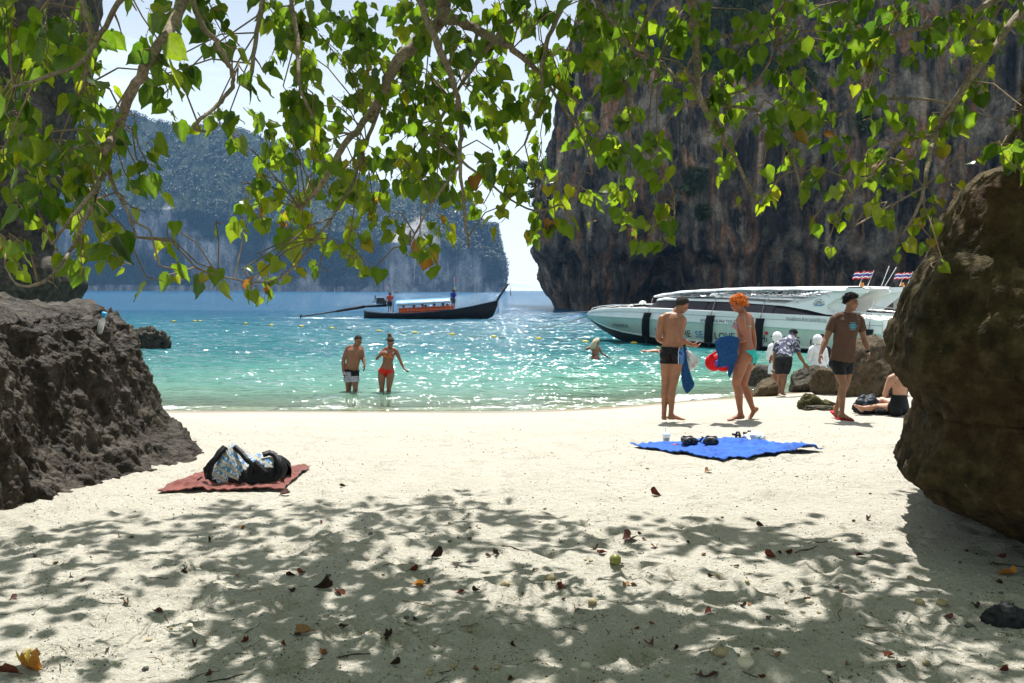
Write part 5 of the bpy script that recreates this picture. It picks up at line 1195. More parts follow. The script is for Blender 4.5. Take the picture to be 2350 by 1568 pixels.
def far_boat():
    p = on_sea(905, 672.5); c = Vector((p.x, p.y, 0)); k = p.y / FPX
    t = thing('distant_speedboat', c, 'tiny speedboat throwing white spray under the far cliffs', 'boat')
    mb = MB(); mb.sheet([[c + Vector((x * k, y, z * k)) for x, z in ((-18, 0), (-18, 3), (6, 3.4), (22, 5))] for y in (-1.3, 0)]); mb.sheet([[c + Vector((x * k, y, z * k)) for x, z in ((-18, 0), (-18, 3), (6, 3.4), (22, 5))] for y in (0, 1.3)]); mb.build('hull', GEL, t)
    mb = MB(); mb.box(c + Vector((-4 * k, 0, 7 * k)), (20 * k, 2.2, 0.3)); [mb.tube([c + Vector((x * k, 0, 2 * k)), c + Vector((x * k, 0, 7 * k))], 0.05, 4) for x in (-12, 4)]; mb.build('canopy', plain('far_canopy', (0.3, 0.32, 0.35), 0.6), t)
    mb = MB(); mb.tube([c + Vector((-17 * k, 0, 2 * k)), c + Vector((-17 * k, 0, 21 * k))], 0.06, 4); po = mb.build('flag_pole', STEEL, t)
    mb = MB(); mb.sheet([[c + Vector((-17 * k, 0, 20 * k)), c + Vector((-17 * k, 0, 10 * k))], [c + Vector((-13.5 * k, 1, 13 * k)), c + Vector((-13 * k, 1, 8.5 * k))]]); mb.build('flag', flat('faded_flag', (0.5, 0.2, 0.22)), po, inv=c)
far_boat()
# ------------------------------------------------------------------ people
def skin(name, c):
    if name in MATS: return MATS[name]
    m, N, L, B = nodes_of(name)
    a = noise_node(N, L, 7, 5, 0.6); b = noise_node(N, L, 60, 3, 0.6)
    col = ramp(N, L, a.outputs['Fac'], [(0.3, tuple(k * 0.7 for k in c)), (0.7, (min(1, c[0] * 1.2), c[1] * 1.1, c[2] * 1.08))]).outputs['Color']
    L.new(col, B.inputs['Base Color']); B.inputs['Roughness'].default_value = 0.5; B.inputs['Specular IOR Level'].default_value = 0.35
    B.inputs['Subsurface Weight'].default_value = 0.12; B.inputs['Subsurface Radius'].default_value = (0.02, 0.008, 0.004)
    bump(N, L, B, b.outputs['Fac'], 0.15, 0.004); MATS[name] = m
    return m
def hairm(name, c): return plain(name, c, 0.6, spec=0.06, var=0.45, scale=45, bmp=0.8, bscale=70, bdist=0.02)
def nrm_(v): v = Vector(v); return v.normalized() if v.length > 1e-9 else Vector((0, 0, 1))

class Person:
    """A figure from its joints. J holds world points: hip, neck, head, shL, shR, elL, elR, wrL, wrR, hiL, hiR, knL, knR, anL, anR, toL, toR."""
    def __init__(s, label, J, face, torso_front, skin_m, female=False, voxel=0.0085, bulk=1.0, belly=0.0, curl=(0.5, 0.5), group=None, hands=True, name='person', legs=True, look_up=(0, 0, 1), hand_n=None, head_scale=1.0, finger=True):
        s.J = {k: Vector(v) for k, v in J.items()}; J = s.J; s.vox = voxel
        base = (J['anL'] + J['anR']) / 2; base.z = min(J['anL'].z, J['anR'].z) - 0.07
        s.root = thing(name, base, label, 'person', group); s.base = base; s.skin = skin_m
        F = nrm_(torso_front); fw = nrm_(face); s.fw = fw
        mb = MB(); k = bulk
        spine = J['neck'] - J['hip']; up = spine.normalized(); Ls = spine.length
        lat_s = nrm_(J['shR'] - J['shL']); lat_h = nrm_(J['hiR'] - J['hiL'])
        s.bones = []
        # torso: (f, half width, half depth, forward shift)
        if female: prof = [(-0.17, 0.06, 0.06, 0), (-0.1, 0.145, 0.1, -0.01), (0.0, 0.168, 0.118, -0.012), (0.15, 0.152, 0.105, 0), (0.36, 0.115, 0.085, 0.005), (0.55, 0.125, 0.092, 0.01), (0.72, 0.135, 0.105, 0.015), (0.86, 0.145, 0.09, 0), (0.95, 0.11, 0.068, -0.01), (1.0, 0.05, 0.05, -0.01)]
        else: prof = [(-0.17, 0.06, 0.06, 0), (-0.1, 0.135, 0.098, -0.008), (0.0, 0.152, 0.112, -0.01), (0.18, 0.148, 0.1 + belly * 0.7, belly * 0.6), (0.36, 0.142, 0.098 + belly, belly), (0.56, 0.158, 0.108 + belly * 0.5, belly * 0.5), (0.74, 0.172, 0.118, 0.01), (0.86, 0.172, 0.105, 0), (0.95, 0.13, 0.075, -0.008), (1.0, 0.055, 0.055, -0.01)]
        secs = []
        for f, w, d, sh in prof:
            t = min(1, max(0, f)); lat = nrm_(lat_h.lerp(lat_s, t)); fr = nrm_(up.cross(lat)); fr = fr if fr.dot(F) > 0 else -fr
            bow = 0.02 * math.sin(t * math.pi)
            secs.append((J['hip'] + up * (Ls * f) + fr * (sh * k - bow * 0.4), lat * w * k, fr * d * k))
        mb.rings(secs, 20); s.up, s.lat, s.front = up, lat_s, nrm_(up.cross(lat_s)) if up.cross(lat_s).dot(F) > 0 else -nrm_(up.cross(lat_s))
        s.bones.append(('torso', J['hip'] - up * 0.1, J['neck'], 0.14 * k))
        if female:
            for sg in (-1, 1): c = J['hip'] + up * (Ls * 0.72) + s.lat * sg * 0.07 + s.front * 0.088; mb.ball(c, (0.058, 0.058, 0.058), 12, 8)
        # buttocks
        hl = nrm_(lat_h); bk = -s.front
        for sg in (-1, 1): mb.ball(J['hip'] + hl * sg * 0.075 * k - up * 0.055 + bk * 0.052, (0.088 * k,) * 3, 12, 8)
        def limb(a, b, c, ra, bend=0):
            pass
        def seg(a, b, rad, name, n=12):
            d = b - a; m = len(rad); mb.tube([a + d * (i / (m - 1)) for i in range(m)], [r * k for r in rad], n); s.bones.append((name, a, b, sum(rad) / m * k))
            mb.ball(a, rad[0] * k * 0.99, 10, 8); mb.ball(b, rad[-1] * k * 0.99, 10, 8)
        thin = 0.86 if female else 1.0
        for q in 'LR':
            sh, el, wr = J['sh' + q], J['el' + q], J['wr' + q]
            seg(sh, el, [0.058 * thin, 0.056 * thin, 0.052 * thin, 0.046 * thin, 0.042 * thin], 'arm' + q); seg(el, wr, [0.041 * thin, 0.045 * thin, 0.04 * thin, 0.032 * thin, 0.027 * thin], 'fore' + q)
            mb.tube([J['neck'] - up * 0.03, sh.lerp(J['neck'], 0.35) + up * 0.012, sh], [0.06 * k, 0.055 * k, 0.05 * k], 10)
            if legs:
                hi, kn, an, to = J['hi' + q], J['kn' + q], J['an' + q], J['to' + q]
                seg(hi, kn, [0.09, 0.092, 0.082, 0.068, 0.057], 'thigh' + q, 14)
                sd = nrm_(kn - an); bkv = nrm_(Vector((to - an).xy.to_3d() if False else (to.x - an.x, to.y - an.y, 0))) * -0.012
                mb.tube([kn, kn.lerp(an, 0.15) + bkv, kn.lerp(an, 0.32) + bkv * 1.5, kn.lerp(an, 0.55) + bkv * 0.7, kn.lerp(an, 0.8), an], [0.055 * k, 0.055 * k, 0.058 * k, 0.049 * k, 0.037 * k, 0.036 * k], 12); s.bones.append(('shin' + q, kn, an, 0.046 * k))
                mb.ball(kn, 0.056 * k, 10, 8)
                # foot
                fd = nrm_(to - an); fh = nrm_(Vector((fd.x, fd.y, 0))) if abs(fd.z) < 0.95 else s.front; heel = an - fh * 0.035 - Vector((0, 0, 0.03)) if fd.z > -0.75 else an - fd * 0.02 - fh * 0.05
                sdv = nrm_(fh.cross((0, 0, 1)))
                mid = heel.lerp(to, 0.5) + Vector((0, 0, 0.012)); nv = nrm_(sdv.cross(to - heel)); nv = nv if nv.z > 0 else -nv
                mb.rings([(heel - (to - heel).normalized() * 0.02, sdv * 0.018, nv * 0.018), (heel, sdv * 0.034, nv * 0.036), (heel.lerp(to, 0.3) + nv * 0.012, sdv * 0.035, nv * 0.042), (mid, sdv * 0.041, nv * 0.03), (heel.lerp(to, 0.78), sdv * 0.047, nv * 0.021), (to, sdv * 0.042, nv * 0.014), (to + (to - heel).normalized() * 0.022, sdv * 0.026, nv * 0.009)], 12)
                mb.tube([an + Vector((0, 0, 0.02)), heel.lerp(to, 0.28) + nv * 0.02], [0.035 * k, 0.034 * k], 10); s.bones.append(('foot' + q, heel, to, 0.035))
        # neck and head
        hd = J['head']; hs = head_scale
        uh = nrm_(Vector(look_up)); rt = nrm_(fw.cross(uh)); uh = nrm_(rt.cross(fw)); s.hc, s.hr, s.hu, s.hs = hd, rt, uh, hs
        M = Matrix((rt, fw, uh)).transposed()
        mb.tube([J['neck'] - up * 0.05, J['neck'].lerp(hd, 0.35) - fw * 0.01, hd - uh * 0.05 * hs - fw * 0.012], [0.062 * k, 0.054 * k * thin, 0.054 * thin], 12)
        s.bones.append(('head', hd - uh * 0.08, hd + uh * 0.06, 0.09)); s.bones.append(('neck', J['neck'], hd - uh * 0.07, 0.055))
        H = lambda r_, f_, u_: hd + rt * r_ * hs + fw * f_ * hs + uh * u_ * hs
        def hb(p, r): mb.ball(H(*p), tuple(q * hs for q in r), 14, 10, M)
        hb((0, -0.008, 0.028), (0.075, 0.096, 0.092)); hb((0, 0.028, -0.045), (0.057, 0.062, 0.075)); hb((0, 0.062, -0.088), (0.026, 0.024, 0.022)); hb((0, 0.102, -0.022), (0.013, 0.02, 0.018)); hb((0, 0.094, -0.002), (0.009, 0.014, 0.03))
        hb((0, 0.08, 0.02), (0.05, 0.02, 0.014)); hb((0, 0.088, -0.058), (0.024, 0.012, 0.012))
        for sg in (-1, 1): hb((sg * 0.077, -0.005, -0.012), (0.01, 0.02, 0.03)); hb((sg * 0.042, 0.068, -0.025), (0.022, 0.02, 0.022))
        # hands
        if hands:
            for i, q in enumerate('LR'):
                wr, el = J['wr' + q], J['el' + q]; d = nrm_(J['ha' + q] - wr) if 'ha' + q in J else nrm_(wr - el)
                n = Vector(hand_n[i]) if hand_n and hand_n[i] else (s.hip_c() - wr); n = nrm_(n - d * n.dot(d)); sd = d.cross(n) * (1 if q == 'R' else -1); cu = curl[i]
                if sd.dot(s.front) < 0 and not hand_n: sd = -sd
                mb.rings([(wr - d * 0.02, sd * 0.024, n * 0.02), (wr + d * 0.02, sd * 0.034, n * 0.018), (wr + d * 0.06, sd * 0.042, n * 0.016), (wr + d * 0.092, sd * 0.04, n * 0.012)], 12)
                if finger:
                    for w, L, o in ((0.032, 0.07, 0), (0.011, 0.08, 0.1), (-0.011, 0.075, 0.2), (-0.032, 0.06, 0.3)):
                        p = wr + d * 0.085 + sd * w; a = 0.12 + cu * 0.25; P = [p]; di = d
                        for j in range(3):
                            an = a + cu * (0.55 * j + o * 0.4); di = nrm_(d * math.cos(an) + n * math.sin(an) + sd * w * 3.2); P.append(P[-1] + di * L * (0.42, 0.32, 0.26)[j])
                        mb.tube(P, [0.0098, 0.0095, 0.0088, 0.0072], 8)
                    p = wr + d * 0.025 + sd * 0.03; d2 = nrm_(d * 0.65 + sd * 0.6 + n * (0.2 + cu * 0.5)); mb.tube([p, p + d2 * 0.035, p + d2 * 0.04 + nrm_(d + n * cu * 0.5 + sd * .2) * 0.03, p + d2 * 0.045 + nrm_(d + n * cu * 0.7) * 0.05], [0.014, 0.012, 0.01, 0.008], 8)
                s.bones.append(('hand' + q, wr, wr + d * 0.15, 0.03))
        # one continuous skin
        tmp = mb.build('tmp', None, None); md = tmp.modifiers.new('r', 'REMESH'); md.mode = 'VOXEL'; md.voxel_size = voxel; md.use_smooth_shade = True
        sm = tmp.modifiers.new('s', 'SMOOTH'); sm.iterations = 4 if voxel < 0.012 else 2; sm.factor = 0.5
        me = bpy.data.meshes.new_from_object(tmp.evaluated_get(bpy.context.evaluated_depsgraph_get())); bpy.data.objects.remove(tmp)
        n = len(me.vertices); co = np.zeros(n * 3, np.float32); me.vertices.foreach_get('co', co); s.co = co.reshape(-1, 3).astype(float)
        nn = np.zeros(n * 3, np.float32); me.vertices.foreach_get('normal', nn); s.no = nn.reshape(-1, 3).astype(float)
        s.faces = [tuple(p.vertices) for p in me.polygons]
        lv = s.co - np.array(base); me.vertices.foreach_set('co', lv.astype(np.float32).ravel()); me.materials.clear(); me.materials.append(skin_m)
        me.polygons.foreach_set('use_smooth', np.ones(len(me.polygons), bool)); me.update(); me.name = 'body'
        s.body = link(bpy.data.objects.new('body', me), s.root)
        # nearest bone of every vertex
        best = np.full(n, 1e9); s.bi = np.zeros(n, int); s.bt = np.zeros(n); s.bn = [b[0] for b in s.bones]
        for i, (nm, a, b, r) in enumerate(s.bones):
            a, b = np.array(a), np.array(b); d = b - a; t = np.clip(((s.co - a) @ d) / (d @ d + 1e-9), 0, 1); e = np.linalg.norm(s.co - a - t[:, None] * d, axis=1) / r
            w = e < best; best[w] = e[w]; s.bi[w] = i; s.bt[w] = t[w]
    def hip_c(s): return s.J['hip'].lerp(s.J['neck'], 0.35)
    def on(s, *names): return np.isin(s.bi, [i for i, b in enumerate(s.bn) if b in names])
    def torso_f(s):
        d = s.J['neck'] - s.J['hip']; return (s.co - np.array(s.J['hip'])) @ np.array(d) / d.length_squared
    def frontness(s): return ((s.co - np.array(s.J['hip'])) @ np.array(s.front))
    def side(s): return ((s.co - np.array(s.J['hip'])) @ np.array(s.lat))
    def wear(s, name, mask, m, off=0.007, wr=0.0, label=None, wscale=9.0):
        """Cloth over the masked part of the body; off = number or per-vertex array."""
        idx = np.full(len(s.co), -1); keep = np.nonzero(mask)[0]; idx[keep] = np.arange(len(keep))
        F = [tuple(idx[v] for v in f) for f in s.faces if all(mask[v] for v in f)]
        o = np.asarray(off) if np.ndim(off) else np.full(len(s.co), off)
        P = s.co + s.no * (o + (wr * (fbm(s.co * wscale, 3, 0.55, 5) + 0.4) if wr else 0))[:, None]
        ob = obj(name, P[keep] - np.array(s.base), F, m, s.root)
        if label: ob['label'] = label
        return ob
    def face(s, brow=(0.02, 0.015, 0.012), lips=(0.28, 0.1, 0.08), eyes=True):
        H = lambda r_, f_, u_: s.hc + s.hr * r_ * s.hs + s.fw * f_ * s.hs + s.hu * u_ * s.hs; M = Matrix((s.hr, s.fw, s.hu)).transposed()
        dk = plain('eye_dark', (0.02, 0.015, 0.012), 0.3)
        for sg in (-1, 1):
            mb = MB(); mb.ball(H(sg * 0.031, 0.083, 0.0), (0.013, 0.008, 0.006), 8, 6, M); mb.build('eye', dk, s.root)
            mb = MB(); mb.tube([H(sg * 0.014, 0.094, 0.02), H(sg * 0.033, 0.09, 0.026), H(sg * 0.052, 0.076, 0.02)], [0.005, 0.006, 0.003], 6); mb.build('eyebrow', plain('brow_%d' % int(brow[0] * 1000), brow, 0.8), s.root)
        mb = MB(); mb.ball(H(0, 0.094, -0.058), (0.022, 0.007, 0.007), 10, 6, M); mb.build('mouth', plain('lips_%d' % int(lips[0] * 100), lips, 0.5), s.root)
    def hair(s, m, thick=0.012, spike=0.0, line=(0.12, 0.5), nape=-0.45, seed=0, name='hair', bulge=(1, 1, 1), res=(64, 40)):
        """Scalp hair: keeps the head surface above the hairline, puffed out."""
        nu, nv = res; th = np.linspace(0.01, math.pi * 0.78, nv); ph = np.arange(nu) / nu * 2 * math.pi
        D = np.stack([np.sin(th)[None] * np.cos(ph)[:, None], np.sin(th)[None] * np.sin(ph)[:, None], np.repeat(np.cos(th)[None], nu, 0)], 2).reshape(-1, 3)
        rad = np.array([0.0795, 0.1005, 0.0965]) * s.hs
        n1 = fbm(D * 2.6 + seed, 3, 0.6, seed); n2 = fbm(D * np.array([9, 9, 3.5]), 2, 0.6, seed + 4)
        lim = np.where(D[:, 1] > 0, line[0] + line[1] * D[:, 1] ** 0.7 if False else line[0] + line[1] * np.clip(D[:, 1], 0, 1) ** 0.7, line[0] + (nape - line[0]) * np.clip(-D[:, 1] * 1.3, 0, 1)) + 0.05 * n2
        keep = D[:, 2] > lim; tp = np.clip((D[:, 2] - lim) / 0.35, 0, 1)[:, None] ** 0.6
        P = D * (rad + thick * np.array(bulge) * (0.12 + 0.88 * tp)) * (1 + 0.03 * n1)[:, None] + D * (spike * np.maximum(0, n2))[:, None] * tp
        # hair thins to the skin at the hairline
        M = np.stack([np.array(s.hr), np.array(s.fw), np.array(s.hu)], 1)
        W = P @ M.T + np.array(s.hc + (s.hu * 0.028 - s.fw * 0.008) * s.hs)
        idx = np.full(len(W), -1); kk = np.nonzero(keep)[0]; idx[kk] = np.arange(len(kk))
        F = [tuple(idx[v] for v in f) for f in grid_faces(nu, nv, True)[:, ::-1] if keep[list(f)].all()]
        return obj(name, W[kk] - np.array(s.base), F, m, s.root)
    def tufts(s, m, n, length, seed, low=-0.1, down=0.5):
        r = np.random.default_rng(seed); mb = MB()
        for k in range(n):
            d = r.normal(size=3); d /= np.linalg.norm(d)
            if d[2] < low + 0.85 * max(0, d[1]): continue
            a = s.hc + (s.hu * 0.028 - s.fw * 0.008) * s.hs; W = lambda q: s.hr * q[0] + s.fw * q[1] + s.hu * q[2]
            p0 = a + W(d * np.array([0.08, 0.1, 0.1])) * s.hs; sw = np.array([r.normal(), r.normal(), 0]) * 0.28; L = length * r.uniform(0.5, 1.2)
            p1 = p0 + W(d * 0.8 + sw * 0.5) * L * 0.5; p2 = p1 + W(d * 0.3 + sw + np.array([0, 0, -down])) * L * 0.5
            mb.tube([p0, p1, p2], [0.008, 0.006, 0.0015], 4)
        o = mb.build('hair_tufts', m, s.root); o['kind'] = 'stuff'
    def extra(s, name, mb, m, label=None):
        o = mb.build(name, m, s.root)
        if label: o['label'] = label
        return o

# skins
TAN = skin('tanned_skin', (0.31, 0.15, 0.083)); RED = skin('reddened_skin', (0.33, 0.14, 0.078)); BROWN = skin('brown_skin', (0.23, 0.118, 0.064)); DEEP = skin('backlit_skin', (0.23, 0.1, 0.053)); PALE = skin('fair_skin', (0.47, 0.27, 0.18))  # DEEP: the wading couple's backlit shade is put into a darker skin colour
NAVY = plain('navy_towel', (0.016, 0.07, 0.2), 0.95, var=0.25, scale=30, bmp=0.6, bscale=160, bdist=0.01)
def towel_sheet(rows, name, m, parent=None, th=0.012, label=None, seed=0, amp=0.01):
    """Hanging cloth from rows of points (each the same length), subdivided, wrinkled and given thickness."""
    G = np.array([[list(p) for p in r] for r in rows], float); nu, nv = 26, 26
    def up(A, n, ax):
        A = np.moveaxis(A, ax, 0); m_ = len(A); t = np.linspace(0, m_ - 1, n); i = np.clip(np.floor(t).astype(int), 0, m_ - 2); f = (t - i).reshape(-1, *([1] * (A.ndim - 1))); f = f * f * (3 - 2 * f) * 0.5 + f * 0.5
        return np.moveaxis(A[i] * (1 - f) + A[i + 1] * f, 0, ax)
    G = up(up(G, nu, 0), nv, 1); P = G.reshape(-1, 3); P = P + amp * np.stack([fbm(P * 9, 3, 0.5, seed), fbm(P * 9, 3, 0.5, seed + 3), 0.4 * fbm(P * 9, 3, 0.5, seed + 6)], 1)
    base = parent.location if parent is not None else Vector((0, 0, 0))
    o = obj(name, P - np.array(base), grid_faces(nu, nv), m, parent)
    so = o.modifiers.new('thickness', 'SOLIDIFY'); so.thickness = th
    if label: o['label'] = label
    return o

# --- man with black trunks, seen from behind
def man_in_trunks():
    Y = 12.95; w = lambda x, y, d=0.0: pt(1459.4 + 0.2234 * x, 642.1 + 0.2234 * y, Y + d)
    J = dict(hip=w(372, 735), neck=w(402, 345, 0.02), head=w(474, 262, 0.06), shL=w(268, 400, 0.02), shR=w(462, 405, -0.06), elL=w(228, 600, -0.02), elR=w(442, 610, -0.1), wrL=w(300, 655, 0.26), wrR=w(575, 668, 0.04), haR=w(650, 690, 0.08), haL=w(340, 650, 0.33),
             hiL=w(322, 770, 0.02), hiR=w(428, 770, -0.02), knL=w(302, 1065, 0.03), knR=w(386, 1075, -0.03), anL=w(288, 1385, 0.0), anR=w(358, 1390, -0.04), toL=w(292, 1432, 0.19), toR=w(490, 1432, 0.05))
    J['toL'].z = gz(J['toL'].x, J['toL'].y) + 0.02; J['toR'].z = gz(J['toR'].x, J['toR'].y) + 0.02
    p = Person('man in black trunks seen from behind, looking down at his hands', J, (0.82, 0.35, -0.42), (0.45, 0.9, 0), TAN, bulk=1.03, curl=(0.9, 1.0), hand_n=(None, (0.1, 0.5, 0.6)))
    f = p.torso_f(); z = p.co[:, 2]
    trunk = plain('black_trunks', (0.012, 0.011, 0.012), 0.55)
    m = (p.on('torso') & (f < 0.115)) | (p.on('thighL', 'thighR') & (p.bt < 0.42) )
    zt = w(0, 862).z; m &= z > zt; m &= ~p.on('handL', 'foreL', 'foreR', 'handR')
    sd = p.side() > 0.108
    p.wear('trunks', m, trunk, 0.006, 0.002)
    mm, N, L, B = nodes_of('wave_print'); n = noise_node(N, L, 9, 4, 0.6, mscale=(1, 1, 2.2)); L.new(ramp(N, L, n.outputs['Fac'], [(0.3, (0.005, 0.01, 0.05)), (0.45, (0.01, 0.06, 0.4)), (0.55, (0.02, 0.25, 0.5)), (0.68, (0.01, 0.02, 0.1))]).outputs['Color'], B.inputs['Base Color'])
    p.wear('side_panel', m & sd, mm, 0.009, 0.002)
    p.wear('piping', m & (np.abs(p.side() - 0.104) < 0.008), plain('white_piping', (0.6, 0.6, 0.58), 0.7), 0.0095)
    p.face((0.03, 0.02, 0.015)); p.hair(hairm('grey_black_hair', (0.035, 0.03, 0.028)), 0.009, 0.004, (-0.3, 0.9), -0.74, 3, res=(90, 60))
    # bag and towel hanging from his right arm
    t = thing('beach_towel', w(520, 700), 'navy towel hanging from the arm of the man in black trunks', 'towel')
    towel_sheet([[w(470, 668, -0.02), w(500, 690, 0.0), w(540, 720, 0.05)], [w(478, 800, -0.03), w(510, 800, 0.0), w(545, 800, 0.06)], [w(468, 990, -0.02), w(515, 980, 0.02), w(560, 960, 0.06)], [w(484, 1090, -0.02), w(535, 1085, 0.02), w(598, 1060, 0.06)], [w(522, 1168, -0.01), w(548, 1150, 0.02), w(596, 1102, 0.05)]], 'cloth', NAVY, t, 0.016, seed=4)
    t2 = thing('carrier_bag', w(580, 830), 'translucent carrier bag hanging beside the man in black trunks', 'bag')
    cl = bpy.data.materials.get('clear_plastic') or clear_plastic()
    mb = MB(); mb.rings([(w(492, 690, 0.05), (0.01, 0, 0.0), (0, 0.02, 0)), (w(522, 740, 0.06), (0.035, 0, 0.02), (0, 0.05, 0)), (w(560, 800, 0.07), (0.075, 0, 0.04), (0, 0.08, 0)), (w(592, 860, 0.07), (0.085, 0, 0.06), (0, 0.09, 0)), (w(590, 910, 0.07), (0.06, 0, 0.045), (0, 0.07, 0)), (w(570, 938, 0.07), (0.01, 0, 0.01), (0, 0.02, 0))], 16); mb.build('film', cl, t2)
    mb = MB(); mb.ball(w(598, 850, 0.07), (0.055, 0.05, 0.045)); mb.tube([w(545, 830, 0.07), w(590, 900, 0.07)], 0.035, 10); mb.build('contents', plain('grey_bundle', (0.12, 0.1, 0.09), 0.7, var=0.5, scale=18), t2)
    mb = MB(); mb.ball(w(548, 785, 0.03), (0.02, 0.01, 0.02)); mb.build('print', plain('red_print', (0.6, 0.08, 0.03), 0.5), t2)
def clear_plastic():
    m, N, L, B = nodes_of('clear_plastic'); B.inputs['Base Color'].default_value = (0.85, 0.86, 0.86, 1); B.inputs['Roughness'].default_value = 0.25
    t = N.new('ShaderNodeBsdfTransparent'); x = N.new('ShaderNodeMixShader'); n = noise_node(N, L, 14, 4); L.new(ramp(N, L, n.outputs['Fac'], [(0.35, (0.3, 0.3, 0.3)), (0.65, (0.75, 0.75, 0.75))]).outputs['Color'], x.inputs[0])
    L.new(t.outputs[0], x.inputs[1]); L.new(B.outputs[0], x.inputs[2]); L.new(x.outputs[0], N['Material Output'].inputs['Surface']); bump(N, L, B, noise_node(N, L, 30, 4).outputs['Fac'], 0.7, 0.02)
    return m
# --- orange-haired woman in a turquoise bikini
def orange_haired_woman():
    Y = 12.95; w = lambda x, y, d=0.0: pt(1459.4 + 0.2234 * x, 642.1 + 0.2234 * y, Y + d)
    J = dict(hip=w(1128, 762), neck=w(1098, 345, 0.02), head=w(1052, 250, 0.03), shL=w(1078, 420, -0.12), shR=w(1172, 405, 0.12), elL=w(1132, 610, -0.17), elR=w(1212, 610, 0.16), wrL=w(1010, 640, -0.12), haL=w(950, 640, -0.1), wrR=w(1210, 790, 0.14), haR=w(1212, 850, 0.14),
             hiL=w(1092, 800, -0.09), hiR=w(1140, 800, 0.09), knL=w(1028, 1065, -0.08), knR=w(1100, 1075, 0.1), anL=w(1078, 1385, -0.06), anR=w(1206, 1335, 0.1), toL=w(950, 1434, -0.07), toR=w(1165, 1432, 0.08))
    J['toL'].z = gz(J['toL'].x, J['toL'].y) + 0.02; J['toR'].z = gz(J['toR'].x, J['toR'].y) + 0.015
    p = Person('orange-haired woman in turquoise bikini carrying towels and a red bag', J, (-0.88, 0.42, -0.25), (-0.8, 0.55, 0), RED, female=True, bulk=1.1, curl=(0.8, 0.9))
    f = p.torso_f(); z = p.co[:, 2]; fr = p.frontness()
    hipz = J['hip'].z; back = fr < 0.0
    m = p.on('torso', 'thighL', 'thighR') & (f < 0.1) & (z > hipz - 0.15)
    sl = (z - (hipz + 0.075)) / -0.22
    m &= np.where(fr < -0.02, np.abs(p.side()) < 0.17 - 0.1 * np.clip(sl, 0, 1.2) * 1.0 + 0.0, np.abs(p.side()) < 0.16 - 0.19 * np.clip(sl, 0, 1))
    p.wear('bikini_bottom', m, plain('turquoise_fabric', (0.02, 0.46, 0.42), 0.6), 0.005, 0.001)
    mm, N, L, B = nodes_of('floral_print'); v = N.new('ShaderNodeTexVoronoi'); v.inputs['Scale'].default_value = 38; L.new(N.new('ShaderNodeTexCoord').outputs['Object'], v.inputs['Vector']); L.new(mix(N, L, 1.0, v.outputs['Color'], (0.55, 0.5, 0.55), 'MULTIPLY'), B.inputs['Base Color'])
    band = p.on('torso') & (f > 0.655) & (f < np.where(fr > 0.02, 0.82, 0.695))
    p.wear('bikini_top', band, mm, 0.006)
    p.face((0.25, 0.1, 0.04)); p.hair(hairm('orange_hair', (0.62, 0.16, 0.03)), 0.016, 0.02, (-0.3, 0.74), -0.74, 8, bulge=(0.6, 0.8, 1.1), res=(110, 70)); p.tufts(MATS['orange_hair'], 420, 0.07, 5, -0.5, 1.2)
    mb = MB(); mb.ball(p.hc + p.hr * -0.08 - p.hu * 0.045, 0.007); p.extra('earring', mb, STEEL)
    t = thing('beach_towel', w(1000, 640, -0.1), 'dark blue towel draped over the arm of the orange-haired woman', 'towel')
    towel_sheet([[w(815, 640, -0.16), w(870, 590, -0.2), w(960, 572, -0.24), w(1055, 590, -0.24)], [w(822, 690, -0.18), w(880, 660, -0.24), w(965, 650, -0.28), w(1058, 660, -0.28)], [w(838, 790, -0.18), w(890, 790, -0.24), w(965, 780, -0.28), w(1050, 760, -0.27)], [w(826, 905, -0.16), w(890, 890, -0.22), w(965, 870, -0.26), w(1035, 850, -0.26)]], 'cloth', NAVY, t, 0.02, seed=9, amp=0.022)
    towel_sheet([[w(952, 640, -0.2), w(1000, 625, -0.21), w(1055, 620, -0.2)], [w(955, 800, -0.2), w(1000, 800, -0.22), w(1040, 800, -0.2)], [w(944, 930, -0.17), w(985, 940, -0.19), w(1012, 900, -0.18)], [w(956, 1005, -0.17), w(972, 1000, -0.18), w(985, 960, -0.17)]], 'hanging_end', NAVY, t, 0.016, seed=12, amp=0.015)
    t = thing('red_bag', w(830, 850, -0.05), 'bright red fabric bag under the dark blue towel', 'bag')
    redm = plain('red_fabric', (0.62, 0.01, 0.015), 0.5, var=0.2, scale=12, bmp=0.6, bscale=14, bdist=0.03)
    mb = MB(); mb.ball(w(800, 850, -0.06), (0.13, 0.1, 0.125), 24, 16, Euler((0, R(25), 0)).to_matrix()); mb.ball(w(890, 880, -0.06), (0.11, 0.09, 0.09), 20, 14, Euler((0, R(20), 0)).to_matrix()); o = mb.build('pouch', redm, t)
    mb = MB(); mb.tube([w(760, 790, -0.1), w(820, 745, -0.14), w(880, 700, -0.14), w(960, 640, -0.1)], [0.02, 0.016, 0.014, 0.014], 8); mb.build('strap', redm, t)
    t = thing('purple_bag', w(870, 860, -0.1), 'small purple plastic bag tucked between the red bag and the towel', 'bag')
    mb = MB(); mb.ball(w(905, 850, -0.13), (0.09, 0.05, 0.075), 20, 12); mb.ball(w(830, 855, -0.13), (0.05, 0.05, 0.05), 14, 10); mb.build('film', plain('purple_film', (0.09, 0.06, 0.42), 0.25, var=0.5, scale=20, bmp=0.9, bscale=30, bdist=0.02), t)
    t = thing('straw_bag', w(1185, 880, 0.16), 'woven straw bag in the far hand of the orange-haired woman', 'bag')
    st = plain('woven_straw', (0.5, 0.36, 0.19), 0.8, var=0.4, scale=60, bmp=0.8, bscale=90, bdist=0.01)
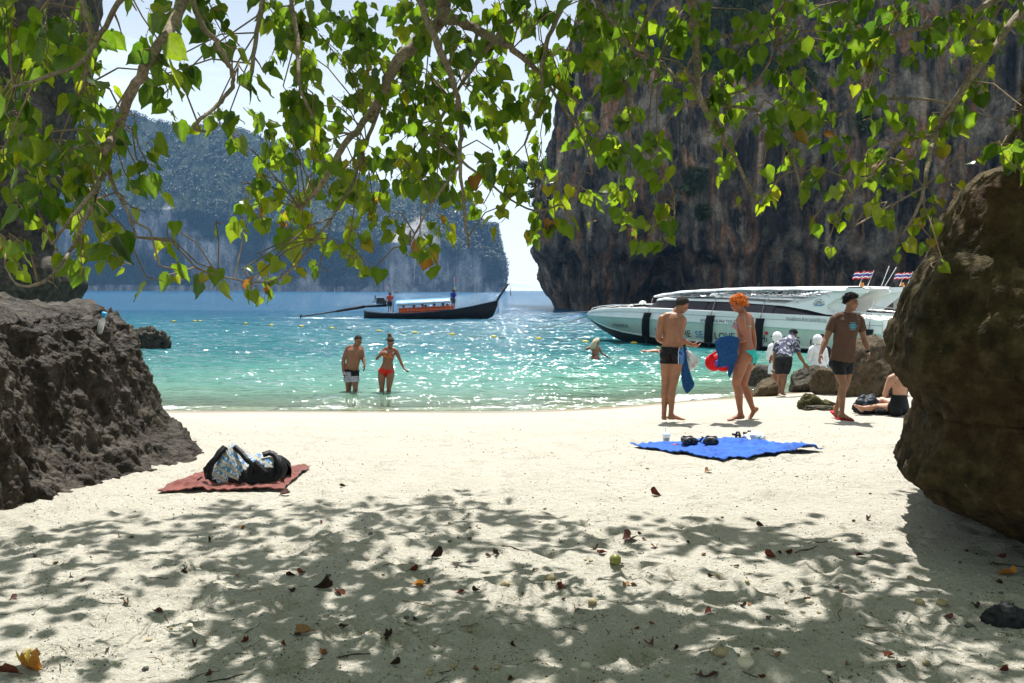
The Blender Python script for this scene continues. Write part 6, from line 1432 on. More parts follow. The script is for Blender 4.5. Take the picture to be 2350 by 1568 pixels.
    mb = MB(); mb.rings([(w(1205, 815, 0.15), (0.03, 0, 0.01), (0, 0.03, 0)), (w(1195, 850, 0.15), (0.05, 0, 0.015), (0, 0.04, 0)), (w(1180, 900, 0.15), (0.055, 0, 0.015), (0, 0.045, 0)), (w(1172, 935, 0.15), (0.04, 0, 0.01), (0, 0.03, 0))], 14); mb.build('basket', st, t)
# --- man in a brown shirt walking
def brown_shirt_man():
    Y = 12.85; w = lambda x, y, d=0.0: pt(1722 + 0.2233 * x, 642 + 0.2233 * y, Y + d)
    J = dict(hip=w(942, 830), neck=w(1012, 352), head=w(1036, 232, -0.02), shR=w(862, 415, 0.02), shL=w(1118, 420, 0.04), elR=w(778, 610, 0.03), elL=w(1166, 600, 0.06), wrR=w(722, 765, -0.06), wrL=w(1214, 742, -0.02), haR=w(702, 850, -0.1), haL=w(1220, 830, -0.06),
             hiR=w(892, 865, 0), hiL=w(1000, 865, 0.02), knR=w(958, 1080, -0.12), knL=w(975, 1085, 0.05), anR=w(938, 1378, -0.06), anL=w(884, 1325, 0.22), toR=w(1035, 1425, -0.15), toL=w(900, 1408, 0.16))
    for q in ('toR', 'toL'): J[q].z = gz(J[q].x, J[q].y) + 0.035
    p = Person('young man in brown shirt with blue emblem, walking in red flip-flops', J, (0.62, -0.76, -0.05), (0.3, -0.95, 0), BROWN, bulk=1.0, curl=(0.7, 0.5))
    f = p.torso_f(); z = p.co[:, 2]
    shirt = plain('brown_cotton', (0.088, 0.05, 0.034), 0.85, var=0.14, scale=5, bmp=0.5, bscale=7, bdist=0.04)
    body = p.on('torso') & (f > -0.02) & (f < 1.02); sl = p.on('armR', 'armL') & (p.bt < 0.6); nk = p.on('neck') & (p.bt < 0.12)
    off = 0.012 + 0.016 * np.clip(1 - f / 0.55, 0, 1) * body + 0.012 * np.clip(p.bt - 0.2, 0, 1) * sl
    sh = p.wear('shirt', (body | sl | nk | (p.on('thighR', 'thighL') & (f > -0.02))), shirt, off, 0.007)
    short = plain('black_shorts', (0.012, 0.013, 0.015), 0.5)
    m = (p.on('torso') & (f < 0.08)) | (p.on('thighL', 'thighR')); m &= z > w(0, 965).z
    p.wear('shorts', m & ~p.on('handL', 'handR', 'foreL', 'foreR'), short, 0.007, 0.003)
    p.face((0.012, 0.01, 0.01), (0.24, 0.1, 0.08)); p.hair(hairm('black_hair', (0.012, 0.011, 0.012)), 0.017, 0.02, (-0.32, 0.72), -0.68, 14, bulge=(0.7, 0.6, 1.2), res=(120, 80)); p.tufts(MATS['black_hair'], 260, 0.07, 6, -0.2, 0.9)
    # emblem: three crossed orbits on the chest, pressed onto the cloth
    from mathutils.bvhtree import BVHTree
    mw = sh.data; bv = BVHTree.FromPolygons([v.co + p.base for v in mw.vertices], [tuple(q.vertices) for q in mw.polygons])
    cpx = w(1021, 473); rr = 0.062
    def onto(dx, dz):
        q = Vector((cpx.x + dx, cpx.y - 0.6, cpx.z + dz)); h = bv.ray_cast(q, Vector((0, 1, 0)))
        return (h[0] if h[0] is not None else Vector((q.x, cpx.y - 0.12, q.z))) + Vector((0, -0.004, 0))
    cy = plain('cyan_print', (0.13, 0.5, 0.62), 0.7)
    mb = MB()
    for k in range(3):
        a = k * math.pi / 3; P = []
        for i in range(41):
            t = i / 40 * 2 * math.pi; x, y = rr * math.cos(t), rr * 0.4 * math.sin(t); P.append(onto(x * math.cos(a) - y * math.sin(a), x * math.sin(a) + y * math.cos(a)))
        mb.tube(P, 0.0026, 5, False)
    for k in range(6):
        a = k * math.pi / 3 + math.pi / 6; b = a + math.pi / 3; P = [onto(0.02 * math.cos(a), 0.02 * math.sin(a)), onto(0.02 * math.cos(b), 0.02 * math.sin(b))]; mb.tube(P, 0.002, 5, False)
    mb.ball(onto(0, 0), (0.009, 0.003, 0.009)); mb.build('emblem', cy, sh, inv=p.base)
    mb = MB(); d = nrm_(J['wrL'] - J['elL']); c = J['wrL'] - d * 0.005; mb.tube([c - d * 0.012, c + d * 0.012], 0.036, 14); wt = p.extra('wrist_watch', mb, RUBBER)
    fl = plain('red_flip_flop', (0.38, 0.02, 0.025), 0.6)
    for q in 'RL':
        an, to = J['an' + q], J['to' + q]; d = nrm_(Vector((to.x - an.x, to.y - an.y, 0))); sd = d.cross(Vector((0, 0, 1))); zb = gz(to.x, to.y); mb = MB()
        lift = 0.07 if q == 'L' else 0.0
        ln = 0.26; st = to + d * 0.04
        for i, (u, wd) in enumerate(((0, 0.03), (0.08, 0.045), (0.5, 0.038), (0.9, 0.036), (1.0, 0.022))): pass
        rows = [[st - d * ln * u + sd * (wd * e) + Vector((0, 0, zb + 0.008 + h + lift * u - st.z)) for e, h in ((-1, 0), (-1, 0.018), (1, 0.018), (1, 0), (-1, 0))] for u, wd in ((0, 0.025), (0.08, 0.046), (0.5, 0.04), (0.9, 0.037), (1.0, 0.022))]
        mb.sheet(rows); so = p.extra('flip_flop', mb, fl)
        mb = MB(); top = st - d * 0.1; tz = zb + 0.055 + lift * 0.35
        for e in (-1, 1): mb.tube([Vector((st.x, st.y, zb + 0.03)) - d * 0.03, Vector((top.x, top.y, tz)) + sd * 0.02 * e, Vector((top.x, top.y, zb + 0.03 + lift * .5)) - d * 0.06 + sd * 0.045 * e], 0.008, 6)
        mb.build('strap', fl, so, inv=p.base)
# --- couple wading
def wading_couple():
    Y = 20.3; w = lambda x, y, d=0.0: pt(758.9 + 0.1191 * x, 747.2 + 0.1191 * y, Y + d)
    J = dict(hip=w(398, 900), neck=w(478, 400), head=w(532, 292, -0.06), shR=w(335, 440, 0.02), shL=w(578, 440, 0.08), elR=w(245, 665, -0.02), elL=w(625, 625, 0.08), wrR=w(242, 890, -0.1), wrL=w(652, 755, -0.06), haR=w(262, 980, -0.14), haL=w(650, 850, -0.1),
             hiR=w(345, 930, -0.02), hiL=w(452, 935, 0.02), knR=w(345, 1240, 0.02), knL=w(478, 1210, -0.08), anR=w(318, 1560, 0.15), anL=w(440, 1590, 0.0), toR=w(350, 1640, 0.02), toL=w(470, 1650, -0.16))
    p = Person('bare-chested man in black and grey swim shorts wading beside a woman', J, (0.5, -0.78, -0.35), (0.62, -0.75, -0.1), DEEP, bulk=1.06, belly=0.03, voxel=0.011, curl=(0.5, 0.6))
    f = p.torso_f(); z = p.co[:, 2]; x = p.side()
    m = ((p.on('torso') & (f < 0.13)) | p.on('thighR', 'thighL')) & (z > w(0, 1085).z) & ~p.on('handL', 'handR', 'foreR', 'foreL')
    gr = plain('grey_print_shorts', (0.36, 0.33, 0.38), 0.8, var=0.5, scale=40); bk = plain('black_shorts_cloth', (0.012, 0.012, 0.014), 0.7)
    p.wear('swim_shorts', m, gr, 0.014 + 0.012 * np.clip((w(0, 900).z - z) * 3, 0, 1), 0.005)
    p.wear('black_panel', m & (z > w(0, 975).z) & (z < w(0, 822).z) & (x > -0.2) & (x < 0.02) | (m & (z > w(0, 880).z) & (z < w(0, 822).z)), bk, 0.021, 0.005)
    p.face(); p.hair(hairm('cropped_dark_hair', (0.03, 0.027, 0.026)), 0.008, 0.004, (-0.22, 0.85), -0.66, 21)
    J = dict(hip=w(1075, 868), neck=w(1140, 440), head=w(1155, 335, -0.07), shR=w(1042, 468, 0.02), shL=w(1262, 490, 0.0), elR=w(888, 640, -0.03), elL=w(1345, 680, 0.0), wrR=w(962, 545, -0.16), wrL=w(1408, 822, -0.06), haR=w(1000, 510, -0.22), haL=w(1470, 890, -0.1),
             hiR=w(985, 890), hiL=w(1160, 895), knR=w(985, 1215, -0.05), knL=w(1118, 1220, -0.06), anR=w(992, 1560, 0.05), anL=w(1112, 1580, 0.02), toR=w(985, 1650, -0.16), toL=w(1120, 1660, -0.18))
    p = Person('woman in red patterned bikini wading with one hand at her chest', J, (0.02, -0.85, -0.5), (0.1, -0.95, -0.25), DEEP, female=True, voxel=0.011, curl=(0.8, 0.6), head_scale=0.95, hand_n=((0.5, 0.2, 0.3), None))
    f = p.torso_f(); z = p.co[:, 2]; fr = p.frontness(); sd = np.abs(p.side())
    mm, N, L, B = nodes_of('red_gold_print'); n = noise_node(N, L, 30, 4, 0.65); L.new(ramp(N, L, n.outputs['Fac'], [(0.45, (0.55, 0.025, 0.012)), (0.52, (0.5, 0.25, 0.03)), (0.6, (0.45, 0.02, 0.01)), (0.66, (0.06, 0.015, 0.01))]).outputs['Color'], B.inputs['Base Color'])
    top = p.on('torso') & (f > 0.595) & (f < 0.63) | (p.on('torso') & (fr > 0.02) & (f > 0.6) & (f < 0.6 + 0.24 * np.clip(1 - np.abs(sd - 0.075) / 0.1, 0, 1)))
    top |= p.on('torso', 'neck') & (fr > 0.0) & (np.abs(sd - (0.075 - 0.05 * np.clip((f - 0.8) / 0.2, 0, 1))) < 0.012) & (f > 0.7)
    p.wear('bikini_top', top, mm, 0.007)
    hz = J['hip'].z; m = p.on('torso', 'thighR', 'thighL') & (f < 0.085) & (z > hz - 0.16); m &= sd < 0.2 - 0.2 * np.clip((hz + 0.02 - z) / 0.16, 0, 1)
    p.wear('bikini_bottom', m, plain('red_fabric_wet', (0.5, 0.02, 0.012), 0.5, var=0.3, scale=30), 0.006)
    p.face(); hm = hairm('brown_hair', (0.05, 0.032, 0.022)); p.hair(hm, 0.012, 0.012, (0.05, 0.5), -0.4, 25)
    mb = MB(); mb.ball(w(1140, 228, 0), (0.055, 0.05, 0.05)); mb.ball(w(1133, 178, 0), (0.05, 0.045, 0.04)); mb.tube([w(1100, 255, 0), w(1060, 262, 0.02), w(1040, 275, 0.02)], [0.02, 0.012, 0.003], 6); p.extra('hair_bun', mb, hairm('blonde_tipped_bun', (0.12, 0.075, 0.04)))
    for xx in (1071, 1205): mb = MB(); mb.ball(w(xx, 500 if xx < 1100 else 520, -0.13), 0.017); p.extra('bead', mb, STEEL)
    mb = MB(); mb.tube([w(955, 465, -0.25), w(985, 510, -0.24), w(1030, 530, -0.2)], 0.008, 6); t = mb.build('wooden_stick', plain('pale_stick', (0.55, 0.45, 0.3), 0.8), None); tag(t, 'thin pale stick held by the woman in the red bikini', 'stick')
    # churned water round their legs
    mb = MB(); r = np.random.default_rng(4)
    return
# --- blonde bather
def blonde_bather():
    Y = 30.4; w = lambda x, y, d=0.0: pt(1313.5 + 0.0596 * x, 747.2 + 0.0596 * y, Y + d)
    J = dict(hip=w(890, 1310), neck=w(880, 800), head=w(945, 640, 0.03), shL=w(700, 850, 0), shR=w(1035, 865, 0), elL=w(535, 900, 0.04), elR=w(1130, 1060, 0.02), wrL=w(600, 850, 0.3), haL=w(640, 840, 0.35), wrR=w(1335, 1195, 0.05), haR=w(1450, 1245, 0.07),
             hiL=w(800, 1380, 0), hiR=w(980, 1380, 0), knL=w(800, 1780, 0), knR=w(980, 1780, 0), anL=w(800, 2180, 0), anR=w(980, 2180, 0), toL=w(800, 2260, 0.18), toR=w(980, 2260, 0.18))
    p = Person('woman with long blonde hair standing waist-deep, one arm reaching right', J, (0.75, 0.62, -0.05), (0.1, 1, 0), RED, female=True, voxel=0.014, curl=(0.5, 0.2))
    f = p.torso_f(); z = p.co[:, 2]
    dk = plain('dark_bikini', (0.03, 0.02, 0.012), 0.6)
    p.wear('bikini_strap', p.on('torso') & (f > 0.385) & (f < 0.43), dk, 0.008); p.wear('bikini_bottom', (p.on('torso', 'thighL', 'thighR')) & (f < 0.07) & (f > -0.25), dk, 0.008)
    mb = MB(); mb.tube([w(830, 1110, -0.11), w(800, 1200, -0.11)], 0.012, 5); p.extra('bow', mb, dk)
    bl = hairm('blonde_hair', (0.55, 0.44, 0.29)); p.hair(bl, 0.02, 0.01, (0.0, 0.45), -0.5, 31)
    mb = MB(); mb.rings([(w(905, 540, -0.03), (0.075, 0, 0), (0, 0.09, 0)), (w(860, 640, -0.06), (0.1, 0, 0.01), (0, 0.085, 0)), (w(820, 760, -0.09), (0.105, 0, 0.02), (0, 0.06, 0)), (w(800, 850, -0.11), (0.1, 0, 0.02), (0, 0.045, 0)), (w(800, 920, -0.11), (0.075, 0, 0.01), (0, 0.02, 0))], 16); p.extra('long_hair', mb, bl)
    mb = MB(); P = [w(1040 - 0, 560, 0.05), w(960, 540, -0.06), w(900, 590, -0.08)]; mb.ball(w(985, 560, 0.02), (0.055, 0.05, 0.03)); p.extra('sunglasses', mb, plain('blue_grey_lens', (0.06, 0.1, 0.16), 0.15))
    mb = MB(); d = nrm_(J['wrR'] - J['elR']); mb.tube([J['wrR'] - d * 0.02, J['wrR'] + d * 0.025], 0.036, 10); p.extra('wrist_band', mb, RUBBER)
# --- people by the rocks
def rock_group():
    Y = 18.7; w = lambda x, y, d=0.0: pt(1722 + 0.2233 * x, 642 + 0.2233 * y, Y + d)
    J = dict(hip=w(338, 815, -0.05), neck=w(405, 610, 0.25), head=w(440, 572, 0.34), shL=w(285, 670, 0.2), shR=w(460, 665, 0.22), elL=w(246, 790, 0.22), elR=w(508, 785, 0.24), wrL=w(240, 860, 0.3), wrR=w(552, 858, 0.28), haL=w(240, 910, 0.3), haR=w(590, 895, 0.3),
             hiL=w(302, 835, -0.03), hiR=w(375, 835, -0.03), knL=w(300, 985, 0.05), knR=w(352, 990, -0.02), anL=w(310, 1135, 0.12), anR=w(330, 1150, -0.08), toL=w(350, 1165, 0.18), toR=w(350, 1186, 0.06))
    for q in ('toL', 'toR'): J[q].z = gz(J[q].x, J[q].y) + 0.03
    p = Person('man bending over in a navy elephant-print shirt and dark shorts', J, (0.5, 0.7, -0.5), (0.25, 0.6, -0.75), BROWN, bulk=1.02, voxel=0.011, curl=(0.4, 0.2))
    f = p.torso_f(); z = p.co[:, 2]
    mm, N, L, B = nodes_of('banded_elephant_print'); co = N.new('ShaderNodeTexCoord'); sx = N.new('ShaderNodeSeparateXYZ'); L.new(co.outputs['Object'], sx.inputs[0])
    wv = N.new('ShaderNodeTexWave'); wv.bands_direction = 'Z'; wv.inputs['Scale'].default_value = 2.6; wv.inputs['Distortion'].default_value = 1.5; L.new(co.outputs['Object'], wv.inputs['Vector']); n = noise_node(N, L, 17, 4, 0.6)
    spots = ramp(N, L, n.outputs['Fac'], [(0.5, (0.035, 0.045, 0.1)), (0.56, (0.4, 0.4, 0.42))]).outputs['Color']; L.new(mix(N, L, ramp(N, L, wv.outputs['Fac'], [(0.62, (0, 0, 0)), (0.7, (0.75, 0.75, 0.75))]).outputs['Color'], spots, (0.03, 0.035, 0.08)), B.inputs['Base Color']); B.inputs['Roughness'].default_value = 0.8
    body = p.on('torso') & (f > 0.03); sl = p.on('armL', 'armR') & (p.bt < 0.62)
    p.wear('shirt', body | sl | (p.on('neck') & (p.bt < 0.15)), mm, 0.02 + 0.02 * np.clip(0.4 - f, 0, 1), 0.01)
    m = ((p.on('torso') & (f < 0.14)) | (p.on('thighL', 'thighR'))) & ~p.on('handL', 'handR', 'foreL'); m &= z > w(0, 965).z
    m |= p.on('shinL', 'shinR') & (z > w(0, 965).z)
    p.wear('shorts', m, plain('charcoal_shorts', (0.018, 0.02, 0.022), 0.8), 0.022, 0.006)
    p.hair(hairm('black_hair', (0.012, 0.011, 0.012)), 0.014, 0.02, (0.0, 0.45), -0.45, 35); p.face()
    white = plain('thin_white_cotton', (0.72, 0.73, 0.76), 0.8, var=0.06, bmp=0.5, bscale=9, bdist=0.03)
    def hooded(label, hx, hy, Yd, skinm, fwd, arm, legs_to, hand_r=None):
        w2 = lambda x, y, d=0.0: pt(1722 + 0.2233 * x, 642 + 0.2233 * y, Yd + d); m_ = 0.2233 * Yd / FPX
        K = lambda dx, dz, d=0.0: w2(hx + dx / m_, hy - dz / m_, d)
        J = dict(head=K(0, 0), neck=K(0.0, -0.19), hip=K(0.02, -0.68), shL=K(-0.15, -0.25), shR=K(0.16, -0.25), elL=K(-0.2, -0.5, 0.05), elR=K(0.2, -0.5, 0.02), wrL=arm[0], wrR=K(0.2, -0.72, -0.05), haL=arm[1], hiL=K(-0.07, -0.74), hiR=K(0.09, -0.74), knL=K(-0.07, -1.12, 0.02), knR=K(0.09, -1.12, 0.0), anL=K(-0.07, -1.5, 0.02), anR=K(0.09, -1.5, 0.02), toL=K(-0.07, -1.57, 0.2), toR=K(0.09, -1.57, 0.2))
        p = Person(label, J, fwd, fwd, skinm, female=True, voxel=0.014, curl=(0.6, 0.4), head_scale=0.97)
        f = p.torso_f()
        p.wear('shirt', (p.on('torso') & (f > -0.16)) | p.on('armL', 'armR') | (p.on('foreL', 'foreR') & (p.bt < 0.6)) | (p.on('neck')) | (p.on('thighL', 'thighR') & (p.bt < 0.3)), white, 0.028 + 0.035 * np.clip(0.5 - f, 0, 1), 0.012)
        nu, nv = 40, 26; th = np.linspace(0.01, math.pi * 0.8, nv); ph = np.arange(nu) / nu * 2 * math.pi
        D = np.stack([np.sin(th)[None] * np.cos(ph)[:, None], np.sin(th)[None] * np.sin(ph)[:, None], np.repeat(np.cos(th)[None], nu, 0)], 2).reshape(-1, 3); keep = ~((D[:, 1] > 0.62) & (D[:, 2] < 0.5))
        M = np.stack([np.array(p.hr), np.array(p.fw), np.array(p.hu)], 1); P = (D * np.array([0.112, 0.128, 0.135]) * (1 + 0.05 * fbm(D * 3, 3, 0.5, 7))[:, None]) @ M.T + np.array(p.hc)
        idx = np.full(len(P), -1); kk = np.nonzero(keep)[0]; idx[kk] = np.arange(len(kk)); F = [tuple(idx[v] for v in q) for q in grid_faces(nu, nv, True)[:, ::-1] if keep[list(q)].all()]
        obj('hood', P[kk] - np.array(p.base), F, white, p.root); p.face()
        return p
    w21 = lambda x, y, d=0.0: pt(1722 + 0.2233 * x, 642 + 0.2233 * y, 21.0 + d)
    hooded('person in white hood half hidden behind the bending man', 277, 592, 21.0, RED, (-0.2, 0.95, -0.1), (w21(222, 790), w21(215, 815)), None)
    w22 = lambda x, y, d=0.0: pt(1722 + 0.2233 * x, 642 + 0.2233 * y, 22.0 + d)
    p = hooded('person in long white hooded shirt standing in the shallows facing away', 692, 618, 22.0, RED, (-0.35, 0.9, -0.05), (w22(625, 778, 0.1), w22(595, 790, 0.12)), None)
    f = p.torso_f(); p.wear('swim_shorts', (p.on('torso', 'thighL', 'thighR')) & (f < 0.06) & (f > -0.2), plain('blue_swimwear', (0.03, 0.09, 0.3), 0.6), 0.008)
    # person holding up a phone
    w = lambda x, y, d=0.0: pt(1722 + 0.2233 * x, 642 + 0.2233 * y, 23.2 + d); m_ = 0.2233 * 23.2 / FPX; K = lambda dx, dz, d=0.0: w(735 + dx / m_, 610 - dz / m_, d)
    J = dict(head=K(0, 0), neck=K(0, -0.2), hip=K(0.0, -0.7), shL=K(-0.17, -0.26), shR=K(0.17, -0.26), elL=K(-0.26, -0.32, -0.02), elR=K(0.22, -0.5, 0), wrL=w(625, 690, -0.05), haL=w(621, 655, -0.06), wrR=K(0.22, -0.72), hiL=K(-0.08, -0.76), hiR=K(0.08, -0.76), knL=K(-0.08, -1.15), knR=K(0.08, -1.15), anL=K(-0.08, -1.55), anR=K(0.08, -1.55), toL=K(-0.08, -1.62, -.2), toR=K(0.08, -1.62, -.2))
    p = Person('person in black long-sleeved top behind the white hood, raising a phone', J, (-0.3, -0.95, 0), (0, -1, 0), BROWN, voxel=0.014, curl=(0.9, 0.4)); bk = plain('black_rash_guard', (0.014, 0.016, 0.018), 0.6)
    p.wear('rash_guard', p.on('torso', 'armL', 'armR', 'foreL', 'foreR', 'thighL', 'thighR'), bk, 0.008); p.hair(hairm('black_hair', (0.012, 0.011, 0.012)), 0.014, 0.01, (0, 0.45), -0.5, 40); p.face()
    t = thing('phone', w(622, 640, -0.08), 'dark phone held up by the person in black', 'phone'); mb = MB(); mb.box(w(622, 636, -0.08), (0.045, 0.012, 0.11), Euler((0, R(6), 0)).to_matrix()); mb.build('casing', RUBBER, t, smooth=False); mb = MB(); mb.box(w(622, 636, -0.089), (0.038, 0.004, 0.095), Euler((0, R(6), 0)).to_matrix()); mb.build('screen', GLASS, t, smooth=False)
# --- woman sitting behind the right rock
def sitting_woman():
    Y = 13.35; w = lambda x, y, d=0.0: pt(1734 + 0.2233 * x, 642 + 0.2233 * y, Y + d)
    J = dict(hip=w(1470, 1320), neck=w(1490, 985, 0.02), head=w(1500, 880, 0.03), shL=w(1388, 1015, 0.03), shR=w(1590, 1020, 0.0), elL=w(1325, 1185, 0.02), elR=w(1640, 1200, 0.05), wrL=w(1430, 1170, 0.22), haL=w(1480, 1160, 0.26), wrR=w(1640, 1360, 0.1),
             hiL=w(1430, 1335, 0.04), hiR=w(1500, 1340, 0.1), knL=w(1260, 1310, 0.2), knR=w(1300, 1240, 0.35), anL=w(1075, 1325, 0.12), anR=w(1120, 1310, 0.3), toL=w(1022, 1288, 0.1), toR=w(1075, 1270, 0.3))
    p = Person('woman in black swimsuit sitting on the sand, half behind the overhanging rock', J, (-0.4, 0.9, 0), (-0.45, 0.85, 0), PALE, female=True, bulk=1.0, voxel=0.01, curl=(0.6, 0.4))
    f = p.torso_f(); fr = p.frontness(); dk = plain('black_swimsuit', (0.012, 0.014, 0.014), 0.5)
    p.wear('swimsuit', (p.on('torso') & (f < 0.62) & ((fr > -0.04) | (f < 0.42))) | (p.on('thighL', 'thighR') & (p.bt < 0.1)), dk, 0.006)
    bx = p.side()
    p.wear('cross_strap', p.on('torso') & (fr < 0) & (f > 0.3) & (f < 0.8) & (np.abs(np.abs(bx) * 1.4 - np.abs(f - 0.55) * 0.5) < 0.011), dk, 0.006)
    p.hair(hairm('dark_brown_hair', (0.03, 0.02, 0.015)), 0.02, 0.01, (0, 0.45), -0.6, 44); p.face()
man_in_trunks(); orange_haired_woman(); brown_shirt_man(); wading_couple(); blonde_bather(); rock_group(); sitting_woman()

def boat_people():
    """Crew and passengers of the longtail boat, and a snorkeller."""
    def stand(label, zx, ztop, zfoot, dy, fwd, top_m, low_m, skinm, arms, name='person'):
        h = (lx(zx, ztop) - lx(zx, zfoot)).length; foot = lx(zx, zfoot, dy); k = h / 1.75
        P = lambda x, z, y=0.0: foot + Vector((x * k, y * k, z * k))
        J = dict(hip=P(0, 0.95), neck=P(0.02, 1.47), head=P(0.05, 1.63), shL=P(-0.17, 1.42, -0.05), shR=P(0.17, 1.42, 0.05), hiL=P(-0.09, 0.88), hiR=P(0.09, 0.88), knL=P(-0.1, 0.48), knR=P(0.1, 0.48), anL=P(-0.1, 0.08), anR=P(0.1, 0.08), toL=P(0.02, 0.03, -.1), toR=P(0.22, 0.03, -.1))
        for q, a in zip(('elL', 'elR', 'wrL', 'wrR'), arms): J[q] = P(*a)
        p = Person(label, J, fwd, fwd, skinm, voxel=0.026, bulk=1.1 * k, finger=False, head_scale=1.05); f = p.torso_f()
        p.wear('shirt', (p.on('torso') & (f > 0.02)) | (p.on('armL', 'armR') & (p.bt < 0.6)), top_m, 0.025); p.wear('shorts', (p.on('torso') & (f < 0.1)) | (p.on('thighL', 'thighR') & (p.bt < 0.85)), low_m, 0.028)
        p.hair(hairm('black_hair', (0.012, 0.011, 0.012)), 0.02, 0.01, (0, 0.45), -0.5, 50, res=(24, 16))
        return p
    stand('boatman in red-orange shirt standing at the longtail engine', 998, 188, 384, -0.3, (0.8, 0.4, 0), plain('red_orange_shirt', (0.42, 0.06, 0.03), 0.8), plain('dark_shorts', (0.02, 0.02, 0.025), 0.8), BROWN, ((-0.27, 1.15, 0), (0.3, 1.2, 0), (-0.28, 0.9, 0.0), (0.36, 1.42, 0.0)))
    stand('man in royal blue shirt standing near the longtail bow', 1650, 158, 352, -0.2, (0.85, 0.5, 0), plain('royal_blue_shirt', (0.012, 0.03, 0.26), 0.8), plain('grey_green_shorts', (0.06, 0.09, 0.09), 0.8), BROWN, ((-0.24, 1.15, 0), (0.28, 1.15, 0), (-0.1, 1.0, -0.15), (0.2, 1.42, -0.1)))
    cols = [(0.02, 0.02, 0.025), (0.03, 0.04, 0.12), (0.12, 0.03, 0.03), (0.02, 0.05, 0.25), (0.05, 0.05, 0.05), (0.15, 0.14, 0.13), (0.03, 0.03, 0.05)]
    spots = [(1142, 332), (1250, 330), (1336, 318), (1368, 328), (1458, 314), (1546, 305), (1592, 318)]
    desc = ['nearest the stern', 'second from the stern', 'third from the stern', 'in the middle of the boat', 'third from the bow man', 'second from the bow man', 'closest to the bow man']
    for i, (zx, zy) in enumerate(spots):
        h = lx(zx, zy, -0.1 + 0.35 * (i % 2)); P = lambda x, z, y=0.0: h + Vector((x, y, z))
        J = dict(head=P(0, 0), neck=P(-0.02, -0.17), hip=P(-0.05, -0.62), shL=P(-0.16, -0.22), shR=P(0.16, -0.22), elL=P(-0.2, -0.46, -.05), elR=P(0.22, -0.46, -.05), wrL=P(0, -0.58, -.2), wrR=P(0.1, -0.58, -.2), hiL=P(-0.1, -0.66), hiR=P(0.1, -0.66), knL=P(0.2, -0.66, -.2), knR=P(0.3, -0.66, -.15), anL=P(0.22, -0.95, -.2), anR=P(0.32, -0.95, -.15), toL=P(0.35, -1, -.2), toR=P(0.45, -1, -.15))
        p = Person('seated passenger under the blue awning, ' + desc[i], J, (0.6, -0.6 + 1.2 * (i % 2), 0), (0.3, -0.9, 0), BROWN, voxel=0.034, bulk=1.1, finger=False, group='passengers of the longtail boat', hands=False); f = p.torso_f()
        p.wear('shirt', p.on('torso', 'armL', 'armR'), plain('passenger_shirt_%d' % i, cols[i], 0.8), 0.025); p.hair(hairm('black_hair', (0.012, 0.011, 0.012)), 0.025, 0.01, (-0.2, 0.45), -0.7, 60 + i, res=(20, 14))
    # snorkeller near the speedboat
    c = on_sea(1514, 807); h = c + Vector((0, 0, 0.06)); P = lambda x, z, y=0.0: h + Vector((x, y, z))
    J = dict(head=P(0.1, 0.03), neck=P(-0.05, -0.05), hip=P(-0.55, -0.12), shL=P(-0.1, -0.06, -.17), shR=P(-0.1, -0.06, .17), elL=P(0.1, -0.2, -.3), elR=P(0.1, -0.2, .3), wrL=P(0.3, -0.2, -.3), wrR=P(0.3, -.2, .3), hiL=P(-0.6, -.14, -.09), hiR=P(-0.6, -.14, .09), knL=P(-1, -.2, -.1), knR=P(-1, -.2, .1), anL=P(-1.4, -.2, -.1), anR=P(-1.4, -.2, .1), toL=P(-1.55, -.25, -.1), toR=P(-1.55, -.25, .1))
    p = Person('snorkeller swimming face down beside the white speedboat', J, (0.7, -0.3, -0.5), (0.1, 0, -1), RED, voxel=0.02, finger=False, look_up=(0.5, 0, 0.8)); p.hair(hairm('wet_dark_hair', (0.02, 0.016, 0.014)), 0.015, 0.01, (-.1, 0.4), -0.6, 70)
    mb = MB(); mb.tube([P(0.12, -0.02, -0.1), P(0.0, 0.1, -0.1), P(-0.16, 0.14, -0.1)], 0.016, 6); p.extra('snorkel', mb, plain('lime_plastic', (0.35, 0.5, 0.05), 0.4))
boat_people()
# ------------------------------------------------------------------ things lying on the beach
from mathutils.bvhtree import BVHTree
_bv = {}
def bvh(ob):
    if ob.name not in _bv:
        M = ob.matrix_basis; _bv[ob.name] = BVHTree.FromPolygons([M @ v.co for v in ob.data.vertices], [tuple(p.vertices) for p in ob.data.polygons])
    return _bv[ob.name]
BEACH = bpy.data.objects['beach']
def sand_at(x, y):
    h = bvh(BEACH).ray_cast(Vector((x, y, 5)), Vector((0, 0, -1))); return h[0].z if h[0] else gz(x, y)
def sand_px(px, py):
    d = ray(px, py).normalized(); h = bvh(BEACH).ray_cast(Vector((0, 0, CAM_Z)), d); return h[0] if h[0] else on_sand(px, py)
def terry(name, c):
    m, N, L, B = nodes_of(name); n = noise_node(N, L, 6, 5); b = noise_node(N, L, 260, 3, 0.7)
    sd = noise_node(N, L, 42, 6, 0.75); c1 = ramp(N, L, n.outputs['Fac'], [(0.3, tuple(k * 0.7 for k in c)), (0.7, tuple(min(1, k * 1.25) for k in c))]).outputs['Color']; L.new(mix(N, L, ramp(N, L, sd.outputs['Fac'], [(0.6, (0, 0, 0)), (0.75, (0.7, 0.7, 0.7))]).outputs['Color'], c1, (0.45, 0.42, 0.36)), B.inputs['Base Color']); B.inputs['Roughness'].default_value = 0.95; B.inputs['Sheen Weight'].default_value = 0.3; B.inputs['Specular IOR Level'].default_value = 0.1
    bump(N, L, B, b.outputs['Fac'], 0.5, 0.006); return m
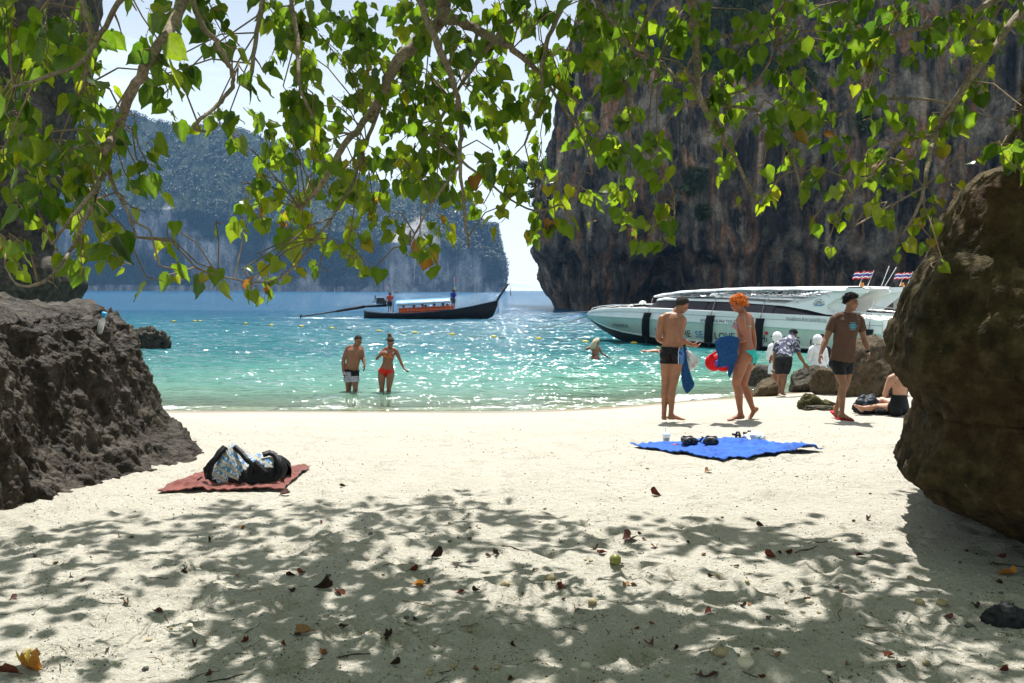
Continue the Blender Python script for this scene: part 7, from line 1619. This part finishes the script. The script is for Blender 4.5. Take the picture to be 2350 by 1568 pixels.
def laid_towel(corners, m, label, seed, amp, lift=0.012, folds=(), name='beach_towel'):
    """corners: picture points in order round the towel."""
    C = [sand_px(*c) for c in corners]; n = 70; G = []
    for i in range(n):
        u = i / (n - 1)
        for j in range(n):
            v = j / (n - 1); p = C[0] * (1 - u) * (1 - v) + C[1] * u * (1 - v) + C[2] * u * v + C[3] * (1 - u) * v; G.append((p.x, p.y))
    P = np.array(G); Q = np.stack([P[:, 0], P[:, 1], P[:, 0] * 0], 1)
    U = np.repeat(np.linspace(0, 1, n), n); V = np.tile(np.linspace(0, 1, n), n); ed = np.minimum(np.minimum(U, 1 - U), np.minimum(V, 1 - V))
    P = P + 0.035 * np.stack([fbm(Q * 2.2, 2, 0.5, seed + 20), fbm(Q * 2.2, 2, 0.5, seed + 21)], 1)
    z = np.array([sand_at(x, y) for x, y in P]) + lift
    z = z + amp * np.maximum(0, fbm(Q * np.array([3.4, 2.6, 1]), 3, 0.55, seed) + 0.1) + amp * 0.7 * np.maximum(0, fbm(Q * np.array([9, 5, 1]), 2, 0.5, seed + 3, True) - 0.55)
    for (fu, fv, du, dv, w, h) in folds:        # raised creases
        t = ((U - fu) * du + (V - fv) * dv); d = np.abs((U - fu) * dv - (V - fv) * du); z = z + h * np.exp(-(d / w) ** 2) * (t > 0) * (t < math.hypot(du, dv) * 0.9)
    c = sum(C, Vector()) / 4
    o = obj(name, np.stack([P[:, 0], P[:, 1], z], 1) - np.array(c), grid_faces(n, n), m); o.location = c
    so = o.modifiers.new('thickness', 'SOLIDIFY'); so.thickness = 0.008; so.offset = 1
    return tag(o, label, 'towel')
Z7 = lambda x, y: (350.3 + 0.1739 * x, 992.4 + 0.1739 * y)
Z8 = lambda x, y: (1401 + 0.2236 * x, 963.2 + 0.2236 * y)
laid_towel([Z7(70, 808), Z7(1745, 795), Z7(2060, 485), Z7(720, 525)], terry('maroon_terry', (0.16, 0.042, 0.032)), 'reddish brown towel spread on the sand under a patterned bag', 51, 0.03, folds=[(0.05, 0.18, 0.75, 0.02, 0.05, 0.035), (0.75, 0.3, 0.1, 0.55, 0.03, 0.02)])
laid_towel([Z8(190, 285), Z8(1150, 432), Z8(2180, 335), Z8(1190, 205)], terry('royal_blue_terry', (0.01, 0.085, 0.42)), 'large royal blue towel spread on the sunlit sand', 57, 0.035, folds=[(0.85, 0.05, 0.1, 0.8, 0.05, 0.03), (0.6, 0.5, 0.35, 0.3, 0.04, 0.03), (0.4, 0.95, 0.5, -0.1, 0.03, 0.03)])
def patterned():
    m, N, L, B = nodes_of('blue_elephant_band_print'); co = N.new('ShaderNodeTexCoord'); mp = N.new('ShaderNodeMapping'); mp.inputs['Rotation'].default_value = (0.5, R(-32), 0.2); L.new(co.outputs['Object'], mp.inputs['Vector'])
    sx = N.new('ShaderNodeSeparateXYZ'); L.new(mp.outputs[0], sx.inputs[0])
    fr = math_node(N, L, 'FRACT', math_node(N, L, 'MULTIPLY', sx.outputs['Z'], 15.0)); blob = noise_node(N, L, 38, 2, 0.4, vec=mp.outputs[0]); fine = noise_node(N, L, 90, 3, 0.6, vec=mp.outputs[0])
    base = ramp(N, L, fine.outputs['Fac'], [(0.4, (0.22, 0.2, 0.175)), (0.6, (0.42, 0.41, 0.38))]).outputs['Color']
    blue = mix(N, L, ramp(N, L, blob.outputs['Fac'], [(0.47, (0, 0, 0)), (0.52, (1, 1, 1))]).outputs['Color'], (0.42, 0.41, 0.39), (0.025, 0.16, 0.36))
    c = mix(N, L, ramp(N, L, fr, [(0.42, (0, 0, 0)), (0.46, (1, 1, 1))], 'LINEAR').outputs['Color'], base, blue)
    c = mix(N, L, ramp(N, L, fr, [(0.0, (1, 1, 1)), (0.05, (0, 0, 0)), (0.4, (0, 0, 0)), (0.44, (1, 1, 1)), (0.5, (0, 0, 0)), (1.0, (0, 0, 0))]).outputs['Color'], c, (0.12, 0.09, 0.06))
    L.new(c, B.inputs['Base Color']); B.inputs['Roughness'].default_value = 0.85; bump(N, L, B, noise_node(N, L, 16, 4).outputs['Fac'], 0.5, 0.02)
    return m
def backpack():
    b = sand_px(*Z7(1240, 660)); k = 0.1739 * b.y / FPX; t = thing('backpack', b, 'slumped black and blue elephant-patterned bag on the reddish towel', 'bag')
    X = lambda zx: (zx - 1240) * k; H = lambda zy: (690 - zy) * k
    pr = patterned(); bl = plain('black_nylon', (0.01, 0.01, 0.011), 0.5, bmp=0.5, bscale=14, bdist=0.02)
    st = [(705, 520, 0.05), (760, 420, 0.12), (850, 385, 0.17), (920, 300, 0.19), (990, 215, 0.2), (1060, 165, 0.19), (1130, 215, 0.19), (1220, 300, 0.2), (1320, 372, 0.2), (1400, 340, 0.2), (1460, 300, 0.2), (1560, 318, 0.2), (1660, 335, 0.18), (1740, 370, 0.15), (1790, 450, 0.08)]
    rows = []
    for zx, zt, d in st:
        h = H(zt); r = []
        for a in np.linspace(-0.15, math.pi + 0.15, 26):
            q = max(0.0, math.sin(a)); y = -math.cos(a) * d * (1 + 0.25 * (1 - q)); z = h * (q ** 0.75) * 0.98 + 0.02
            r.append(b + Vector((X(zx) + 0.02 * math.sin(a * 3 + zx), y, z)))
        rows.append(r)
    G = np.array([[list(p) for p in r] for r in rows]); t0 = np.linspace(0, len(G) - 1, 60); i = np.clip(t0.astype(int), 0, len(G) - 2); f = (t0 - i)[:, None, None]; f = f * 0.5 + 0.5 * f * f * (3 - 2 * f); G = G[i] * (1 - f) + G[i + 1] * f
    P = G.reshape(-1, 3); P = P + 0.018 * np.stack([fbm(P * 6, 3, 0.6, 3), fbm(P * 6, 3, 0.6, 4), fbm(P * 6, 3, 0.6, 5)], 1) - np.array([0, 0, 0.0])
    F = grid_faces(60, 26); o = obj('bag_body', P - np.array(b), F, [pr, bl], t)
    cz = P[F].mean(1)[:, 2] - b.z; cx = P[F].mean(1)[:, 0] - b.x
    low = cz < 0.1 + 0.05 * np.sin(cx * 9) + np.where(cx > 0.02, 0.045, 0) + np.where(cx > 0.3, 0.1, 0); left = (cx < X(880)) & (cz < 0.22)
    o.data.polygons.foreach_set('material_index', (low | left).astype(np.int32))
    def strap(pts, w=0.028, th=0.008):
        mb = MB(); Q = [b + Vector((X(x), y, H(z) + 0.012)) for x, y, z in pts]; V = []
        for j, p in enumerate(Q):
            d = (Q[min(j + 1, len(Q) - 1)] - Q[max(j - 1, 0)]).normalized(); s = d.cross(Vector((0, -0.75, 0.6))).normalized() * w; n = s.cross(d).normalized() * th
            V.append([p - s - n, p + s - n, p + s + n, p - s + n, p - s - n])
        mb.sheet(V); mb.build('strap', bl, t)
    strap([(1010, -0.1, 205), (960, -0.15, 260), (930, -0.19, 330), (850, -0.21, 420), (800, -0.2, 500)]); strap([(1120, -0.08, 205), (1230, -0.13, 270), (1330, -0.19, 350), (1400, -0.21, 400), (1390, -0.23, 520)], 0.024)
    strap([(1500, -0.1, 310), (1580, -0.08, 285), (1660, -0.1, 310), (1730, -0.17, 400), (1770, -0.2, 520), (1690, -0.22, 600)], 0.026); strap([(1420, -0.19, 380), (1500, -0.21, 440), (1580, -0.22, 520)], 0.03)
    mb = MB(); mb.tube([b + Vector((X(740), -0.18, H(560))), b + Vector((X(690), -0.2, H(600))), b + Vector((X(700), -0.22, H(650))), b + Vector((X(800), -0.22, H(665)))], 0.009, 6); mb.build('webbing_loop', bl, t)
    mb = MB(); mb.tube([b + Vector((X(1150), -0.19, H(440))), b + Vector((X(1090), -0.17, H(330))), b + Vector((X(1020), -0.12, H(210)))], 0.006, 5); mb.build('zip', plain('zip_dark', (0.04, 0.04, 0.04), 0.4), t)
backpack()
def small_items():
    pl = plain('black_silicone', (0.008, 0.008, 0.009), 0.45); gl = plain('mask_lens', (0.01, 0.014, 0.02), 0.05)
    def mask(zx, zy, rot, label, snork):
        c = sand_px(*Z8(zx, zy)) + Vector((0, 0, 0.03)); t = thing('diving_mask', c, label, 'diving mask', 'diving masks on the blue towel'); M = Euler((R(-12), 0, R(rot))).to_matrix()
        T = lambda x, y, z: c + M @ Vector((x, y, z)); mb = MB()
        mb.rings([(T(0, -0.05, 0.05), M @ Vector((0.085, 0, 0)), M @ Vector((0, 0, 0.048))), (T(0, -0.04, 0.052), M @ Vector((0.092, 0, 0)), M @ Vector((0, 0, 0.055))), (T(0, 0.0, 0.055), M @ Vector((0.082, 0, 0)), M @ Vector((0, 0, 0.05))), (T(0, 0.05, 0.06), M @ Vector((0.078, 0, 0)), M @ Vector((0, 0, 0.06)))], 20); mb.build('skirt', pl, t)
        for sg in (-1, 1): mb = MB(); mb.rings([(T(sg * 0.043, -0.052, 0.052), M @ Vector((0.034, 0, 0)), M @ Vector((0, 0, 0.036))), (T(sg * 0.043, -0.058, 0.052), M @ Vector((0.032, 0, 0)), M @ Vector((0, 0, 0.034)))], 14); mb.build('lens', gl, t)
        mb = MB(); V = []
        for k in range(15):
            a = math.pi * k / 14; p = T(0.075 * math.cos(a), 0.05 + 0.05 * math.sin(a), 0.07 + 0.06 * math.sin(a) + 0.012 * math.sin(3 * a)); V.append([p + M @ Vector((0, -0.022, 0.008)), p + M @ Vector((0, 0.022, -0.008))])
        mb.sheet(V); s = mb.build('head_strap', pl, t); so = s.modifiers.new('th', 'SOLIDIFY'); so.thickness = 0.005
        if snork:
            u = thing('snorkel', c + Vector((-0.17, -0.03, 0)), 'black snorkel with a red tip lying by the left diving mask', 'snorkel'); p0 = sand_px(*Z8(640, 290)) + Vector((0, 0, 0.03))
            mb = MB(); mb.tube([p0 + Vector((0.04, 0, 0)), p0 + Vector((0.2, 0.02, 0.015)), p0 + Vector((0.33, 0.03, 0.05)), p0 + Vector((0.36, 0.02, 0.1))], 0.014, 8); mb.build('tube', pl, u); mb = MB(); mb.tube([p0, p0 + Vector((0.045, 0.005, 0))], 0.017, 8); mb.build('tip', plain('red_plastic', (0.5, 0.03, 0.02), 0.4), u)
    mask(815, 300, 14, 'left of two black diving masks on the blue towel', True); mask(1030, 302, -16, 'right of two black diving masks on the blue towel', False)
    # sandal
    def sandal(zx, zy, rot, label):
        c = sand_px(*Z8(zx, zy)) + Vector((0, 0, 0.012)); t = thing('sandal', c, label, 'sandal'); M = Euler((0, 0, R(rot))).to_matrix(); T = lambda x, y, z: c + M @ Vector((x, y, z)); mb = MB()
        prof = [(-0.14, 0.02), (-0.12, 0.036), (-0.04, 0.036), (0.04, 0.042), (0.1, 0.046), (0.14, 0.035), (0.155, 0.012)]
        mb.sheet([[T(x, -w, 0), T(x, -w, 0.03), T(x, 0, 0.034), T(x, w, 0.03), T(x, w, 0), T(x, -w, 0)] for x, w in prof]); mb.build('sole', plain('dark_brown_sole', (0.045, 0.028, 0.02), 0.7), t)
        for x0, x1, h in ((0.06, 0.08, 0.06), (-0.06, -0.03, 0.085)):
            mb = MB(); s = [[T(x0 + dx, 0.044 * math.cos(a), 0.03 + h * math.sin(a)) for dx in (0, 0.03)] for a in np.linspace(0, math.pi, 11)]; mb.sheet(s); o = mb.build('strap', pl, t); so = o.modifiers.new('th', 'SOLIDIFY'); so.thickness = 0.005
        mb = MB(); s = [[T(-0.03 - 0.1 * math.sin(a), 0.044 * math.cos(a), 0.05 + dz + 0.02 * math.sin(a)) for dz in (0, 0.025)] for a in np.linspace(0, math.pi, 11)]; mb.sheet(s); o = mb.build('heel_strap', pl, t); so = o.modifiers.new('th', 'SOLIDIFY'); so.thickness = 0.005
    sandal(1340, 222, 20, 'brown sandal with black straps behind the blue towel'); sandal(1460, 212, 8, 'second dark sandal half hidden behind a white plastic bag')
    wb = plain('white_film', (0.78, 0.8, 0.8), 0.35, var=0.06, bmp=0.9, bscale=18, bdist=0.04)
    def crumple(name, px, r, m, label, cat, seed, prints=None):
        c = sand_px(*px) + Vector((0, 0, r[2] * 0.75)); v, f = ico(4); n = fbm(v * 1.7, 3, 0.6, seed); n2 = fbm(v * 4.5, 2, 0.5, seed + 2, True)
        P = v * (1 + 0.28 * n + 0.14 * (n2 - 0.3))[:, None] * np.array(r); P[:, 2] = np.maximum(P[:, 2], -r[2] * 0.72)
        t = thing(name, c, label, cat); obj('film', P, f, m, t, smooth=True)
        if prints: mb = MB(); mb.ball(c + Vector(prints), (0.02, 0.006, 0.015)); mb.build('print', plain('green_print', (0.02, 0.4, 0.12), 0.5), t)
        return t
    crumple('plastic_bag', Z8(1480, 240), (0.11, 0.09, 0.075), wb, 'crumpled white plastic bag with green print on the blue towel', 'bag', 71, (0.03, -0.092, 0.02))
    crumple('plastic_bag', (1722 + 0.2233 * 1050, 642 + 0.2233 * 1195), (0.13, 0.1, 0.15), wb, 'white plastic bag standing at the foot of the large tan rock', 'bag', 75)
    db = plain('dark_blue_grey_cloth', (0.022, 0.03, 0.04), 0.5, var=0.3, bmp=0.7, bscale=9, bdist=0.05)
    crumple('dark_bag', (1722 + 0.2233 * 1190, 642 + 0.2233 * 1375), (0.19, 0.13, 0.16), db, 'dark blue-grey bag slumped beside the legs of the sitting woman', 'bag', 79)
    crumple('dark_cloth', (1722 + 0.2233 * 1345, 642 + 0.2233 * 1382), (0.11, 0.08, 0.05), plain('black_cloth', (0.012, 0.012, 0.013), 0.9), 'small black cloth heap between the dark bag and the sitting woman', 'cloth', 83)
    # drinking cup
    c = sand_px(*Z8(572, 248)); k = 0.2236 * c.y / FPX; t = thing('plastic_cup', c, 'clear plastic cup with lid and straw at the back of the blue towel', 'cup'); cp = bpy.data.materials['clear_plastic']
    mb = MB(); mb.rings([(c + Vector((0, 0, z)), (r, 0, 0), (0, r, 0)) for z, r in ((0.002, 0.034), (0.004, 0.036), (0.06, 0.042), (0.115, 0.047))], 20, False); mb.build('cup_wall', cp, t)
    mb = MB(); mb.rings([(c + Vector((0, 0, z)), (r, 0, 0), (0, r, 0)) for z, r in ((0.113, 0.052), (0.12, 0.054), (0.123, 0.046), (0.135, 0.04))], 20); mb.build('lid', plain('pale_blue_plastic', (0.45, 0.66, 0.75), 0.3), t)
    mb = MB(); mb.rings([(c + Vector((0, 0, z)), (r, 0, 0), (0, r, 0)) for z, r in ((0.004, 0.034), (0.07, 0.041))], 16); mb.build('drink', plain('iced_water', (0.5, 0.56, 0.6), 0.1, var=0.3, scale=40), t)
    mb = MB(); mb.tube([c + Vector((0.0, 0, 0.05)), c + Vector((-0.012, 0, 0.19)), c + Vector((0.004, 0, 0.215))], 0.0045, 6); mb.build('straw', plain('white_plastic', (0.75, 0.76, 0.78), 0.4), t)
    # bottle on the big left rock
    d = ray(232, 748).normalized(); h = bvh(bpy.data.objects['shore_rock']).ray_cast(Vector((0, 0, CAM_Z)), d)
    c = (h[0] if h[0] is not None else pt(232, 748, 9.3)) - d * 0.035; t = thing('water_bottle', c, 'clear plastic bottle with blue cap lying on the big left rock', 'bottle'); ax = Vector((0.32, -0.1, 0.94)).normalized(); a = ax.orthogonal().normalized(); b2 = ax.cross(a)
    mb = MB(); mb.rings([(c + ax * z, a * r, b2 * r) for z, r in ((-0.13, 0.02), (-0.125, 0.031), (-0.06, 0.03), (0.0, 0.033), (0.05, 0.032), (0.085, 0.016), (0.1, 0.013))], 16); mb.build('bottle_wall', cp, t)
    mb = MB(); mb.rings([(c + ax * z, a * r, b2 * r) for z, r in ((0.098, 0.026), (0.15, 0.026))], 12); mb.build('cap', plain('blue_cap', (0.03, 0.3, 0.6), 0.4), t)
small_items()

# ------------------------------------------------------------------ litter on the sand
def litter():
    r = np.random.default_rng(77)
    cols = {'red_brown': (0.12, 0.03, 0.016), 'dark_brown': (0.04, 0.022, 0.014), 'tan': (0.24, 0.13, 0.06), 'orange': (0.5, 0.2, 0.03), 'purple_brown': (0.11, 0.05, 0.045), 'yellow': (0.5, 0.36, 0.05)}
    lm = {k: plain('dry_leaf_' + k, c, 0.6, var=0.45, scale=14, bmp=0.4, bscale=30, bdist=0.01) for k, c in cols.items()}
    meshes = {}
    def leaf_mesh(k, q):
        if (k, q) not in meshes:
            rr = np.random.default_rng(900 + q); V, F, E, RB = leaf_shape(q + 40); V = V.copy(); a = rr.uniform(0.7, 2.0); b = rr.uniform(0.2, 1.2)
            V[:, 2] += a * V[:, 0] ** 2 * 1.1 + b * 0.35 * (V[:, 1] - 0.5) ** 2 + 0.08 * np.sin(V[:, 1] * 9 + q) * V[:, 0]; V[:, 2] -= V[:, 2].min(); V[:, 1] -= 0.45; V[:, 0] *= rr.uniform(0.55, 0.95)
            meshes[(k, q)] = mesh_data('dry_leaf', V, F, lm[k])
        return meshes[(k, q)]
    def dry(px, py, size, k, q, label, group=None, flip=False):
        p = sand_px(px, py); o = bpy.data.objects.new('dry_leaf', leaf_mesh(k, q)); link(o); o.location = p + Vector((0, 0, 0.002 if not flip else size * 0.35)); size *= 0.68; o.scale = (size,) * 3
        o.rotation_euler = (R(r.uniform(-18, 18)) + (math.pi if flip else 0), R(r.uniform(-18, 18)), r.uniform(0, 6.28)); tag(o, label, 'leaf', group)
    for px, py, s, k, lab in [(652, 1137, 0.13, 'purple_brown', 'curled brown leaf at the front edge of the reddish towel'), (788, 1117, 0.1, 'dark_brown', 'small dark leaf right of the reddish towel'), (1505, 1137, 0.13, 'red_brown', 'upright rusty leaf below the blue towel'), (1622, 1084, 0.11, 'tan', 'curled tan leaf just below the blue towel'),
                                (776, 1362, 0.1, 'red_brown', 'dark red leaf standing up in the middle left foreground'), (740, 1352, 0.13, 'dark_brown', 'flat dark brown leaf left of the dark red leaf'), (1002, 1280, 0.13, 'dark_brown', 'dark curved leaf in the centre foreground'), (1440, 1240, 0.17, 'purple_brown', 'purplish leaf lying flat right of centre'), (1365, 1262, 0.1, 'dark_brown', 'folded dark leaf left of the green fruit'), (1384, 1272, 0.09, 'red_brown', 'rusty red leaf just above the green fruit'),
                                (78, 1540, 0.16, 'orange', 'big orange leaf in the bottom left corner'), (55, 1528, 0.13, 'yellow', 'yellow-orange leaf under the big orange one'), (20, 1550, 0.12, 'red_brown', 'brown leaf left of the big orange leaf'), (2312, 1322, 0.14, 'orange', 'orange leaf in deep shade at the right edge'), (1504, 1258, 0.09, 'red_brown', 'bright red leaf right of the purplish leaf'), (958, 1345, 0.09, 'orange', 'small orange leaf in the centre foreground'), (1770, 1280, 0.1, 'red_brown', 'dark red leaf in the right middle foreground'),
                                (1975, 1278, 0.09, 'dark_brown', 'dark folded leaf near the shadow of the overhanging rock'), (1290, 1350, 0.1, 'red_brown', 'brown leaf beside yellow scraps below centre'), (700, 1456, 0.12, 'tan', 'tan leaf half buried in the lower left foreground'), (1620, 1555, 0.13, 'purple_brown', 'grey-brown leaf standing at the bottom edge'), (790, 1440, 0.07, 'dark_brown', 'tiny dark leaf left of the crossed sticks')]:
        dry(px, py, s, k, int(r.integers(0, 6)), lab)
    ks = list(cols)
    for i in range(85):
        px, py = r.uniform(10, 2330), r.uniform(1190, 1560); 
        if px > 2050 and py < 1240: continue
        dry(px, py, r.uniform(0.035, 0.08), ks[int(r.choice([0, 1, 1, 2, 4]))], int(r.integers(0, 6)), 'small dry brown leaf scrap lying on the dappled sand', 'small leaf scraps on the sand')
    # sticks
    bark = [plain('dead_stick_dark', (0.05, 0.038, 0.03), 0.9, var=0.4, scale=30), plain('dead_stick_pale', (0.26, 0.2, 0.14), 0.9, var=0.4, scale=30)]
    sm = []
    for q in range(8):
        mb = MB(); P = [Vector((x, 0.035 * math.sin(x * 7 + q) + r.normal() * 0.012, 0.03 + r.normal() * 0.008)) for x in np.linspace(-0.5, 0.5, 9)]; mb.tube(P, [0.018 * (1 - 0.5 * abs(i - 3) / 6) * r.uniform(0.8, 1.2) for i in range(9)], 6)
        if q % 2: mb.tube([P[5], P[5] + Vector((0.12, 0.1, 0.03)), P[5] + Vector((0.2, 0.22, 0.05))], [0.012, 0.009, 0.005], 5)
        if q % 3 == 0: mb.tube([P[3], P[3] + Vector((0.08, -0.09, 0.02)), P[3] + Vector((0.19, -0.17, 0.03))], [0.011, 0.008, 0.004], 5)
        o = mb.build('stick', bark[q % 2], None); sm.append((o.data)); bpy.data.objects.remove(o)
    def stick(px, py, L, rot, q, label, group=None, thick=1.0):
        p = sand_px(px, py); o = bpy.data.objects.new('stick', sm[q]); link(o); o.location = p + Vector((0, 0, -0.004)); o.scale = (L, L, L * thick) if L < 0.3 else (L, L * 0.5 * thick, L * 0.5 * thick); o.rotation_euler = (0, R(r.uniform(-4, 4)), R(rot)); tag(o, label, 'stick', group)
    for px, py, L, rot, q, lab in [(345, 1328, 0.22, 5, 2, 'dark knobbed stick in the left foreground'), (1190, 1262, 0.26, -25, 4, 'dark stick right of centre in the foreground'), (1985, 1440, 0.42, -38, 1, 'long pale stick in the lower right foreground'), (1690, 1272, 0.3, -30, 6, 'forked dark stick in the right middle foreground'), (1852, 1262, 0.22, 30, 4, 'short dark stick left of the rock shadow'), (790, 1508, 0.24, 12, 0, 'dark sticks lying across each other at the lower left'), (1090, 1432, 0.24, 35, 5, 'thin dark twig in the lower centre'), (530, 1555, 0.2, 28, 6, 'thin dark twig near the bottom edge'), (2330, 1300, 0.25, -40, 2, 'curved stick in deep shade at the right edge'), (960, 1385, 0.2, -20, 3, 'forked twig in the centre foreground'), (700, 1345, 0.16, 40, 7, 'short twig left of the dark red leaf'), (1470, 1500, 0.16, -50, 7, 'bent pale twig at the lower right of centre'), (1880, 1245, 0.2, 25, 4, 'dark stick tip beside the rock shadow')]:
        stick(px, py, L, rot, q, lab)
    for i in range(190):
        px, py = r.uniform(5, 2345), r.uniform(1200, 1562)
        if px > 2050 and py < 1240: continue
        stick(px, py, r.uniform(0.04, 0.16), r.uniform(0, 180), int(r.integers(0, 8)), 'small broken twig lying on the dappled sand', 'broken twigs on the sand')
    # coral stones
    cm = [plain('coral_white', (0.62, 0.56, 0.44), 0.9, var=0.25, scale=20, bmp=0.6, bscale=25), plain('coral_tan', (0.4, 0.33, 0.2), 0.9, var=0.3, scale=20, bmp=0.6, bscale=25), plain('pebble_grey', (0.1, 0.095, 0.085), 0.9, var=0.35, scale=20)]
    v, f = ico(2); shapes = []
    for q in range(6):
        P = v * (1 + 0.5 * fbm(v * 1.6, 2, 0.5, 400 + q) + 0.3 * fbm(v * 4, 2, 0.5, 420 + q))[:, None] * np.array([1, 0.7 + 0.06 * q, 0.6])
        for k in range(3): shapes.append((q, k, mesh_data('coral_stone', P, f, cm[k])))
    def stone(px, py, s, k, label, group=None, q=None):
        q = int(r.integers(0, 6)) if q is None else q; p = sand_px(px, py); o = bpy.data.objects.new('coral_stone', [m for a, b, m in shapes if a == q and b == k][0]); link(o); o.location = p + Vector((0, 0, s * 0.3)); o.scale = (s,) * 3; o.rotation_euler = (0, 0, r.uniform(0, 6.28)); tag(o, label, 'stone', group)
    c = sand_px(2312, 1428); boulder('burnt_stone', (c.x, c.y, c.z + 0.02), (0.12, 0.08, 0.055), plain('charred_stone', (0.03, 0.03, 0.033), 0.8, var=0.5, scale=20, bmp=0.9, bscale=25, bdist=0.03), 611, 'dark charred stone heap at the right edge', 'stone', 48, 30, 0.5, 0, None, 5, 0.25)
    for px, py, s, k, lab in [(432, 1442, 0.035, 0, 'white coral lump in the left foreground'), (1656, 1502, 0.05, 1, 'upright tan coral lump by the sand heap'), (1708, 1528, 0.055, 0, 'pale coral lump on the sand heap at the bottom'), (1858, 1385, 0.035, 0, 'white knobbed coral in the right foreground'), (1345, 1532, 0.035, 0, 'smooth white pebble in the lower right of centre'), (1160, 1345, 0.045, 1, 'tan coral lump below the centre'), (2110, 1385, 0.04, 1, 'coral lump at the edge of the rock shadow'), (2160, 1388, 0.045, 1, 'larger coral lump inside the rock shadow'), (2225, 1440, 0.035, 2, 'small dark stone left of the charred stone heap'), (65, 1500, 0.04, 1, 'dull flat stone at the lower left'), (1360, 1385, 0.04, 1, 'pale coral piece below the green fruit'), (1262, 1330, 0.05, 1, 'rounded tan coral in the centre foreground')]:
        stone(px, py, s * 0.75, k, lab)
    for i in range(150):
        py = 1000 + 560 * r.random() ** 0.7; px = r.uniform(250, 2330)
        if px > 2020 and py < 1240: continue
        if (350 < px < 730 and 1040 < py < 1140) or (1430 < px < 1900 and 1000 < py < 1065): continue
        k = int(r.choice([0, 1, 1, 2])); stone(px, py, r.uniform(0.006, 0.018), k, ['small white coral pebble on the sand', 'small tan coral pebble on the sand', 'small grey pebble on the sand'][k], ['white coral pebbles', 'tan coral pebbles', 'grey pebbles'][k])
    # the fallen fruit
    p = sand_px(1412, 1296); t = thing('green_fruit', p, 'round green fruit on the sand in the centre foreground', 'fruit'); mb = MB(); mb.rings([(p + Vector((0, 0, z)), (q, 0, 0), (0, q, 0)) for z, q in ((0.0, 0.012), (0.006, 0.026), (0.025, 0.037), (0.045, 0.036), (0.062, 0.022), (0.068, 0.006))], 18); mb.build('flesh', plain('olive_green_skin', (0.14, 0.15, 0.02), 0.45, var=0.25), t); mb = MB(); mb.rings([(p + Vector((0.03, 0, 0.012)), (0.012, 0, 0), (0, 0.012, 0)), (p + Vector((0.046, 0, 0.006)), (0.01, 0, 0), (0, 0.01, 0))], 8); mb.build('calyx', plain('brown_calyx', (0.07, 0.05, 0.03), 0.8), t)
    # fine coral grit
    n = 20000; py = 975 + 593 * r.random(n) ** 0.75; px = r.uniform(60, 2350, n); dk = fbm(np.stack([px / 190, py / 70, px * 0], 1), 3, 0.55, 81) > r.uniform(-0.4, 0.7, n); px, py = px[dk], py[dk]; n = len(px); V, F = [], []; base = np.array([(0, 0, 1.0), (0.94, 0, -0.3), (-0.47, 0.8, -0.3), (-0.47, -0.8, -0.3)]); MI = []
    for i in range(n):
        d = ray(px[i], py[i]); tt = 2.0
        a = (CAM_Z - 0.6) / -d.z
        for _ in range(4): a = (CAM_Z - gz(d.x * a, a)) / -d.z
        x, y = d.x * a, a
        if shore(x) - y < 0.6: continue
        h = bvh(BEACH).ray_cast(Vector((x, y, 3)), Vector((0, 0, -1)))
        if h[0] is None: continue
        s = r.uniform(0.002, 0.007) * (1 + 0.13 * max(0, y - 4)); q = base[:, [0, 1, 2]] * np.array([r.uniform(0.5, 1.6), r.uniform(0.5, 1.3), r.uniform(0.4, 0.9)]) * s; c, sn = math.cos(i), math.sin(i); q = np.stack([q[:, 0] * c - q[:, 1] * sn, q[:, 0] * sn + q[:, 1] * c, q[:, 2]], 1)
        b = len(V); V += (q + np.array([x, y, h[0].z + s * 0.25])).tolist(); F += [(b, b + 1, b + 2), (b, b + 2, b + 3), (b, b + 3, b + 1), (b + 1, b + 3, b + 2)]; MI += [int(r.choice([0, 1, 1, 2, 2, 2, 3, 3]))] * 4
    o = obj('coral_grit', np.array(V), F, cm + [plain('bark_crumb', (0.035, 0.026, 0.018), 0.9)], smooth=False); o.data.polygons.foreach_set('material_index', MI); tag(o, 'fine coral grit and bark crumbs scattered over the sand', 'grit', kind='stuff')
litter()
build_haze()
